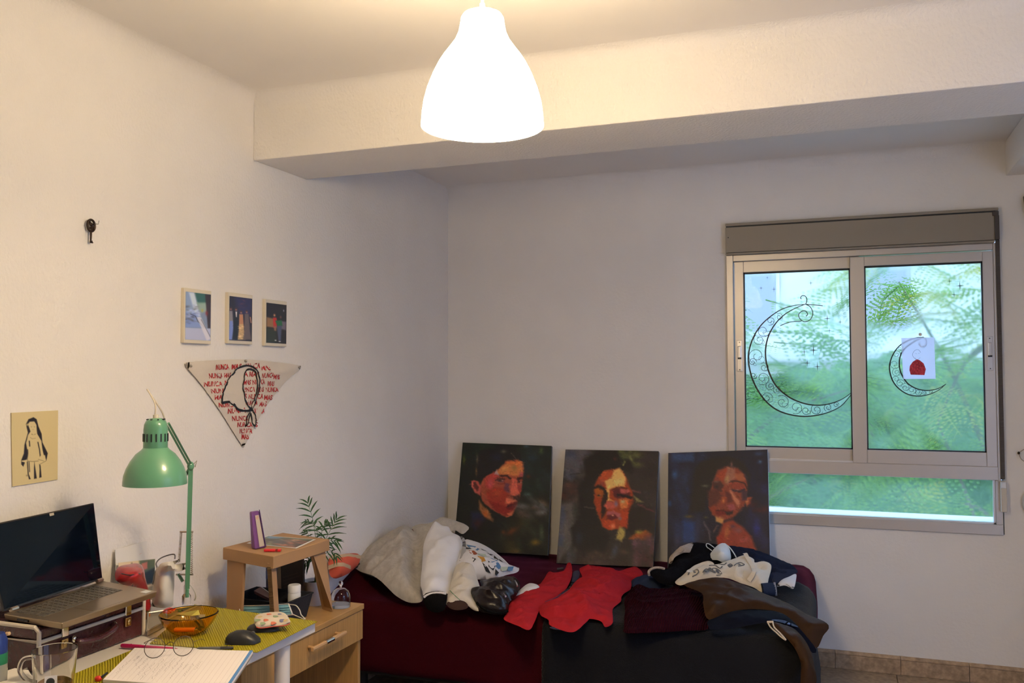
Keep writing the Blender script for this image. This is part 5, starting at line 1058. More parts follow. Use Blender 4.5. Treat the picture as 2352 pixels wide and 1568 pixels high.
d0 = mixp(TD, TA, .05) - dz * .6 + np.array((.012, .0, 0)); d1 = mixp(TD, TA, .3) - dz * .6 + np.array((.012, .0, 0)); leg_plate(d0, d1, f(d0), f(d1, 0, .05), (1, 0, 0))

# on the stool
PUR = mat('purple_plastic', (.17, .065, .24), .4)
t = thing('purple_box', 'tapering purple plastic box with a white label standing on the cardboard stool', 'box', (0.2595, -2.176, 0.86))
zt = .8605
q0, q1, q2 = (np.array(p) for p in ((0.2265, -2.1663, 0.861), (0.2561, -2.1824, 0.861), (0.2693, -2.1362, 0.861)))
up = np.array((0, 0, .130)); e1_ = (q2 - q1) / np.linalg.norm(q2 - q1); e0_ = (q0 - q1) / np.linalg.norm(q0 - q1)
bk = q0 + (q2 - q1); 
T = lambda p, k: q1 + (p - q1) * k + up
tq1 = q1 + up + e1_ * -.012 + e0_ * .008
top = [tq1, tq1 + e1_ * .036, tq1 + e1_ * .036 + e0_ * .018, tq1 + e0_ * .018]
M().hexa([q1, q2, q2 + e0_ * .03, q1 + e0_ * .03], top).build('body', PUR, t, bevel=.005, seg=3)
ft = lambda u, v: (q1 * (1 - u) + q2 * u) * (1 - v) + (top[0] * (1 - u) + top[1] * u) * v + np.array((.0012, -.0016, 0))
M().prism([ft(.42, .05), ft(.88, .06), ft(.80, .90), ft(.38, .90)], (.0004, -.0006, 0)).build('paper_label', mat('cream_label', (.55, .49, .40), .7), t)
M().prism([ft(.95, .02), ft(1.0, .02), ft(1.0, 1.03), ft(.92, 1.04)], (.003, -.003, 0)).build('lid_flap', mat('dark_purple', (.09, .03, .13), .4), t)
s = M(); ribbon(s, cr_spline([ft(.48, .82), ft(.58, .87), ft(.68, .84), ft(.62, .79), ft(.50, .80), ft(.60, .83)], 4), .0012, (.6, -.8, 0), .001); s.build('orange_mark', mat('orange_print', (0, 0, 0)), t)
q = [np.array(p) for p in ((0.1359, -1.9432, 0.8612), (0.3505, -1.9467, 0.8612), (0.3812, -2.1171, 0.8612), (0.1572, -2.0956, 0.8612))]
t = thing('printed_photo', 'printed photograph with a white border lying on the cardboard stool', 'photograph', tuple(q[3]))
M().prism(q, (0, 0, .0006)).build('sheet', PAPER, t)
p = Paint(110, 70, [(0, 0), (100, 0), (100, 100), (0, 100)], (45, 40, 36), 1.6, 21)
p.poly([(0, 0), (45, 0), (30, 25), (0, 40)], (70, 110, 140), 1, 8).poly([(40, 0), (100, 0), (100, 20), (35, 18)], (60, 70, 40), 1, 6).dabs(70, (0, 25, 60, 100), [(120, 130, 70), (60, 55, 50), (170, 160, 130), (50, 70, 40)], 4, .8).dabs(60, (50, 15, 100, 100), [(190, 110, 75), (120, 70, 50), (210, 170, 140), (60, 40, 35)], 4, .8).poly([(30, 40), (62, 38), (60, 75), (35, 80)], (50, 48, 50), .8, 6)
ctr = sum(q) / 4; qi = [ctr + (c - ctr) * .92 for c in q]; p.grid('print', [c + (0, 0, .001) for c in qi], PRINT, t)
a, b = np.array((0.3007, -2.2041, 0.866)), np.array((0.3649, -2.1813, 0.866)); t = thing('red_lighter', 'red plastic lighter lying beside the purple box', 'lighter', tuple(a))
REDP = mat('bright_red_plastic', (.62, .02, .03), .35)
dv = (b - a) / np.linalg.norm(b - a); rz = math.atan2(dv[1], dv[0])
M().obox(tuple(a * .6 + b * .4), (.040, .013, .009), rz).build('body', REDP, t, bevel=.003); M().obox(tuple(a * .12 + b * .88), (.012, .012, .009), rz).build('cap', REDP, t, bevel=.002); M().obox(tuple(a * .25 + b * .75), (.003, .0125, .0085), rz).build('collar', mat('dark_red', (.25, .01, .01), .4), t)

# under and beside the stool
NAV = mat('navy_felt', (.012, .013, .020), .9, bump=(150, .3)); INB = mat('black_lining', (.006, .006, .007), .9)
bn = thing('fabric_bin', 'open black fabric bin under the cardboard stool', 'bin', (.25, -2.1, .6))
bx = [(.145, -2.148), (.360, -2.148), (.360, -2.02), (.145, -2.02)]; tx = [(.132, -2.165), (.374, -2.165), (.374, -2.0), (.132, -2.0)]
for i in range(4):
    j = (i + 1) % 4; b0_, b1_, t0_, t1_ = bx[i], bx[j], tx[i], tx[j]; c = (.25, -2.083)
    ins_ = lambda p: (p[0] + (c[0] - p[0]) * .035, p[1] + (c[1] - p[1]) * .035)
    M().hexa([(*b0_, .6005), (*b1_, .6005), (*ins_(b1_), .6005), (*ins_(b0_), .6005)], [(*t0_, .682), (*t1_, .682), (*ins_(t1_), .682), (*ins_(t0_), .682)]).build('side', NAV, bn, bevel=.002)
M().prism([(*q, .6005) for q in bx], (0, 0, .004)).build('base', INB, bn)
m = M()
for i in range(4): m.tube([(*tx[i], .682), (*tx[(i + 1) % 4], .682)], .003, 6)
m.build('rim', NAV, bn, smooth=True)
bt = np.array((0.3351, -2.06, 0.6685)); t = thing('pill_bottle', 'white plastic bottle standing in the fabric bin', 'bottle', tuple(bt))
zb_, ztp = .606, np.array((0.3347, -2.06, 0.7207))[2]
M().lathe([(0, zb_), (.021, zb_), (.0225, zb_ + .004), (.0225, ztp - .030), (.021, ztp - .026), (0, ztp - .026)], (bt[0], bt[1], 0), 28).build('body', mat('white_plastic', (0, 0, 0)), t, smooth=True)
M().lathe([(0, ztp - .026), (.0225, ztp - .026), (.0225, ztp - .003), (.020, ztp), (0, ztp)], (bt[0], bt[1], 0), 28).build('cap', mat('white_plastic', (0, 0, 0)), t, smooth=True)
t = thing('plum_notebook', 'plum covered notebook slanting out of the fabric bin', 'notebook', (.2, -2.12, .62))
q = [np.array(p) for p in ((0.1627, -2.06, 0.6852), (0.1855, -2.05, 0.6988), (0.3087, -2.135, 0.6897), (0.3129, -2.15, 0.6828))]
M().prism([q[0], q[1], q[2], q[3]], (.0, .004, -.012)).build('cover', mat('plum_card', (.10, .035, .05), .5), t); M().prism([q[1] + (0, -.001, .001), q[2] + (0, -.001, .001), q[2] + (0, .003, .001), q[1] + (0, .003, .001)], (0, .002, -.004)).build('pages', PAPER, t)
t = thing('dark_booklet', 'dark brown booklet with faint lines standing behind the bin', 'booklet', (.2, -1.93, .6))
q = [np.array(p) for p in ((0.1829, -1.925, 0.7506), (0.2773, -1.925, 0.7831), (0.2859, -1.925, 0.6562), (0.1889, -1.925, 0.6483))]
q[2][2] = q[3][2] = .6008; M().prism(q, (0, .014, 0)).build('cover', mat('dark_brown_cover', (.035, .024, .022), .5, var=(12, .3)), t, bevel=.001)
s = M()
for k in range(7):
    v = .32 + .085 * k; ribbon(s, [q[0] * (1 - v) + q[3] * v + (q[1] - q[0]) * .12 + (0, -.0004, 0), q[0] * (1 - v) + q[3] * v + (q[1] - q[0]) * (.8 + .1 * math.sin(k * 2)) + (0, -.0004, 0)], .0016, NB)
s.build('faint_lines', mat('faint_brown_print', (.075, .05, .045), .6), t)['kind'] = 'stuff'
t = thing('blue_box', 'narrow dark blue box standing left of the dark booklet', 'box', (.12, -1.95, .6))
q = [np.array(p) for p in ((0.1349, -1.95, 0.7464), (0.1643, -1.95, 0.7471), (0.1656, -1.95, 0.6751), (0.1373, -1.95, 0.6729))]; q[2][2] = q[3][2] = .6008
M().prism(q, (0, .03, 0)).build('carton', mat('dark_blue_carton', (.022, .03, .085), .4), t, bevel=.001); M().prism([q[0] * .9 + q[3] * .1, q[1] * .9 + q[2] * .1, q[1] * .7 + q[2] * .3, q[0] * .7 + q[3] * .3], (0, -.0006, 0)).build('label_band', mat('mid_blue', (.04, .07, .2), .4), t)
MSK = mat('blue_mask_cloth', (.16, .36, .46), .9, bump=(200, .15)); MSKW = mat('white_mask_edge', (.62, .60, .57), .9)
t = thing('surgical_mask', 'pleated blue surgical mask lying against the front of the fabric bin', 'mask', (.25, -2.19, .6))
mq = [np.array(p) for p in ((0.2046, -2.18, 0.6633), (0.3937, -2.18, 0.6862), (0.4203, -2.196, 0.6559), (0.2283, -2.196, 0.628))]
for q_ in mq: q_[2] = max(q_[2], .604)
def mskp(u, v, o=0): return (mq[0] * (1 - u) + mq[1] * u) * (1 - v) + (mq[3] * (1 - u) + mq[2] * u) * v + np.array((0, -o, 0))
m = M(); rows = [(0, 0), (.12, .001), (.30, .004), (.32, .0), (.50, .004), (.52, .0), (.70, .004), (.72, .0), (.88, .003), (1, 0)]; n = 14
V = [tuple(mskp(i / n, v, o + .006 * math.sin(PI * i / n))) for v, o in rows for i in range(n + 1)]
m.add(V, [(r * (n + 1) + i, r * (n + 1) + i + 1, (r + 1) * (n + 1) + i + 1, (r + 1) * (n + 1) + i) for r in range(len(rows) - 1) for i in range(n)]).build('pleated_panel', MSK, t)
m = M()
for v in (0, 1): m.tube([mskp(i / 8, v, .0065 * math.sin(PI * i / 8)) for i in range(9)], .0035, 6, flat=.5)
m.tube([mskp(0, 0), mskp(0, 1)], .003, 6, flat=.5).tube([mskp(1, 0), mskp(1, 1)], .003, 6, flat=.5).build('binding', MSKW, t)
M().tube(cr_spline([mskp(1, .05), (0.4283, -2.19, 0.6863), (0.4504, -2.2, 0.6751), (0.4633, -2.21, 0.6632), (0.4851, -2.22, 0.6523), mskp(1, .95)], 5), .0018, 6).tube(cr_spline([mskp(0, .05), (0.2085, -2.2, 0.6592), (0.2194, -2.21, 0.6467), mskp(0, .9)], 5), .0018, 6).build('ear_loop', MSKW, t, smooth=True)

# potted palm
POT = mat('white_ceramic_pot', (.62, .58, .55), .4); PX, PY = .292, -1.858
pp = thing('potted_palm', 'small parlour palm in a white pot behind the cardboard stool', 'plant', (PX, PY, .6))
M().lathe([(0, .6006), (.036, .6006), (.038, .604), (.046, .688), (.046, .690), (.043, .690), (.042, .676), (0, .676)], (PX, PY, 0), 36).build('pot', POT, pp, smooth=True)
M().lathe([(0, .682), (.025, .681), (.042, .677), (.042, .67), (0, .67)], (PX, PY, 0), 20).build('soil', mat('potting_soil', (.02, .015, .01), 1, bump=(90, 1)), pp)
PG = mat('palm_green', (.022, .075, .018), .45, var=(20, .25)); PS = mat('palm_stem', (.06, .12, .03), .5)
rp = random.Random(2)
def palm_frond(path, n, L, droop, seed):
    R = random.Random(seed); sp = cr_spline(path, 10); m = M(); m2 = M(); N = len(sp)
    fr = M().tube(sp, [.0016 - .0011 * i / N for i in range(N)], 6).build('frond', PS, pp, smooth=True)
    st0 = int(N * .42)
    for k in range(n):
        i = st0 + int((N - 1 - st0) * k / (n - 1)); p = sp[i]; t = (sp[min(i + 1, N - 1)] - sp[max(i - 1, 0)]).normalized()
        f = k / (n - 1); ln = L * 1.45 * (.65 + .5 * math.sin(PI * (.15 + .75 * f))) * R.uniform(.85, 1.1)
        sidev = t.cross(Vector((.74, -.62, .2))).normalized()
        for sd in (-1, 1):
            d = (t * (.35 + .65 * f) + sidev * sd * (1.0 - .45 * f) + Vector((0, 0, .1))).normalized(); pts = []
            for q in range(6): s_ = q / 5; pts.append(p + d * ln * s_ + Vector((R.uniform(-.001, .001), 0, -droop * ln * s_ * s_)))
            w = d.cross(Vector((.5, -.7, .5))).normalized(); ws = [.0010, .0028, .0032, .0027, .0016, .0002]
            leaf = M(); V = []
            for q, ww in zip(pts, ws): V += [q + w * ww, q + Vector((.0006, -.0006, .0008)), q - w * ww]
            leaf.add(V, [(3 * a + c, 3 * a + c + 1, 3 * a + c + 4, 3 * a + c + 3) for a in range(5) for c in (0, 1)]).build('leaflet', PG, fr, fix=False)
B0 = (PX, PY, .677)
V_ = lambda u, v, y: None
palm_frond([B0, (0.3006, -1.86, 0.7788), (0.2958, -1.87, 0.877), (0.2877, -1.88, 0.9385), (0.278, -1.89, 0.9818)], 7, .042, .35, 1)
palm_frond([B0, (0.3112, -1.86, 0.7795), (0.3223, -1.85, 0.8268), (0.3474, -1.84, 0.8811), (0.3639, -1.83, 0.9154)], 8, .040, .3, 2)
palm_frond([B0, (0.2907, -1.85, 0.7702), (0.2809, -1.83, 0.8635), (0.2491, -1.82, 0.8939), (0.219, -1.81, 0.9)], 6, .028, .5, 3)
palm_frond([B0, (0.3095, -1.86, 0.7794), (0.3178, -1.86, 0.8525), (0.3184, -1.85, 0.8872), (0.3261, -1.84, 0.9012)], 6, .028, .4, 4)
palm_frond([B0, (0.3177, -1.87, 0.7668), (0.3356, -1.86, 0.8264), (0.3415, -1.83, 0.8366), (0.36, -1.82, 0.833)], 6, .026, .5, 5)
palm_frond([B0, (0.3136, -1.88, 0.7535), (0.3058, -1.89, 0.7819), (0.2912, -1.9, 0.7798), (0.2755, -1.9, 0.7637)], 6, .026, .5, 6)
palm_frond([B0, (0.3067, -1.85, 0.7622), (0.3205, -1.83, 0.7866), (0.3365, -1.81, 0.7901), (0.3525, -1.81, 0.7759)], 5, .022, .6, 7)
palm_frond([B0, (0.2943, -1.85, 0.7765), (0.2668, -1.83, 0.832), (0.2256, -1.8, 0.846), (0.2091, -1.8, 0.8544)], 5, .020, .4, 8)
for i in range(4): M().tube(cr_spline([(PX + rp.uniform(-.012, .012), PY + rp.uniform(-.01, .01), .676), (PX + rp.uniform(-.008, .012), PY, .75), (PX + rp.uniform(.0, .03), PY, .83)], 4), .0022, 6).build('stem', PS, pp, smooth=True)

# glass bell jar
cq = np.array((.405, -1.862, .6006)); t = thing('bell_jar', 'clear glass bell jar with a small knob behind the right stool leg', 'jar', tuple(cq))
JG = mat('bell_glass', (.96, .97, .99), .02, trans=1.0, ior=1.28)
po = [(.036, 0), (.0365, .03), (.035, .044), (.029, .058), (.018, .067), (.006, .070)]
M().lathe(po + [(.0045, .0685)] + [(r - .0018, z - .001) for r, z in po[::-1][1:]] , cq, 36).build('bell', JG, t, smooth=True)
M().lathe([(0, .0695), (.004, .07), (.004, .076), (.008, .082), (.009, .088), (.006, .095), (0, .097)], cq, 20).build('knob', JG, t, smooth=True)
M().lathe([(0, 0), (.034, 0), (.034, .012), (0, .012)], cq, 28).build('base_filling', mat('pale_water', (.8, .84, .9), .05, trans=.85, ior=1.33), t, smooth=True)

# ------------------------------------------------------------------ bed
BX0, BX1, BY0, BY1, BZ = .03, 2.03, -1.315, -.02, .462
WINE = mat('wine_bedspread', (.030, .0022, .0048), .9, bump=(180, .25), spec=.03, sheen=.16, tint=(.9, .25, .55), var=(3, .1))
bed = thing('bed', 'low double bed pushed into the corner under the window', 'bed', (1.03, -.7, 0))
M().box((BX0 + .02, BY0 + .05, .24), (BX1 - .03, BY1, BZ - .014)).build('mattress', mat('mattress_ticking', (.45, .43, .4), .9), bed, bevel=.05, seg=4)
M().box((BX0 + .03, BY0 + .08, .13), (BX1 - .05, BY1 - .01, .24)).build('base', mat('black_bed_base', (.012, .012, .013), .7), bed, bevel=.01)
for x in (.12, 1.9):
    for y in (-1.2, -.12): M().tube([(x, y, 0), (x, y, .14)], .025, 12).build('leg', mat('black_bed_base', (0, 0, 0)), bed)
# pillow under the spread, then the spread draped over everything
pw = M().ell((.22, -.70, BZ + .075), (.17, .34, .09), 24, 14).build('pillow', mat('mattress_ticking', (0, 0, 0)), bed, smooth=True)
def bump_h(x, y):
    h = .205 * math.exp(-(((x - .16) / .22) ** 4 + ((y + .70) / .33) ** 4))
    h += .055 * math.exp(-(((x - 1.93) / .14) ** 2 + ((y + .28) / .35) ** 2))
    h += .065 * math.exp(-(((x - .02) / .10) ** 2 + ((y + 1.10) / .17) ** 2))
    return h
def drape(name, mtl, parent, s0, s1, t0, t1, x1, y0, ztop, r, off, res=.03, amp=.006, seed=1, hang_wave=.012):
    """cloth over a box top ending at x1 / y0: s runs along x, t along -y; beyond the edges it folds down with radius r"""
    ns_, nt_ = int((s1 - s0) / res) + 1, int((t1 - t0) / res) + 1; V = []
    for j in range(nt_ + 1):
        for i in range(ns_ + 1):
            s = s0 + (s1 - s0) * i / ns_; tt = t0 + (t1 - t0) * j / nt_; x, y = s, -tt
            dx, dy = max(0, x - (x1 - r)), max(0, (y0 + r) - y); d = math.hypot(dx, dy)
            px_, py_ = min(x, x1 - r), max(y, y0 + r)
            if d > 1e-9:
                ux, uy = dx / d, dy / d; a = min(d / r, PI / 2); R = r * math.sin(a); Zd = r * (1 - math.cos(a)); ex = max(0, d - r * PI / 2); Zd += ex
                wv = hang_wave * min(1, ex / .12) * (noise.noise(Vector((s * 3.1, tt * 3.1, seed * 2.0))) + .6 * noise.noise(Vector((s * 7, tt * 2, seed))))
                R += off + wv + .03 * ex; px_ += ux * R; py_ -= uy * R
            else: Zd = 0
            z = ztop - Zd + off + (bump_h(px_, py_) if Zd < .12 else 0) * (1 - min(1, Zd / .12))
            z += amp * (noise.noise(Vector((s * 9, tt * 9, seed * 5.1))) + .5 * noise.noise(Vector((s * 21, tt * 21, seed)))) 
            V.append((px_, py_, z))
    n = len(V); w = ns_ + 1
    F = [(j * w + i, j * w + i + 1, (j + 1) * w + i + 1, (j + 1) * w + i) for j in range(nt_) for i in range(ns_)]
    m = M(); m.add(V, F); o = m.build(name, mtl, parent, smooth=True, angle=80)
    md = o.modifiers.new('thickness', 'SOLIDIFY'); md.thickness = .006; md.offset = -1
    return o
sp_ = drape('bedspread', WINE, None, BX0 - .028, 2.30, .02, 1.315 + .26, BX1, BY0, BZ, .06, .004, seed=2)
tag(sp_, 'wine red bedspread covering the bed and its head pillow', 'bedspread')
BLKT = mat('charcoal_fleece', (.0075, .008, .010), .95, bump=(160, .4), spec=.15, sheen=.10, var=(4, .15))
bl_ = drape('blanket', BLKT, None, 1.02, 2.36, .46, 1.315 + .33, BX1 + .008, BY0 - .008, BZ, .065, .012, seed=5, amp=.007, hang_wave=.02)
tag(bl_, 'charcoal fleece blanket hanging over the foot half of the bed', 'blanket')
def bed_top(x, y):
    """height of the covers at (x, y); None off the bed"""
    if x > BX1 + .02 or y < BY0 - .02 or x < BX0 or y > BY1: return None
    z = BZ + .010 + bump_h(x, y); r = .065
    if x > 1.03 and y < -.47: z += .014
    for d in ((BY0 + r) - y, x - (BX1 - r)):
        if d > 0: z -= r * (1 - math.sqrt(max(0, 1 - min(1, d / r) ** 2)))
    return z
# red striped cushion in the corner
t = thing('striped_cushion', 'red and beige striped cushion at the head of the bed against the left wall', 'cushion', (.02, -.9, .5))
SC1 = mat('coral_stripe', (.62, .10, .055), .8, bump=(200, .2)); SC2 = mat('beige_stripe', (.55, .40, .26), .8, bump=(200, .2))
cs = Sheet([(0.05, -1.3724, 0.6019), (0.03, -1.3451, 0.6296), (0.02, -1.3246, 0.6499), (0.02, -1.2581, 0.6498), (0.02, -1.1593, 0.6415), (0.02, -1.0664, 0.6215), (0.06, -1.125, 0.5986), (0.09, -1.2572, 0.5811), (0.1, -1.3699, 0.5806), (0.08, -1.393, 0.5839)], [(0.09, -1.335, 0.6318), (0.07, -1.2336, 0.6256), (0.08, -1.3749, 0.6292)], n=(.7, -.6, .4), t=.05, res=.012, wr=(.003, 14), edge=.035, seed=9); cs.build('cover', SC1, t)
for line in ([(0.03, -1.3388, 0.6533), (0.05, -1.3073, 0.6526), (0.05, -1.2396, 0.6432), (0.05, -1.1797, 0.6293), (0.04, -1.1009, 0.6083)], [(0.06, -1.3887, 0.6281), (0.08, -1.3656, 0.6273), (0.09, -1.3253, 0.6175), (0.09, -1.2671, 0.5983)]):
    s = M(); ribbon(s, [tuple(x) for x in cs.on(cr_spline(line, 5), .002)], .017, cs.B[2], .0004); s.build('beige_stripe', SC2, t, fix=False)

# ------------------------------------------------------------------ three painted canvases leaning on the wall
CED = mat('canvas_edge', (.10, .11, .14), .8); CEDL = mat('pale_canvas_edge', (.55, .62, .72), .8); CANV = mat_print('oil_paint', .55, bump=(150, .12))
def canvas(label, TL, TR, BR, BL, paint, edge):
    TL, TR, BR, BL = (np.array(q) for q in (TL, TR, BR, BL)); t = thing('painted_canvas', label, 'painting', tuple((BL + BR) / 2))
    n = np.cross(BL - TL, TR - TL); n /= np.linalg.norm(n); n = n if n[1] < 0 else -n
    bk = -n * .018
    M().hexa([BL + bk, BR + bk, TR + bk, TL + bk], [BL, BR, TR, TL]).build('stretcher', edge, t, bevel=.0012, seg=1)
    paint.strokes(2200, 10, .2)
    g = paint.grid('painting', [TL, TR, BR, BL], CANV, t); 
    for v in g.data.vertices: v.co = v.co + Vector(n * .0012)
    return t
K = 2.0
DKG = (14, 17, 13)
p = Paint(165, 195, [(138, 36), (1320, 85), (1228, 1540), (12, 1440)], DKG, K, 31).warp(9, 10).warp(4, 5)
p.dabs(60, (900, 80, 1320, 700), [(16, 30, 22), (24, 34, 40), (12, 22, 18), (30, 40, 36)], 60, .5, 1.2).dabs(50, (100, 1000, 700, 1540), [(14, 14, 16), (20, 22, 24), (22, 18, 14)], 60, .5).dabs(40, (640, 1050, 1250, 1540), [(28, 30, 22), (50, 42, 20), (38, 44, 34), (24, 24, 18)], 55, .6, 1.3).dabs(20, (120, 40, 500, 300), [(18, 34, 24), (12, 20, 14)], 50, .5)
p.blob(155, 270, 20, 70, (70, 74, 22), .8).blob(1185, 150, 30, 45, (64, 80, 42), .7).blob(1060, 250, 60, 60, (26, 40, 58), .6).blob(990, 90, 40, 20, (60, 80, 96), .5)
p.poly([(690, 1), (560, 120), (380, 150), (320, 300), (330, 520), (420, 540), (560, 440), (640, 380), (740, 280), (860, 260), (930, 300), (900, 180), (800, 110)], (14, 13, 15), 1, 16).blob(600, 240, 90, 60, (22, 26, 46), .7)
p.blob(335, 260, 16, 70, (92, 76, 62), .8).blob(322, 430, 14, 60, (110, 74, 44), .8)
# face
SK = (128, 58, 42)
p.poly([(720, 285), (850, 262), (935, 300), (950, 400), (950, 480), (925, 560), (915, 690), (900, 760), (860, 830), (850, 900), (800, 990), (720, 1040), (640, 1010), (520, 930), (420, 850), (380, 760), (370, 620), (420, 520), (560, 440), (640, 375)], SK, 1, 10)
p.poly([(430, 520), (560, 450), (640, 470), (560, 560), (520, 680), (450, 640)], (150, 52, 46), .9, 16).poly([(620, 400), (740, 300), (930, 300), (945, 430), (880, 500), (760, 480), (640, 470), (580, 460)], (166, 100, 54), .95, 14).poly([(720, 300), (880, 280), (930, 320), (880, 380), (780, 340)], (172, 84, 42), .8, 14).blob(830, 380, 40, 50, (124, 92, 48), .8).blob(700, 400, 60, 40, (176, 124, 70), .7).blob(920, 470, 30, 35, (140, 66, 76), .8)
p.poly([(430, 700), (560, 640), (720, 660), (740, 760), (700, 880), (600, 900), (480, 830)], (122, 34, 24), .8, 20).poly([(480, 820), (620, 850), (720, 900), (780, 960), (720, 1030), (600, 980)], (104, 24, 20), .9, 16).blob(600, 720, 60, 50, (146, 64, 38), .6).blob(510, 590, 34, 50, (150, 66, 74), .7).blob(430, 700, 36, 50, (112, 56, 34), .7)
p.poly([(800, 520), (850, 540), (870, 650), (885, 720), (850, 760), (780, 750), (750, 700), (780, 620)], (172, 80, 62), .95, 10).poly([(700, 590), (760, 600), (750, 720), (690, 680)], (70, 40, 56), .8, 14).poly([(770, 755), (840, 760), (880, 740), (900, 800), (870, 830)], (40, 18, 16), .9, 10)
p.line([(640, 490), (720, 490), (775, 530)], 26, (40, 18, 16), 1, 8).line([(860, 540), (930, 520)], 24, (36, 16, 16), 1, 8).poly([(580, 550), (620, 525), (690, 540), (700, 575), (640, 580)], (96, 52, 52), 1, 6).blob(635, 550, 22, 15, (22, 14, 18), 1).line([(580, 548), (630, 525), (700, 548)], 9, (24, 12, 12)).blob(668, 552, 10, 7, (170, 120, 110), .9).line([(590, 590), (650, 600), (700, 590)], 10, (80, 26, 26), .8).blob(885, 570, 22, 14, (24, 14, 16), 1).blob(912, 580, 12, 9, (170, 110, 90), .8).poly([(860, 610), (910, 620), (915, 700), (890, 720)], (126, 44, 40), .9, 8)
p.poly([(720, 790), (830, 800), (850, 830), (740, 870), (700, 850)], (180, 92, 64), .9, 10).poly([(700, 890), (780, 850), (860, 830), (850, 900), (780, 950), (720, 930)], (84, 16, 18), 1, 8).line([(710, 895), (790, 880), (860, 858)], 9, (40, 8, 12)).poly([(740, 980), (800, 960), (780, 1010), (710, 1040)], (160, 84, 56), .9, 10)
p.poly([(250, 560), (290, 540), (350, 560), (380, 640), (370, 750), (320, 720), (265, 640)], (150, 66, 58), 1, 10).poly([(280, 580), (320, 570), (350, 650), (330, 690), (290, 630)], (60, 22, 20), .9, 10).line([(275, 570), (268, 620), (310, 700)], 14, (176, 92, 80), .8)
p.poly([(360, 800), (420, 900), (480, 940), (540, 1090), (480, 1060), (400, 1010), (360, 930)], (150, 92, 54), .8, 16).blob(440, 990, 40, 50, (150, 72, 26), .8).poly([(250, 960), (380, 980), (430, 1060), (300, 1200), (250, 1140)], (24, 26, 52), .8, 24).blob(330, 1110, 60, 60, (58, 26, 20), .7)
p.dabs(26, (860, 780, 1240, 1050), [(80, 56, 40), (62, 50, 44), (88, 86, 84), (70, 72, 72)], 36, .6, .5).blob(990, 740, 50, 25, (66, 84, 76), .7).blob(1160, 980, 80, 40, (96, 94, 92), .7).blob(1010, 500, 30, 30, (76, 28, 12), .7).blob(780, 1220, 90, 40, (92, 42, 20), .7, -.5).blob(670, 1230, 30, 30, (92, 40, 22), .6).blob(1080, 1370, 60, 40, (112, 84, 22), .8).blob(830, 1480, 70, 30, (84, 66, 34), .6).blob(1160, 1250, 30, 120, (66, 76, 58), .6).line([(800, 180), (850, 260)], 8, (110, 90, 80), .7).blob(690, 160, 40, 26, (92, 84, 70), .7).poly([(560, 470), (590, 400), (630, 480)], (150, 130, 136), .8, 8)
canvas('canvas with a three-quarter portrait turned right on dark green, nearest the corner', (0.1089, -0.035, 1.0738), (0.6482, -0.035, 1.0672), (0.678, -0.205, 0.4967), (0.1268, -0.205, 0.4911), p, CED)
p = Paint(160, 195, [(165, 62), (1318, 90), (1245, 1530), (40, 1480)], (34, 29, 27), K, 32).warp(9, 10).warp(4, 5)
p.poly([(160, 60), (420, 80), (380, 240), (330, 360), (230, 470), (150, 420)], (62, 62, 70), .9, 30).poly([(160, 80), (310, 90), (290, 180), (170, 260)], (40, 50, 72), .8, 26).dabs(30, (120, 60, 460, 420), [(72, 66, 66), (44, 46, 58), (58, 46, 44)], 40, .6, .2).poly([(100, 760), (260, 740), (270, 1000), (240, 1260), (60, 1480), (40, 1300)], (66, 62, 60), .95, 26).poly([(110, 790), (160, 800), (120, 1280), (70, 1260)], (46, 56, 84), .8, 24).dabs(24, (60, 800, 300, 1480), [(74, 68, 64), (50, 56, 72), (60, 66, 60)], 34, .55, 1.4).dabs(16, (110, 430, 420, 760), [(84, 32, 24), (44, 34, 32), (66, 50, 46)], 40, .6)
p.dabs(40, (940, 100, 1310, 1100), [(32, 26, 24), (40, 32, 34), (26, 22, 20)], 70, .6).dabs(26, (830, 80, 1080, 290), [(70, 74, 36), (40, 42, 28), (84, 86, 44)], 30, .7)
p.poly([(560, 100), (800, 80), (860, 200), (990, 200), (1000, 380), (860, 340), (700, 330), (560, 440), (500, 560), (480, 760), (380, 760), (320, 560), (420, 400), (390, 200)], (19, 16, 14), 1, 22).poly([(320, 560), (520, 560), (560, 900), (640, 1060), (720, 1160), (640, 1360), (400, 1380), (260, 1260), (220, 1080), (340, 900)], (20, 18, 17), 1, 26).poly([(930, 800), (1230, 800), (1240, 1100), (1000, 1160), (920, 1060)], (24, 19, 18), 1, 22).blob(330, 1180, 60, 90, (26, 30, 42), .8)
p.poly([(640, 350), (830, 310), (920, 400), (960, 520), (1000, 620), (1010, 730), (950, 850), (920, 1000), (830, 1080), (700, 1080), (610, 1000), (560, 880), (520, 720), (520, 540), (580, 420)], (122, 46, 20), 1, 12)
p.poly([(760, 340), (840, 310), (920, 440), (900, 540), (800, 545), (720, 580), (720, 700), (780, 720), (690, 730), (680, 560), (650, 480), (740, 400)], (190, 150, 84), .95, 14).poly([(640, 350), (770, 350), (740, 430), (620, 500), (590, 440)], (146, 60, 28), .95, 14).blob(840, 480, 70, 40, (196, 170, 104), .7).blob(620, 510, 40, 60, (110, 56, 50), .7).poly([(520, 560), (600, 545), (650, 600), (650, 680), (560, 680)], (132, 70, 20), .8, 12).line([(510, 560), (580, 540), (660, 590), (670, 700)], 34, (22, 16, 14), 1, 10).poly([(640, 600), (700, 620), (670, 880), (610, 940), (620, 760)], (26, 16, 14), .95, 12)
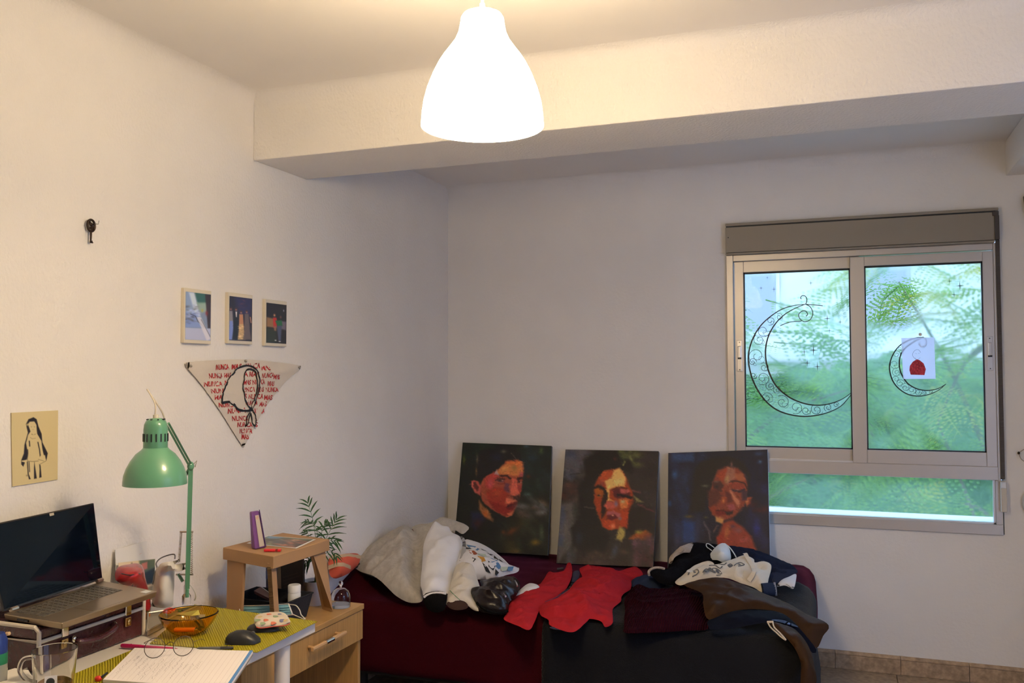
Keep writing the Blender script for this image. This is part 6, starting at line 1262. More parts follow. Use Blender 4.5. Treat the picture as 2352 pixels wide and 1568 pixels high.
p.poly([(760, 590), (840, 560), (960, 600), (970, 680), (820, 700), (770, 660)], (66, 22, 26), .95, 10).poly([(840, 570), (940, 570), (970, 620), (860, 630)], (146, 70, 64), .9, 8).line([(820, 650), (900, 665), (980, 680)], 30, (20, 12, 14), 1, 8).blob(585, 655, 24, 12, (18, 12, 14), 1).blob(600, 650, 8, 6, (160, 110, 90), .9).line([(760, 580), (830, 555), (930, 562)], 14, (50, 20, 16), .9)
p.poly([(690, 730), (780, 720), (810, 780), (760, 830), (680, 820), (650, 780)], (146, 66, 52), 1, 10).blob(800, 760, 22, 40, (92, 90, 116), .8).poly([(830, 700), (960, 700), (940, 800), (850, 830)], (164, 96, 46), .9, 14).blob(880, 735, 26, 22, (150, 150, 110), .8).poly([(690, 860), (760, 850), (860, 880), (850, 930), (720, 940), (680, 900)], (132, 66, 66), 1, 10).poly([(690, 905), (780, 890), (830, 940), (740, 970), (680, 950)], (76, 20, 24), 1, 8).blob(755, 905, 16, 10, (220, 160, 130), .8).poly([(620, 960), (780, 980), (790, 1060), (700, 1085), (630, 1040)], (144, 52, 24), .95, 12).blob(755, 1040, 28, 32, (190, 120, 80), .8).blob(850, 945, 30, 20, (100, 104, 124), .8).poly([(860, 830), (950, 840), (930, 1060), (850, 1040)], (140, 48, 22), .9, 14)
p.poly([(840, 1040), (900, 1080), (910, 1160), (860, 1220), (800, 1190), (820, 1100)], (146, 128, 66), .9, 16).poly([(960, 1200), (1030, 1120), (1150, 1090), (1230, 1130), (1200, 1220), (1040, 1200)], (140, 66, 22), .9, 16).blob(1075, 1110, 50, 26, (130, 124, 50), .8).blob(1060, 1230, 60, 40, (66, 78, 72), .6).dabs(30, (980, 1220, 1240, 1520), [(74, 44, 54), (58, 46, 48), (64, 36, 44)], 40, .7, 1.4).dabs(24, (360, 1340, 900, 1530), [(64, 46, 40), (50, 38, 34), (58, 44, 44)], 40, .6).blob(780, 1340, 40, 90, (52, 60, 74), .7, .3).poly([(1010, 660), (1130, 740), (1040, 740)], (120, 112, 62), .8, 10).line([(1000, 600), (1090, 620)], 20, (120, 66, 66), .7, 10).line([(410, 800), (520, 815)], 10, (90, 70, 66), .7).line([(1060, 770), (1260, 860)], 16, (92, 40, 48), .7, 10).line([(230, 385), (350, 380)], 12, (24, 20, 20), .9).line([(880, 270), (910, 220)], 22, (130, 128, 70), .8, 8).blob(790, 190, 26, 24, (70, 28, 26), .7).blob(985, 190, 22, 50, (116, 118, 62), .7, -.5)
canvas('canvas with a front-facing orange and yellow portrait on brown grey, middle of the three', (0.7291, -0.035, 1.05), (1.2485, -0.035, 1.0544), (1.2603, -0.27, 0.4889), (0.7472, -0.27, 0.4727), p, CED)
p = Paint(165, 210, [(92, 125), (1405, 70), (1446, 1626), (75, 1730)], (18, 18, 30), K, 33).warp(9, 11).warp(4, 5)
p.dabs(60, (90, 100, 560, 1300), [(20, 34, 66), (24, 26, 44), (16, 18, 34), (28, 44, 78)], 60, .55, 1.4).dabs(40, (1150, 80, 1440, 1400), [(18, 20, 46), (26, 28, 66), (16, 14, 26)], 55, .55, 1.3).dabs(30, (80, 1000, 640, 1700), [(22, 34, 70), (30, 32, 46), (44, 42, 56)], 50, .6, 1.4).poly([(140, 130), (440, 120), (440, 240), (150, 230)], (30, 52, 88), .8, 26).blob(180, 420, 40, 60, (34, 70, 112), .7).blob(110, 810, 26, 40, (30, 62, 110), .7).poly([(290, 1040), (450, 1060), (440, 1330), (290, 1320)], (24, 50, 100), .7, 24)
p.poly([(520, 240), (900, 150), (1120, 260), (1180, 420), (1170, 660), (1140, 420), (960, 300), (760, 350), (700, 520), (620, 700), (600, 900), (380, 940), (420, 600), (440, 380)], (24, 19, 17), 1, 26)
p.poly([(760, 350), (900, 305), (1030, 330), (1120, 430), (1150, 560), (1140, 700), (1110, 820), (1060, 900), (960, 1000), (820, 1040), (700, 960), (650, 860), (640, 700), (690, 520), (740, 420)], (104, 46, 32), 1, 16).poly([(620, 640), (760, 600), (830, 700), (740, 820), (660, 900)], (62, 28, 24), .85, 22)
p.poly([(740, 430), (880, 320), (870, 450), (820, 500)], (130, 52, 30), .9, 14).poly([(880, 320), (980, 320), (1000, 460), (930, 540), (890, 560), (850, 480)], (126, 80, 62), .9, 14).blob(880, 480, 30, 60, (138, 110, 66), .8, .3).poly([(960, 400), (1080, 400), (1130, 500), (1020, 500)], (132, 72, 44), .9, 14).blob(940, 280, 18, 40, (116, 76, 70), .8)
p.poly([(920, 530), (1040, 520), (1130, 570), (1120, 640), (980, 640)], (110, 44, 32), .9, 12).line([(920, 520), (1030, 500), (1110, 540), (1140, 610)], 16, (30, 16, 16), .9, 8).line([(960, 620), (1040, 640), (1100, 620)], 26, (30, 20, 34), .9, 10).blob(1020, 622, 22, 10, (128, 90, 80), .8).poly([(690, 520), (790, 500), (840, 560), (800, 640), (700, 600)], (50, 26, 24), .9, 12).blob(740, 515, 34, 16, (92, 70, 60), .7).blob(745, 580, 26, 20, (30, 18, 20), .9)
p.poly([(920, 600), (960, 640), (1000, 720), (1060, 780), (1040, 860), (980, 780), (940, 700)], (156, 96, 70), .9, 12).poly([(800, 700), (870, 720), (860, 800), (800, 820)], (116, 50, 28), .9, 14).blob(835, 770, 18, 30, (176, 104, 56), .8).poly([(860, 640), (940, 680), (950, 800), (880, 800)], (66, 24, 24), .8, 14).poly([(870, 830), (970, 820), (1000, 880), (920, 920)], (124, 60, 58), .9, 12).poly([(720, 880), (800, 890), (930, 900), (920, 960), (780, 970), (700, 930)], (92, 26, 22), 1, 10).poly([(850, 920), (960, 900), (950, 950), (880, 970)], (36, 22, 20), .95, 10).line([(720, 890), (790, 900), (860, 910)], 10, (40, 14, 14), .9).poly([(740, 980), (840, 1010), (830, 1075), (740, 1040)], (168, 120, 66), .9, 14).poly([(650, 860), (740, 820), (720, 960), (680, 960)], (116, 44, 26), .8, 16)
p.poly([(1110, 760), (1150, 720), (1220, 720), (1200, 800), (1140, 850)], (130, 56, 38), 1, 12).blob(1145, 780, 20, 45, (176, 112, 62), .85).poly([(1060, 620), (1140, 640), (1150, 760), (1080, 760)], (40, 28, 44), .8, 14)
p.poly([(820, 1060), (960, 1020), (1100, 1120), (1200, 1240), (1260, 1400), (1300, 1640), (800, 1640), (740, 1300)], (112, 42, 30), 1, 20).blob(880, 1180, 40, 100, (150, 86, 44), .8, .2).blob(1030, 1160, 60, 40, (104, 66, 66), .7).blob(960, 1110, 40, 30, (58, 40, 56), .7).poly([(740, 1240), (830, 1200), (860, 1360), (780, 1400)], (120, 34, 22), .8, 18).blob(1110, 1280, 80, 40, (128, 62, 54), .7)
p.blob(590, 570, 50, 16, (84, 80, 66), .8).blob(370, 980, 60, 20, (92, 72, 26), .8).blob(600, 990, 30, 16, (80, 70, 34), .7).line([(580, 1060), (640, 1180), (660, 1280)], 26, (84, 70, 74), .7, 12).line([(700, 1180), (760, 1100)], 18, (90, 60, 56), .7, 8).blob(1310, 240, 26, 26, (70, 100, 132), .7).blob(1270, 1140, 50, 90, (30, 36, 100), .8).blob(1370, 890, 30, 20, (100, 36, 24), .7).dabs(14, (1160, 760, 1420, 940), [(64, 22, 28), (40, 22, 28)], 30, .6).blob(1290, 130, 60, 30, (40, 60, 100), .6)
canvas('canvas with a tilted head portrait on dark blue, overlapping the window frame', (1.2997, -0.035, 1.0465), (1.8097, -0.035, 1.0784), (1.8267, -0.19, 0.5175), (1.3181, -0.19, 0.4415), p, CEDL)

# ------------------------------------------------------------------ clothes on the bed
GREYJ = mat('grey_marl_jersey', (.43, .405, .37), .95, wrk=(7, .45), bump=(260, .35), var=(60, .12, (1, 1, .35)), spec=.03)
t = thing('grey_sweatshirt', 'grey marl sweatshirt draped over the head of the bed', 'sweatshirt', (.3, -.95, .5))
Sheet([(-0.0407, -1.02, 0.5765), (-0.0228, -0.96, 0.6096), (0.0058, -0.9, 0.6417), (0.0565, -0.82, 0.6883), (0.0987, -0.78, 0.7123), (0.1208, -0.78, 0.7146), (0.1654, -0.8, 0.7008), (0.2225, -0.84, 0.6831), (0.2434, -0.82, 0.7002), (0.2801, -0.82, 0.6969), (0.3469, -0.96, 0.6286), (0.4063, -1.12, 0.571), (0.4477, -1.24, 0.5205), (0.4661, -1.3, 0.4921), (0.4061, -1.31, 0.4855), (0.3352, -1.3, 0.5103), (0.2017, -1.22, 0.5565), (0.0864, -1.15, 0.5588), (0.0068, -1.08, 0.5623)],
      [(0.1634, -1.02, 0.6223), (0.223, -1.02, 0.6421), (0.2097, -0.9, 0.6626), (0.2936, -1.2, 0.5793), (0.3223, -1.1, 0.5812), (0.2868, -0.97, 0.6265), (0.401, -1.3, 0.5302), (0.1471, -1.1, 0.5998)], t=.014, res=.012, wr=(.007, 11), fold=(1.15, 16, 5, .012), seed=11, crease=(12, .010, .013), arcs=[([(0.131, -0.8, 0.7128), (0.2246, -1, 0.6386), (0.3645, -1.25, 0.5456)],   .026, .03), ([(0.2202, -0.86, 0.6781), (0.2972, -1.05, 0.6108), (0.4172, -1.2, 0.5387)], -.030, .035), ([(0.0636, -0.88, 0.6721), (0.1076, -1.05, 0.6084)], .008, .03)], sup=bed_top).build('body', GREYJ, t)
Sheet([(-0.0421, -1.025, 0.5817), (-0.0194, -1.03, 0.5853), (0.0523, -1.08, 0.5735), (0.1225, -1.13, 0.5651), (0.191, -1.19, 0.5569), (0.1877, -1.205, 0.5523), (0.0807, -1.14, 0.5537), (0.0038, -1.08, 0.5621)], (), t=.010, res=.010, wr=(.001, 10), seed=3, sup=bed_top).build('lining', mat('dark_grey_lining', (.05, .05, .045), .95), t)
Sheet([(0.1616, -0.78, 0.7113), (0.1793, -0.74, 0.72), (0.2198, -0.72, 0.7219), (0.2479, -0.7, 0.7373), (0.2762, -0.68, 0.7511), (0.357, -0.68, 0.7345), (0.4368, -0.72, 0.7172), (0.4381, -0.74, 0.7011), (0.4196, -0.76, 0.6868), (0.3758, -0.75, 0.7019), (0.3406, -0.78, 0.6883), (0.2705, -0.8, 0.682), (0.2299, -0.83, 0.6681), (0.186, -0.81, 0.6897)], [(0.307, -0.72, 0.7267), (0.2288, -0.79, 0.7), (0.3852, -0.73, 0.7159)], t=.022, res=.012, wr=(.005, 14), seed=12, crease=(6, .007, .011), arcs=[([(0.1965, -0.8, 0.6943), (0.2405, -0.75, 0.711)], .012, .02)], sup=bed_top).build('sleeve', GREYJ, t)
WHT = mat('white_nylon', (.74, .735, .75), .6, wrk=(9, .4), bump=(90, .12))
t = thing('white_jacket', 'white jacket sleeve with a black cuff lying over the grey sweatshirt', 'jacket', (.42, -1.1, .5))
Sheet([(0.2794, -0.78, 0.7412), (0.2979, -0.78, 0.7411), (0.3223, -0.78, 0.7258), (0.3558, -0.78, 0.7222), (0.38, -0.8, 0.7021), (0.4425, -0.84, 0.6907), (0.4747, -0.88, 0.6701), (0.5008, -0.96, 0.6335), (0.5248, -1.06, 0.5979), (0.5571, -1.17, 0.5628), (0.5888, -1.3, 0.5358), (0.554, -1.35, 0.5515), (0.5109, -1.37, 0.536), (0.4883, -1.34, 0.5463), (0.4497, -1.28, 0.5636), (0.3926, -1.15, 0.5964), (0.3385, -1.03, 0.6306), (0.3017, -0.94, 0.6699), (0.2822, -0.85, 0.7074)], [(0.403, -0.98, 0.678), (0.4718, -1.14, 0.6201), (0.5398, -1.32, 0.5841), (0.4584, -1, 0.6538)], t=.035, res=.012, wr=(.006, 14), fold=(1.35, 18, 4, .005), seed=14, crease=(12, .007, .011), edge=.03, sup=bed_top).build('sleeve', WHT, t)
Sheet([(0.5096, -1.375, 0.5371), (0.5377, -1.36, 0.5529), (0.6052, -1.35, 0.5524), (0.6249, -1.4, 0.5153), (0.6134, -1.405, 0.49), (0.5721, -1.405, 0.4817), (0.5333, -1.4, 0.4981)], [(0.5775, -1.4, 0.5252)], t=.03, res=.012, wr=(.002, 20), edge=.02, seed=15, sup=bed_top).build('cuff', mat('black_knit', (.006, .006, .007), .95, bump=(200, .4), spec=.03), t)
m = M(); m.tube(cr_spline([(0.522, -1.395, 0.5371), (0.5363, -1.39, 0.5474), (0.56, -1.385, 0.5552), (0.5889, -1.38, 0.5578), (0.6145, -1.375, 0.5551)], 5), .005, 6).build('cuff_rim', WHT, t, smooth=True)
Sheet([(0.46, -0.88, 0.6985), (0.4805, -0.88, 0.6944), (0.5082, -0.92, 0.6739), (0.5392, -1, 0.6384), (0.54, -1.05, 0.6173), (0.5364, -1.08, 0.5926), (0.5165, -1, 0.6369), (0.4909, -0.92, 0.6781)], (), t=.012, res=.010, wr=(.001, 10), seed=16, sup=bed_top).build('grey_lining', mat('light_grey_lining', (.33, .33, .34), .9), t)
# cushion with coloured shards
t = thing('patterned_cushion', 'white cushion printed with blue black and ochre shards beside the white sleeve', 'cushion', (.6, -.85, .5))
csh = Sheet([(0.4484, -0.84, 0.6614), (0.4578, -0.8, 0.6686), (0.5087, -0.78, 0.6547), (0.5735, -0.78, 0.629), (0.6452, -0.8, 0.5918), (0.6928, -0.82, 0.5644), (0.7426, -0.84, 0.5609), (0.7498, -0.88, 0.5518), (0.7264, -0.94, 0.5512), (0.7019, -1.02, 0.5494), (0.6412, -1.06, 0.5482), (0.5811, -1.1, 0.5597), (0.5369, -1.1, 0.5765), (0.4807, -0.96, 0.6165)], [(0.6085, -0.98, 0.6187), (0.5394, -0.95, 0.6342), (0.6721, -1, 0.5861), (0.682, -0.94, 0.5953), (0.5861, -1.06, 0.5921)], t=.05, res=.012, wr=(.002, 12), edge=.05, seed=17, sup=bed_top)
csh.build('cover', mat('white_cotton', (.62, .615, .63), .85, bump=(220, .15)), t)
SHC = dict(b=(.07, .17, .33), k=(.01, .011, .014), r=(.25, .06, .018), g=(.42, .48, .38), o=(.45, .22, .03))
for nm, pts in (('b', [(0.5066, -0.9, 0.6676), (0.5441, -0.9, 0.6674), (0.5696, -0.92, 0.6594), (0.5681, -0.93, 0.6481), (0.5324, -0.92, 0.6518)]), ('k', [(0.5094, -0.92, 0.6556), (0.5435, -0.93, 0.6491), (0.5165, -0.93, 0.6447)]), ('k', [(0.5757, -0.9, 0.6599), (0.6071, -0.9, 0.6503), (0.5843, -0.9, 0.6468)]), ('r', [(0.5451, -0.95, 0.6346), (0.565, -0.95, 0.6411), (0.5862, -0.96, 0.6262), (0.5818, -0.97, 0.6175), (0.5578, -0.96, 0.6191)]), ('g', [(0.5766, -0.93, 0.6356), (0.605, -0.93, 0.64), (0.6384, -0.95, 0.6253), (0.6284, -0.96, 0.6151), (0.5974, -0.96, 0.6218)]),
    ('k', [(0.6111, -0.91, 0.6393), (0.6366, -0.91, 0.641), (0.6349, -0.92, 0.6271)]), ('o', [(0.6028, -0.98, 0.6131), (0.6281, -0.98, 0.6149), (0.6404, -0.99, 0.6023), (0.6306, -1, 0.5944)]), ('k', [(0.644, -0.9, 0.624), (0.6782, -0.93, 0.6086), (0.6585, -0.93, 0.6083)]), ('k', [(0.6694, -0.9, 0.6084), (0.694, -0.91, 0.5903), (0.6843, -0.92, 0.5936)]), ('b', [(0.6524, -0.95, 0.6107), (0.6803, -0.95, 0.6024), (0.7019, -0.97, 0.5899), (0.6974, -0.98, 0.5752), (0.6686, -0.97, 0.5875)]), ('k', [(0.6542, -0.98, 0.5946), (0.6848, -0.99, 0.585), (0.6831, -1, 0.563), (0.6649, -1, 0.5754)]), ('k', [(0.6361, -1, 0.5835), (0.6635, -1.02, 0.5794), (0.6785, -1.03, 0.5639), (0.6593, -1.03, 0.5675)]), ('k', [(0.6942, -1, 0.5699), (0.7079, -1, 0.5583), (0.7046, -1.02, 0.5496), (0.6992, -1.02, 0.5567)]), ('b', [(0.7198, -0.9, 0.559), (0.7331, -0.88, 0.5662), (0.7385, -0.91, 0.552), (0.7244, -0.92, 0.5469)]), ('g', [(0.7025, -0.95, 0.5679), (0.7189, -0.92, 0.5733), (0.7208, -0.94, 0.5569), (0.7118, -0.96, 0.5543)]), ('k', [(0.5831, -1, 0.608), (0.601, -1, 0.6015), (0.597, -1.02, 0.5924)]), ('o', [(0.505, -0.95, 0.6372), (0.5194, -0.95, 0.6329), (0.5194, -0.97, 0.6236)])):
    c_ = np.mean(np.array(pts), 0); pts = [tuple(c_ + (np.array(q_) - c_) * 1.22) for q_ in pts]; P_ = csh.on(pts, .0018); M().add([tuple(x) for x in P_], [tuple(range(len(P_)))]).build('printed_shard', mat('shard_' + nm, SHC[nm], .85), t, fix=False)
m = M(); m.tube(cr_spline([(0.4578, -0.8, 0.668), (0.5087, -0.78, 0.6547), (0.5735, -0.78, 0.6284), (0.6452, -0.8, 0.5912), (0.6928, -0.82, 0.5639), (0.7426, -0.84, 0.5604)], 5), .003, 6).build('seam', mat('white_cotton', (0, 0, 0)), t, smooth=True)
# crumpled cream garment
CRM = mat('cream_cotton_jersey', (.58, .54, .47), .9, wrk=(14, .6), bump=(120, .2))
t = thing('cream_shirt', 'crumpled cream shirt lying below the patterned cushion', 'shirt', (.65, -1.2, .5))
Sheet([(0.5431, -1.12, 0.6086), (0.5702, -1.1, 0.6267), (0.6238, -1.11, 0.6199), (0.6635, -1.16, 0.5786), (0.7124, -1.24, 0.549), (0.6988, -1.27, 0.5332), (0.7582, -1.36, 0.4986), (0.7309, -1.365, 0.4965), (0.6881, -1.36, 0.5204), (0.6485, -1.375, 0.509), (0.6112, -1.37, 0.5092), (0.5869, -1.29, 0.543), (0.5624, -1.2, 0.5746)], [(0.6276, -1.22, 0.5838), (0.6604, -1.32, 0.5463), (0.6774, -1.25, 0.5604)], t=.03, res=.011, wr=(.014, 17), fold=(.5, 22, 8, .012), seed=19, crease=(16, .012, .010), edge=.02, sup=bed_top).build('body', CRM, t)
Sheet([(0.6222, -1.385, 0.5207), (0.6566, -1.37, 0.5317), (0.6975, -1.37, 0.5282), (0.7192, -1.385, 0.5105), (0.6858, -1.39, 0.4973), (0.6399, -1.39, 0.4993)], (), t=.012, res=.011, wr=(.003, 17), seed=20, sup=bed_top).build('brown_print', mat('brown_cloth', (.035, .015, .012), .9), t)
M().tube(cr_spline([(0.6118, -1.33, 0.5578), (0.6419, -1.36, 0.5515), (0.6833, -1.39, 0.5387)], 4), .0012, 5).build('green_thread', mat('green_thread', (.03, .2, .06), .8), t)
# dark puffer
PUF = mat('black_glossy_nylon', (.009, .006, .007), .3, wrk=(13, .6), bump=(30, .3), spec=.35)
t = thing('black_puffer', 'glossy black puffer jacket bundled beside the cream top', 'jacket', (.8, -1.2, .5))
Sheet([(0.6522, -1.1, 0.5576), (0.6793, -1.1, 0.5547), (0.7037, -1.08, 0.5598), (0.7499, -1.06, 0.5665), (0.7945, -1.05, 0.5712), (0.8346, -1.08, 0.55), (0.8567, -1.17, 0.528), (0.849, -1.24, 0.5103), (0.8725, -1.33, 0.4921), (0.8442, -1.36, 0.4856), (0.7683, -1.37, 0.4928), (0.7491, -1.36, 0.5163), (0.6737, -1.26, 0.5504), (0.6986, -1.2, 0.5389)], [(0.7825, -1.2, 0.548), (0.7726, -1.28, 0.5368), (0.8413, -1.3, 0.5238), (0.8044, -1.12, 0.5515)], t=.05, res=.011, wr=(.010, 14), fold=(.2, 15, 5, .012), seed=21, crease=(14, .011, .011), edge=.035, sup=bed_top).build('body', PUF, t)
m = M(); 
for l in ([(0.8182, -1.1, 0.5653), (0.837, -1.13, 0.5611), (0.8479, -1.15, 0.5542)], [(0.8133, -1.24, 0.55), (0.8324, -1.27, 0.5442), (0.8476, -1.29, 0.543)]): m.tube(cr_spline(l, 4), .004, 6)
m.build('silver_snap', mat('silver_foil', (.6, .6, .66), .25, .8), t, smooth=True)
M().tube(cr_spline([(0.7466, -1.36, 0.5254), (0.7994, -1.385, 0.5061), (0.852, -1.38, 0.4981), (0.8838, -1.36, 0.5051)], 5), .006, 6).build('hem_band', mat('black_knit', (0, 0, 0)), t, smooth=True)
t = thing('folded_cloth', 'small folded white cloth tucked under the red jacket', 'cloth', (.95, -.95, .5))
Sheet([(0.8175, -1.1, 0.5011), (0.8258, -1.03, 0.518), (0.8396, -0.98, 0.5284), (0.8687, -0.98, 0.5298), (0.8947, -1, 0.5267), (0.899, -1.02, 0.5216), (0.8579, -1.08, 0.5095), (0.8343, -1.12, 0.4991)], [(0.8604, -1.06, 0.523)], t=.016, res=.009, wr=(.003, 30), seed=23, sup=bed_top).build('fabric', mat('white_cotton', (0, 0, 0)), t)
M().tube(cr_spline([(0.8466, -1, 0.5311), (0.8669, -1.01, 0.5303), (0.8827, -1, 0.5285)], 4), .002, 5).build('hem', CRM, t)

# red jacket
REDC = mat('bright_red_cotton', (.34, .018, .026), .75, wrk=(9, .55), bump=(160, .2), spec=.03); REDS = mat('purple_red_zip', (.14, .012, .05), .7)  # second red is the dark purplish colour of the zip itself
t = thing('red_jacket', 'crumpled bright red jacket lying open in the middle of the bed', 'jacket', (1.1, -1.0, .5))
Sheet([(0.8818, -1.401, 0.4794), (0.964, -1.4647, 0.4785), (1.0218, -1.4962, 0.4765), (1.0112, -1.3976, 0.4815), (0.982, -1.2534, 0.4878), (0.9761, -1.1677, 0.4941), (0.9945, -1.053, 0.5004), (0.9973, -0.9085, 0.5046), (0.9626, -0.7101, 0.5151), (0.9, -0.5071, 0.5256), (0.8753, -0.4902, 0.5256), (0.894, -0.6176, 0.5151), (0.8597, -0.657, 0.5109), (0.8234, -0.6407, 0.5088), (0.8539, -0.8569, 0.5004), (0.8187, -0.9832, 0.5025), (0.8144, -1.1044, 0.4983), (0.864, -1.3127, 0.4878)], [(0.9153, -1.2423, 0.5046), (0.9389, -0.9671, 0.513), (0.9406, -1.3759, 0.4857), (0.9286, -0.8116, 0.5151)], n=(.1, -.55, .83), t=.009, res=.010, wr=(.006, 13), fold=(.9, 18, 6, .008), seed=24, crease=(12, .009, .011), arcs=[([(0.8735, -0.5332, 0.5214), (0.9585, -0.7468, 0.513), (0.9991, -1.0079, 0.5046), (0.9708, -1.1514, 0.4962)], .010, .014), ([(0.8607, -1.2797, 0.4878), (0.9171, -1.3106, 0.492), (0.9515, -1.2815, 0.4962)], .006, .012)], sup=bed_top).build('front_panel', REDC, t)
Sheet([(1.0167, -0.9414, 0.5067), (1.0062, -0.7742, 0.513), (1.0139, -0.7145, 0.5151), (0.9618, -0.5761, 0.5214), (0.9803, -0.5038, 0.5256), (1.0197, -0.5148, 0.5256), (1.1095, -0.5248, 0.5256), (1.1505, -0.5689, 0.5214), (1.1767, -0.4874, 0.5214), (1.207, -0.4186, 0.5172), (1.263, -0.5267, 0.5088), (1.2615, -0.6005, 0.5025), (1.2347, -0.6338, 0.5004), (1.262, -0.7873, 0.4941), (1.2499, -0.9059, 0.492), (1.2669, -1.0005, 0.4899), (1.263, -1.1269, 0.4857), (1.3067, -1.304, 0.4807), (1.2934, -1.3691, 0.4785), (1.2622, -1.3091, 0.4819), (1.2225, -1.302, 0.4845), (1.2072, -1.323, 0.4824), (1.2003, -1.4451, 0.478), (1.1713, -1.4718, 0.4765), (1.086, -1.4243, 0.4794), (1.0547, -1.354, 0.4824), (1.0061, -1.3119, 0.4878), (0.9692, -1.1879, 0.4962), (1.0118, -1.1078, 0.5067)], [(1.1247, -1.2727, 0.5298), (1.1305, -1.012, 0.5382), (1.1849, -0.8282, 0.5382), (1.1842, -1.3307, 0.5004), (1.2097, -1.1896, 0.5172), (1.2113, -1.0262, 0.513), (1.0985, -1.3292, 0.5004)], n=(.1, -.55, .83), t=.010, res=.0105, wr=(.010, 12), fold=(.45, 15, 5, .014), seed=25, crease=(24, .012, .012), crumple=.004, arcs=[([(1.0451, -1.0047, 0.5298), (1.1617, -1.1894, 0.5382), (1.2229, -1.3182, 0.5088)], .022, .022), ([(1.0509, -0.7932, 0.5298), (1.1715, -0.9595, 0.5298), (1.2212, -0.7835, 0.513)], .014, .02), ([(1.1513, -1.1204, 0.5298), (1.2126, -1.1175, 0.5172), (1.2362, -0.9627, 0.5004)], -.012, .02), ([(1.1059, -1.3111, 0.5088), (1.1418, -1.3596, 0.4878), (1.1923, -1.4459, 0.4794)], -.008, .014)], sup=bed_top).build('body', REDC, t)
Sheet([(1.0016, -0.9069, 0.5046), (0.9812, -0.7732, 0.5109), (0.9474, -0.6327, 0.5172), (0.9643, -0.6028, 0.5172), (0.9941, -0.6889, 0.513), (1.0067, -0.8099, 0.5067), (1.0171, -0.9427, 0.5025), (0.9933, -1.0787, 0.4962), (0.9724, -1.1424, 0.4899), (0.9547, -1.1026, 0.492), (0.9827, -1.0154, 0.4983)], (), n=(.1, -.55, .83), t=.006, res=.010, wr=(.002, 20), seed=26, sup=bed_top).build('dark_zip_edge', mat('navy_lining', (.018, .02, .05), .7), t)
M().tube(cr_spline([(0.984, -1.1914, 0.4983), (1.0085, -1.1552, 0.5046), (1.0241, -1.0883, 0.5097), (1.0268, -1.0061, 0.5109)], 5), .005, 6).tube(cr_spline([(0.9774, -1.1576, 0.5004), (1.0021, -1.1206, 0.5067), (1.0164, -1.0487, 0.5109)], 5), .003, 6).build('zip', REDS, t, smooth=True)
M().prism([tuple(q) for q in [(0.8592, -0.6141, 0.5227), (0.8844, -0.5895, 0.5235), (0.8927, -0.62, 0.5214), (0.87, -0.6435, 0.5206)]], (0, -.004, .004)).build('neck_label', mat('dark_label', (.03, .03, .035), .6), t)
Sheet([(1.0856, -1.4362, 0.4785), (1.1183, -1.4203, 0.4794), (1.15, -1.4149, 0.479), (1.162, -1.4477, 0.477), (1.1373, -1.4547, 0.4765), (1.1038, -1.4539, 0.477)], (), n=(.1, -.55, .83), t=.008, res=.010, wr=(.001, 20), seed=27, sup=bed_top).build('cuff_lining', mat('navy_lining', (0, 0, 0)), t)

# denim, sweater
DEN = mat('dark_denim', (.020, .030, .062), .85, bump=(240, .3), spec=.03)
t = thing('dark_jeans', 'dark blue jeans showing between the red jacket and the maroon sweater', 'jeans', (1.4, -.8, .5))
Sheet([(1.2326, -0.655, 0.4962), (1.2476, -0.6001, 0.5025), (1.2747, -0.5642, 0.5067), (1.3254, -0.5693, 0.5067), (1.3683, -0.6135, 0.5025), (1.4025, -0.6804, 0.4983), (1.379, -0.7437, 0.4941), (1.3153, -0.757, 0.492), (1.258, -0.7354, 0.492)], [(1.3139, -0.7038, 0.513)], n=(.1, -.6, .78), t=.03, res=.012, wr=(.004, 16), seed=28, crease=(5, .008, .01), edge=.02, sup=bed_top).build('leg', DEN, t)
M().tube(cr_spline([(1.2629, -0.647, 0.5088), (1.292, -0.6224, 0.513), (1.3328, -0.6305, 0.513)], 4), .0025, 5).build('seam', mat('pale_stitch', (.2, .22, .28), .8), t)
MAR = mat('maroon_rib_knit', (.030, .0045, .010), .95, bump=(140, .3), wave=(38, 1.0, 'X'), spec=.03)
t = thing('maroon_sweater', 'folded maroon ribbed sweater on the charcoal blanket at the bed edge', 'sweater', (1.55, -1.2, .5))
Sheet([(1.2735, -0.9518, 0.492), (1.2733, -0.7605, 0.5025), (1.305, -0.7524, 0.5088), (1.3625, -0.8248, 0.5109), (1.4334, -0.8089, 0.513), (1.4559, -0.7272, 0.5151), (1.4926, -0.7237, 0.5172), (1.5629, -0.7301, 0.5172), (1.612, -0.8839, 0.5088), (1.6193, -1.0103, 0.5046), (1.6691, -1.1886, 0.487), (1.6732, -1.2761, 0.4803), (1.5333, -1.3525, 0.4794), (1.3909, -1.4183, 0.4794), (1.3609, -1.3416, 0.4819), (1.3174, -1.1367, 0.4878)], [(1.4601, -1.0929, 0.5277), (1.5218, -1.2885, 0.5151), (1.4116, -1.2711, 0.5088), (1.6057, -1.2098, 0.5109), (1.5673, -0.9633, 0.5235)], n=(.1, -.6, .78), t=.022, res=.012, wr=(.004, 12), seed=29, crease=(6, .006, .012), edge=.015, crumple=.001, arcs=[([(1.3291, -1.0321, 0.5088), (1.3969, -1.1423, 0.5172), (1.4568, -1.1643, 0.5214), (1.538, -1.074, 0.5256), (1.6072, -0.9406, 0.5172)], .016, .014), ([(1.3117, -0.9336, 0.5088), (1.3839, -1.039, 0.5172), (1.4866, -1.0018, 0.5214), (1.5883, -0.8714, 0.5172)], .010, .010), ([(1.3734, -1.3596, 0.4878), (1.5182, -1.2924, 0.4878), (1.662, -1.2099, 0.4878)], .005, .02)], sup=bed_top).build('body', MAR, t)
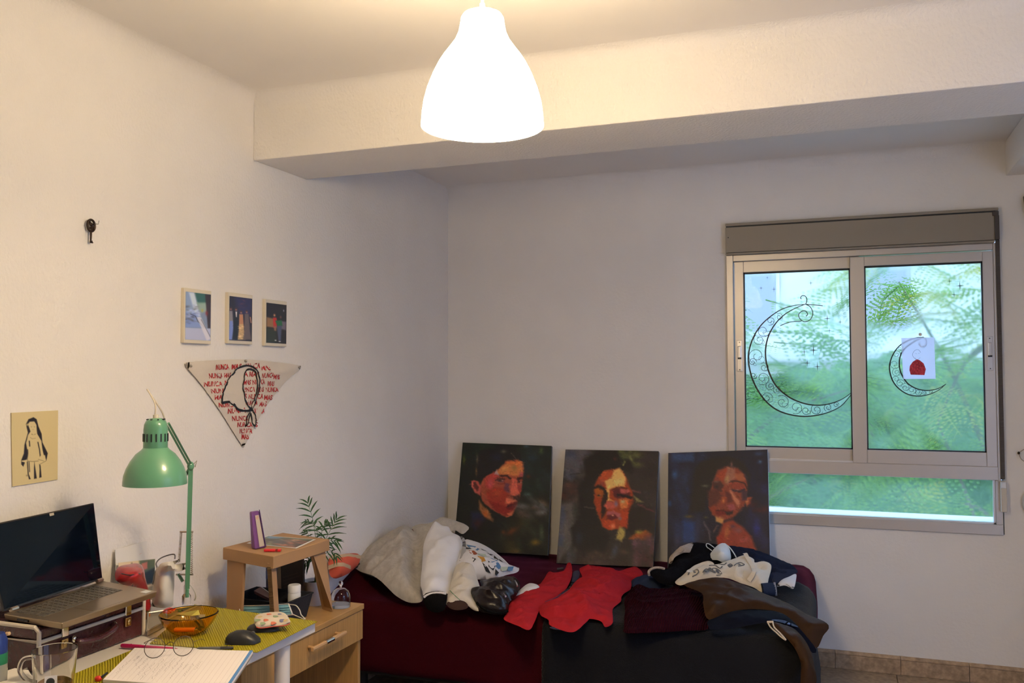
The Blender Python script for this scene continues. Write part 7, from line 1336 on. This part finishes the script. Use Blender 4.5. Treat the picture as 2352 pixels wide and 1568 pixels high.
M().tube(cr_spline([(1.2974, -0.848, 0.5109), (1.3702, -1.0157, 0.5193), (1.4432, -1.0721, 0.5235), (1.4947, -0.9983, 0.5256), (1.4844, -0.8377, 0.5235), (1.4473, -0.7177, 0.5193)], 5), .011, 8, flat=.6).build('collar', MAR, t, smooth=True)

# brown coat hanging over the foot
BRN = mat('brown_satin', (.034, .017, .008), .5, wrk=(5, .4), bump=(200, .1), spec=.06)
t = thing('brown_coat', 'brown satin coat sliding off the foot of the bed with one sleeve sticking out', 'coat', (1.95, -1.0, .5))
Sheet([(1.5306, -0.95, 0.5697), (1.602, -0.9, 0.5885), (1.6649, -0.88, 0.5965), (1.7297, -0.88, 0.5839), (1.7956, -0.9, 0.57), (1.8559, -0.92, 0.5536), (1.9458, -0.98, 0.54), (2.028, -1.05, 0.5161), (2.111, -1.12, 0.4991), (2.0909, -1.14, 0.4604), (2.0688, -1.18, 0.4236), (2.0467, -1.18, 0.4455), (2.0126, -1.16, 0.4799), (1.9728, -1.12, 0.5094), (1.9291, -1.1, 0.5266), (1.8541, -1.1, 0.5321), (1.7781, -1.14, 0.5324), (1.7226, -1.18, 0.52), (1.6705, -1.24, 0.5103), (1.6413, -1.16, 0.5425), (1.6208, -1.06, 0.5672)], [(1.7473, -1.04, 0.5646), (1.6722, -1.1, 0.5639), (1.8694, -1.04, 0.5457), (1.9704, -1.07, 0.5249), (2.0498, -1.14, 0.486)], t=.012, res=.012, wr=(.006, 9), fold=(-.35, 13, 3, .012), seed=30, crease=(14, .009, .014), edge=.02, arcs=[([(1.6584, -1.12, 0.5591), (1.729, -1.06, 0.5677), (1.7679, -1, 0.5697)], .014, .022), ([(1.6827, -1.18, 0.5428), (1.7538, -1.1, 0.546), (1.8325, -1.08, 0.5438), (1.9525, -1.1, 0.5266)], .016, .022), ([(1.7821, -1.1, 0.5484), (1.8739, -1.1, 0.5278)], -.012, .02)], sup=bed_top).build('body', BRN, t)
Sheet([(1.8948, -1.27, 0.5269), (1.9235, -1.25, 0.5263), (1.9604, -1.24, 0.5155), (1.9944, -1.25, 0.5059), (2.0285, -1.28, 0.4791), (2.0513, -1.32, 0.4512), (2.0654, -1.36, 0.405), (2.0707, -1.4, 0.3594), (2.0232, -1.42, 0.3458), (2.0198, -1.41, 0.386), (2.0209, -1.4, 0.4196), (2.0128, -1.39, 0.4489), (1.9873, -1.37, 0.4849), (1.9605, -1.34, 0.5039), (1.9268, -1.3, 0.5166)], [(1.9778, -1.29, 0.4997), (2.041, -1.4, 0.4145), (2.0239, -1.35, 0.4718)], t=.03, res=.012, wr=(.003, 9), fold=(1.3, 14, 3, .008), seed=31, crease=(8, .008, .012), edge=.02, sup=bed_top).build('sleeve', BRN, t)
NVY = mat('navy_satin', (.005, .006, .012), .6, wrk=(6, .4), bump=(200, .1), spec=.02)
t = thing('navy_dress', 'dark navy satin garment lying under the brown coat at the bed foot', 'dress', (1.8, -1.2, .48))
Sheet([(1.6747, -1.27, 0.5144), (1.7276, -1.22, 0.5276), (1.7824, -1.18, 0.5394), (1.8584, -1.15, 0.5419), (1.9324, -1.15, 0.5365), (1.9756, -1.17, 0.5204), (2.0181, -1.2, 0.4871), (2.0681, -1.22, 0.4311), (2.0538, -1.24, 0.4227), (2.0228, -1.235, 0.4623), (1.9822, -1.23, 0.5033), (1.9224, -1.235, 0.5204), (1.894, -1.26, 0.5254), (1.815, -1.31, 0.5163), (1.7043, -1.345, 0.5016), (1.6835, -1.32, 0.5066)], [(1.8081, -1.24, 0.5328), (1.9577, -1.19, 0.5258)], t=.014, res=.013, wr=(.004, 9), fold=(-.3, 15, 3, .008), seed=32, crease=(8, .006, .012), sup=bed_top).build('body', NVY, t)
Sheet([(1.9078, -1.24, 0.532), (1.9519, -1.22, 0.529), (2.0043, -1.22, 0.5105), (1.9975, -1.235, 0.5119), (1.953, -1.24, 0.5226)], (), t=.006, res=.012, wr=(.001, 9), seed=33, sup=bed_top).build('painted_blue_sheen', mat('blue_sheen_colour', (.03, .045, .14), .35), t)  # bluish sheen of the navy satin, put into this strip's colour
t = thing('drawstring', 'pale drawstring hanging over the edge of the charcoal blanket', 'cord', (1.9267, -1.3, 0.5089))
M().tube(cr_spline([(1.8986, -1.28, 0.5298), (1.9112, -1.315, 0.5229), (1.9335, -1.345, 0.514), (1.9526, -1.36, 0.503), (1.9679, -1.375, 0.4993), (1.9488, -1.355, 0.5144), (1.925, -1.325, 0.5268), (1.9171, -1.29, 0.536)], 6), .0028, 6).build('cord', mat('pale_cord', (.58, .52, .44), .8), t, smooth=True)
M().tube([(1.8964, -1.28, 0.5323), (1.9186, -1.285, 0.5364)], .0045, 6).build('knot', mat('pale_cord', (0, 0, 0)), t, smooth=True)

# heap at the foot end
BLKJ = mat('black_wool', (.006, .006, .008), .9, wrk=(7, .5), bump=(150, .35), spec=.03); SHER = mat('beige_fleece', (.40, .33, .27), .95, bump=(120, .9))
t = thing('black_coat', 'black coat with beige fleece collar heaped under the dark blue canvas', 'coat', (1.6, -.55, .55))
Sheet([(1.3881, -0.52, 0.5621), (1.3936, -0.48, 0.5941), (1.4167, -0.44, 0.6154), (1.4535, -0.42, 0.6365), (1.4903, -0.4, 0.6477), (1.5202, -0.4, 0.6496), (1.5597, -0.4, 0.6471), (1.6088, -0.4, 0.6452), (1.6691, -0.42, 0.6159), (1.6873, -0.5, 0.584), (1.6001, -0.56, 0.5849), (1.5585, -0.6, 0.5852), (1.5015, -0.66, 0.5696), (1.47, -0.78, 0.5392), (1.4412, -0.8, 0.5276), (1.3949, -0.8, 0.5354), (1.3385, -0.74, 0.5577), (1.3472, -0.7, 0.5689), (1.3778, -0.66, 0.5701), (1.4028, -0.64, 0.5631)], [(1.4987, -0.52, 0.6087), (1.4391, -0.6, 0.5815), (1.4175, -0.72, 0.5571), (1.5898, -0.48, 0.617)], t=.035, res=.013, wr=(.010, 12), fold=(.3, 14, 5, .010), seed=35, crease=(14, .010, .013), edge=.03, sup=bed_top).build('body', BLKJ, t)
Sheet([(1.3959, -0.57, 0.5764), (1.3936, -0.54, 0.5981), (1.4172, -0.5, 0.6249), (1.4519, -0.47, 0.6473), (1.4866, -0.455, 0.6596), (1.4947, -0.46, 0.6487), (1.4972, -0.49, 0.6273), (1.4876, -0.51, 0.6216), (1.4486, -0.54, 0.6188), (1.422, -0.57, 0.6033), (1.414, -0.6, 0.5822)], [(1.4454, -0.52, 0.6368)], t=.03, res=.010, wr=(.003, 30), seed=36, edge=.02, sup=bed_top).build('fleece_collar', SHER, t)
M().tube(cr_spline([(1.3453, -0.78, 0.5619), (1.3394, -0.76, 0.5713), (1.3479, -0.75, 0.5815), (1.3649, -0.74, 0.5877), (1.3866, -0.73, 0.5872), (1.4036, -0.72, 0.5817)], 5), .006, 8).build('fleece_cuff', SHER, t, smooth=True)
KNV = mat('navy_knit', (.014, .018, .036), .92, wrk=(7, .5), bump=(170, .5), spec=.03)
t = thing('navy_cardigan', 'navy knitted cardigan at the corner of the bed foot beneath the window', 'cardigan', (1.9, -.5, .55))
Sheet([(1.6331, -0.36, 0.6297), (1.6944, -0.34, 0.6275), (1.7479, -0.34, 0.6235), (1.7912, -0.34, 0.614), (1.8639, -0.36, 0.5907), (1.9328, -0.42, 0.5806), (1.9694, -0.5, 0.57), (1.9635, -0.54, 0.5638), (1.9099, -0.62, 0.5522), (1.885, -0.68, 0.5383), (1.8442, -0.72, 0.5439), (1.8075, -0.7, 0.5547), (1.7653, -0.58, 0.5771), (1.6947, -0.48, 0.595)], [(1.7759, -0.44, 0.6025), (1.8745, -0.52, 0.5728), (1.8349, -0.6, 0.5538)], t=.04, res=.013, wr=(.008, 12), fold=(-.4, 14, 4, .010), seed=37, crease=(12, .010, .012), edge=.03, sup=bed_top).build('body', KNV, t)
Sheet([(1.8545, -0.62, 0.5687), (1.8954, -0.56, 0.5825), (1.9655, -0.53, 0.5791), (1.9646, -0.56, 0.5681), (1.9178, -0.64, 0.5594), (1.8821, -0.7, 0.547)], (), t=.014, res=.012, wr=(.003, 20), fold=(1.2, 30, 4, .005), seed=38, sup=bed_top).build('ribbed_cuff', mat('slate_knit', (.022, .027, .05), .92, bump=(170, .5), spec=.03), t)
t = thing('white_shirt', 'corner of a white shirt showing under the navy cardigan cuff', 'shirt', (1.93, -.65, .5))
Sheet([(1.8928, -0.7, 0.5352), (1.9058, -0.66, 0.5537), (1.9344, -0.62, 0.5632), (1.9656, -0.58, 0.5723), (1.9695, -0.62, 0.559), (1.9631, -0.72, 0.5354), (1.9385, -0.7, 0.5402), (1.9212, -0.7, 0.5433)], [(1.9332, -0.68, 0.5556)], t=.012, res=.010, wr=(.003, 25), seed=39, sup=bed_top).build('hem', mat('white_cotton', (0, 0, 0)), t)
M().tube(cr_spline([(1.9038, -0.7, 0.5397), (1.9296, -0.695, 0.5496), (1.9612, -0.725, 0.5386)], 4), .0022, 5).build('seam', CRM, t)
t = thing('rolled_jeans', 'rolled dark jeans leg end lying between tote bag and charcoal blanket', 'jeans', (1.8746, -0.78, 0.5396))
a, b = np.array((1.8393, -0.82, 0.5457)), np.array((1.8932, -0.8, 0.5468))
M().tube([a, a * .5 + b * .5, b], [.026, .028, .027], 16).build('rolled_leg', DEN, t, smooth=True); M().tube([b - (.004, 0, 0), b + (.004, .001, .001)], [.0285, .0285], 16, cap=False).build('hem', mat('pale_stitch', (0, 0, 0)), t, smooth=True); M().tube([b, b + (.0035, .001, .0)], .021, 14).build('opening', mat('black_lining', (0, 0, 0)), t)
# respirator
RSP = mat('white_respirator', (.62, .66, .68), .85)
t = thing('white_respirator', 'white folded respirator mask lying on top of the black coat', 'mask', (1.626, -0.5, 0.6231))
rs = Sheet([(1.5777, -0.54, 0.6058), (1.5868, -0.51, 0.632), (1.6143, -0.48, 0.6613), (1.6396, -0.47, 0.6684), (1.6621, -0.48, 0.6532), (1.6727, -0.5, 0.6286), (1.6761, -0.54, 0.6044), (1.6486, -0.57, 0.596), (1.6051, -0.56, 0.6043)], [(1.6363, -0.58, 0.6387), (1.6583, -0.57, 0.6241)], t=.014, res=.008, wr=(.0012, 20), edge=.008, seed=40, arcs=[([(1.5815, -0.56, 0.6123), (1.634, -0.6, 0.6211), (1.6785, -0.56, 0.6117)], .008, .008)], sup=bed_top); rs.build('shell', RSP, t)
m = M(); m.tube(cr_spline([(1.5976, -0.5, 0.6502), (1.571, -0.48, 0.6619), (1.5588, -0.48, 0.6612), (1.5625, -0.49, 0.6486), (1.5868, -0.51, 0.6378)], 5), .0022, 6).tube(cr_spline([(1.642, -0.47, 0.667), (1.668, -0.49, 0.6529), (1.6901, -0.52, 0.6335), (1.7036, -0.55, 0.621)], 5), .0026, 6).build('elastic', RSP, t, smooth=True)
# tote
TOT = mat('cream_canvas', (.62, .55, .44), .85, wrk=(8, .5), bump=(260, .2))
t = thing('cream_tote_bag', 'cream canvas tote bag with a dark printed drawing on the clothes heap', 'bag', (1.75, -.75, .58))
tb = Sheet([(1.4688, -0.82, 0.5491), (1.4865, -0.74, 0.5609), (1.5204, -0.66, 0.5874), (1.5394, -0.63, 0.5945), (1.5709, -0.62, 0.5985), (1.6083, -0.62, 0.5927), (1.6593, -0.58, 0.6048), (1.6968, -0.54, 0.6139), (1.7369, -0.52, 0.6271), (1.7804, -0.54, 0.6172), (1.7876, -0.57, 0.6071), (1.8234, -0.56, 0.6147), (1.861, -0.58, 0.6026), (1.8583, -0.7, 0.5676), (1.8519, -0.82, 0.5336), (1.7988, -0.8, 0.5481), (1.7446, -0.78, 0.5573), (1.6716, -0.76, 0.5708), (1.5873, -0.8, 0.5661), (1.5303, -0.84, 0.5537), (1.4975, -0.86, 0.5452)], [(1.6216, -0.72, 0.586), (1.7323, -0.7, 0.5991), (1.5558, -0.74, 0.5807), (1.8157, -0.74, 0.5819)], t=.022, res=.011, wr=(.006, 14), fold=(.8, 14, 5, .010), seed=41, crease=(14, .009, .011), edge=.016, arcs=[([(1.7445, -0.55, 0.6261), (1.7856, -0.65, 0.5928), (1.7901, -0.75, 0.5641)], .018, .018), ([(1.7965, -0.62, 0.6014), (1.8386, -0.64, 0.6038)], -.015, .025), ([(1.5208, -0.78, 0.5682), (1.573, -0.7, 0.5876), (1.6392, -0.68, 0.5929)], .010, .016)], sup=bed_top); tb.build('body', TOT, t)
PRT = mat('grey_print', (.10, .095, .09), .8)
rq = random.Random(3)
def proj_t(pts): return [tuple(x) for x in tb.on(pts, .002)]
lines = [cr_spline([(1.5844, -0.78, 0.5684), (1.5938, -0.75, 0.581), (1.621, -0.75, 0.5785), (1.6229, -0.73, 0.5881), (1.6501, -0.73, 0.5901), (1.6616, -0.75, 0.5815), (1.6403, -0.76, 0.5729)], 5), cr_spline([(1.6006, -0.7, 0.5896), (1.6236, -0.7, 0.5958), (1.6489, -0.72, 0.5926), (1.6601, -0.7, 0.5985)], 5), cr_spline([(1.5224, -0.79, 0.5658), (1.5252, -0.75, 0.5759), (1.5467, -0.74, 0.58), (1.5648, -0.77, 0.5739), (1.5421, -0.8, 0.5627)], 5), cr_spline([(1.7076, -0.68, 0.5978), (1.726, -0.64, 0.6096), (1.7507, -0.66, 0.6061), (1.7267, -0.69, 0.5967)], 5), cr_spline([(1.6792, -0.67, 0.5984), (1.6883, -0.65, 0.6043), (1.6997, -0.67, 0.5999), (1.6906, -0.69, 0.595), (1.6792, -0.67, 0.5984)], 5), cr_spline([(1.6355, -0.65, 0.6006), (1.6597, -0.66, 0.5996), (1.6699, -0.63, 0.6037)], 5)]
for l in lines:
    s = M(); ribbon(s, proj_t(l), .005, tb.B[2], .0004); s.build('printed_line', PRT, t, fix=False)
for c in [(1.5966, -0.77, 0.5763), (1.6106, -0.74, 0.5847), (1.6301, -0.75, 0.5837), (1.6423, -0.74, 0.5871), (1.6526, -0.75, 0.5831), (1.6043, -0.76, 0.5793), (1.5466, -0.77, 0.5748), (1.6892, -0.67, 0.6), (1.7292, -0.67, 0.6043), (1.5298, -0.72, 0.5839)]:
    r = rq.uniform(.006, .010); P_ = proj_t([(c[0] + r * math.cos(a), c[1] + .3 * r * math.sin(a), c[2] + r * math.sin(a)) for a in np.linspace(0, 2 * PI, 10, endpoint=False)]); M().add(P_, [tuple(range(10))]).build('printed_dot', PRT, t, fix=False)
s = M(); ribbon(s, proj_t(cr_spline([(1.5192, -0.77, 0.5751), (1.5406, -0.7, 0.5899), (1.5658, -0.65, 0.5956), (1.5971, -0.64, 0.6005), (1.6067, -0.66, 0.5935), (1.5794, -0.68, 0.5933)], 5)), .02, tb.B[2], .003); ribbon(s, proj_t(cr_spline([(1.7389, -0.54, 0.6239), (1.7802, -0.64, 0.595), (1.7971, -0.73, 0.5694), (1.7797, -0.78, 0.5564)], 5)), .018, tb.B[2], .004); s.build('handle', TOT, t, fix=False)
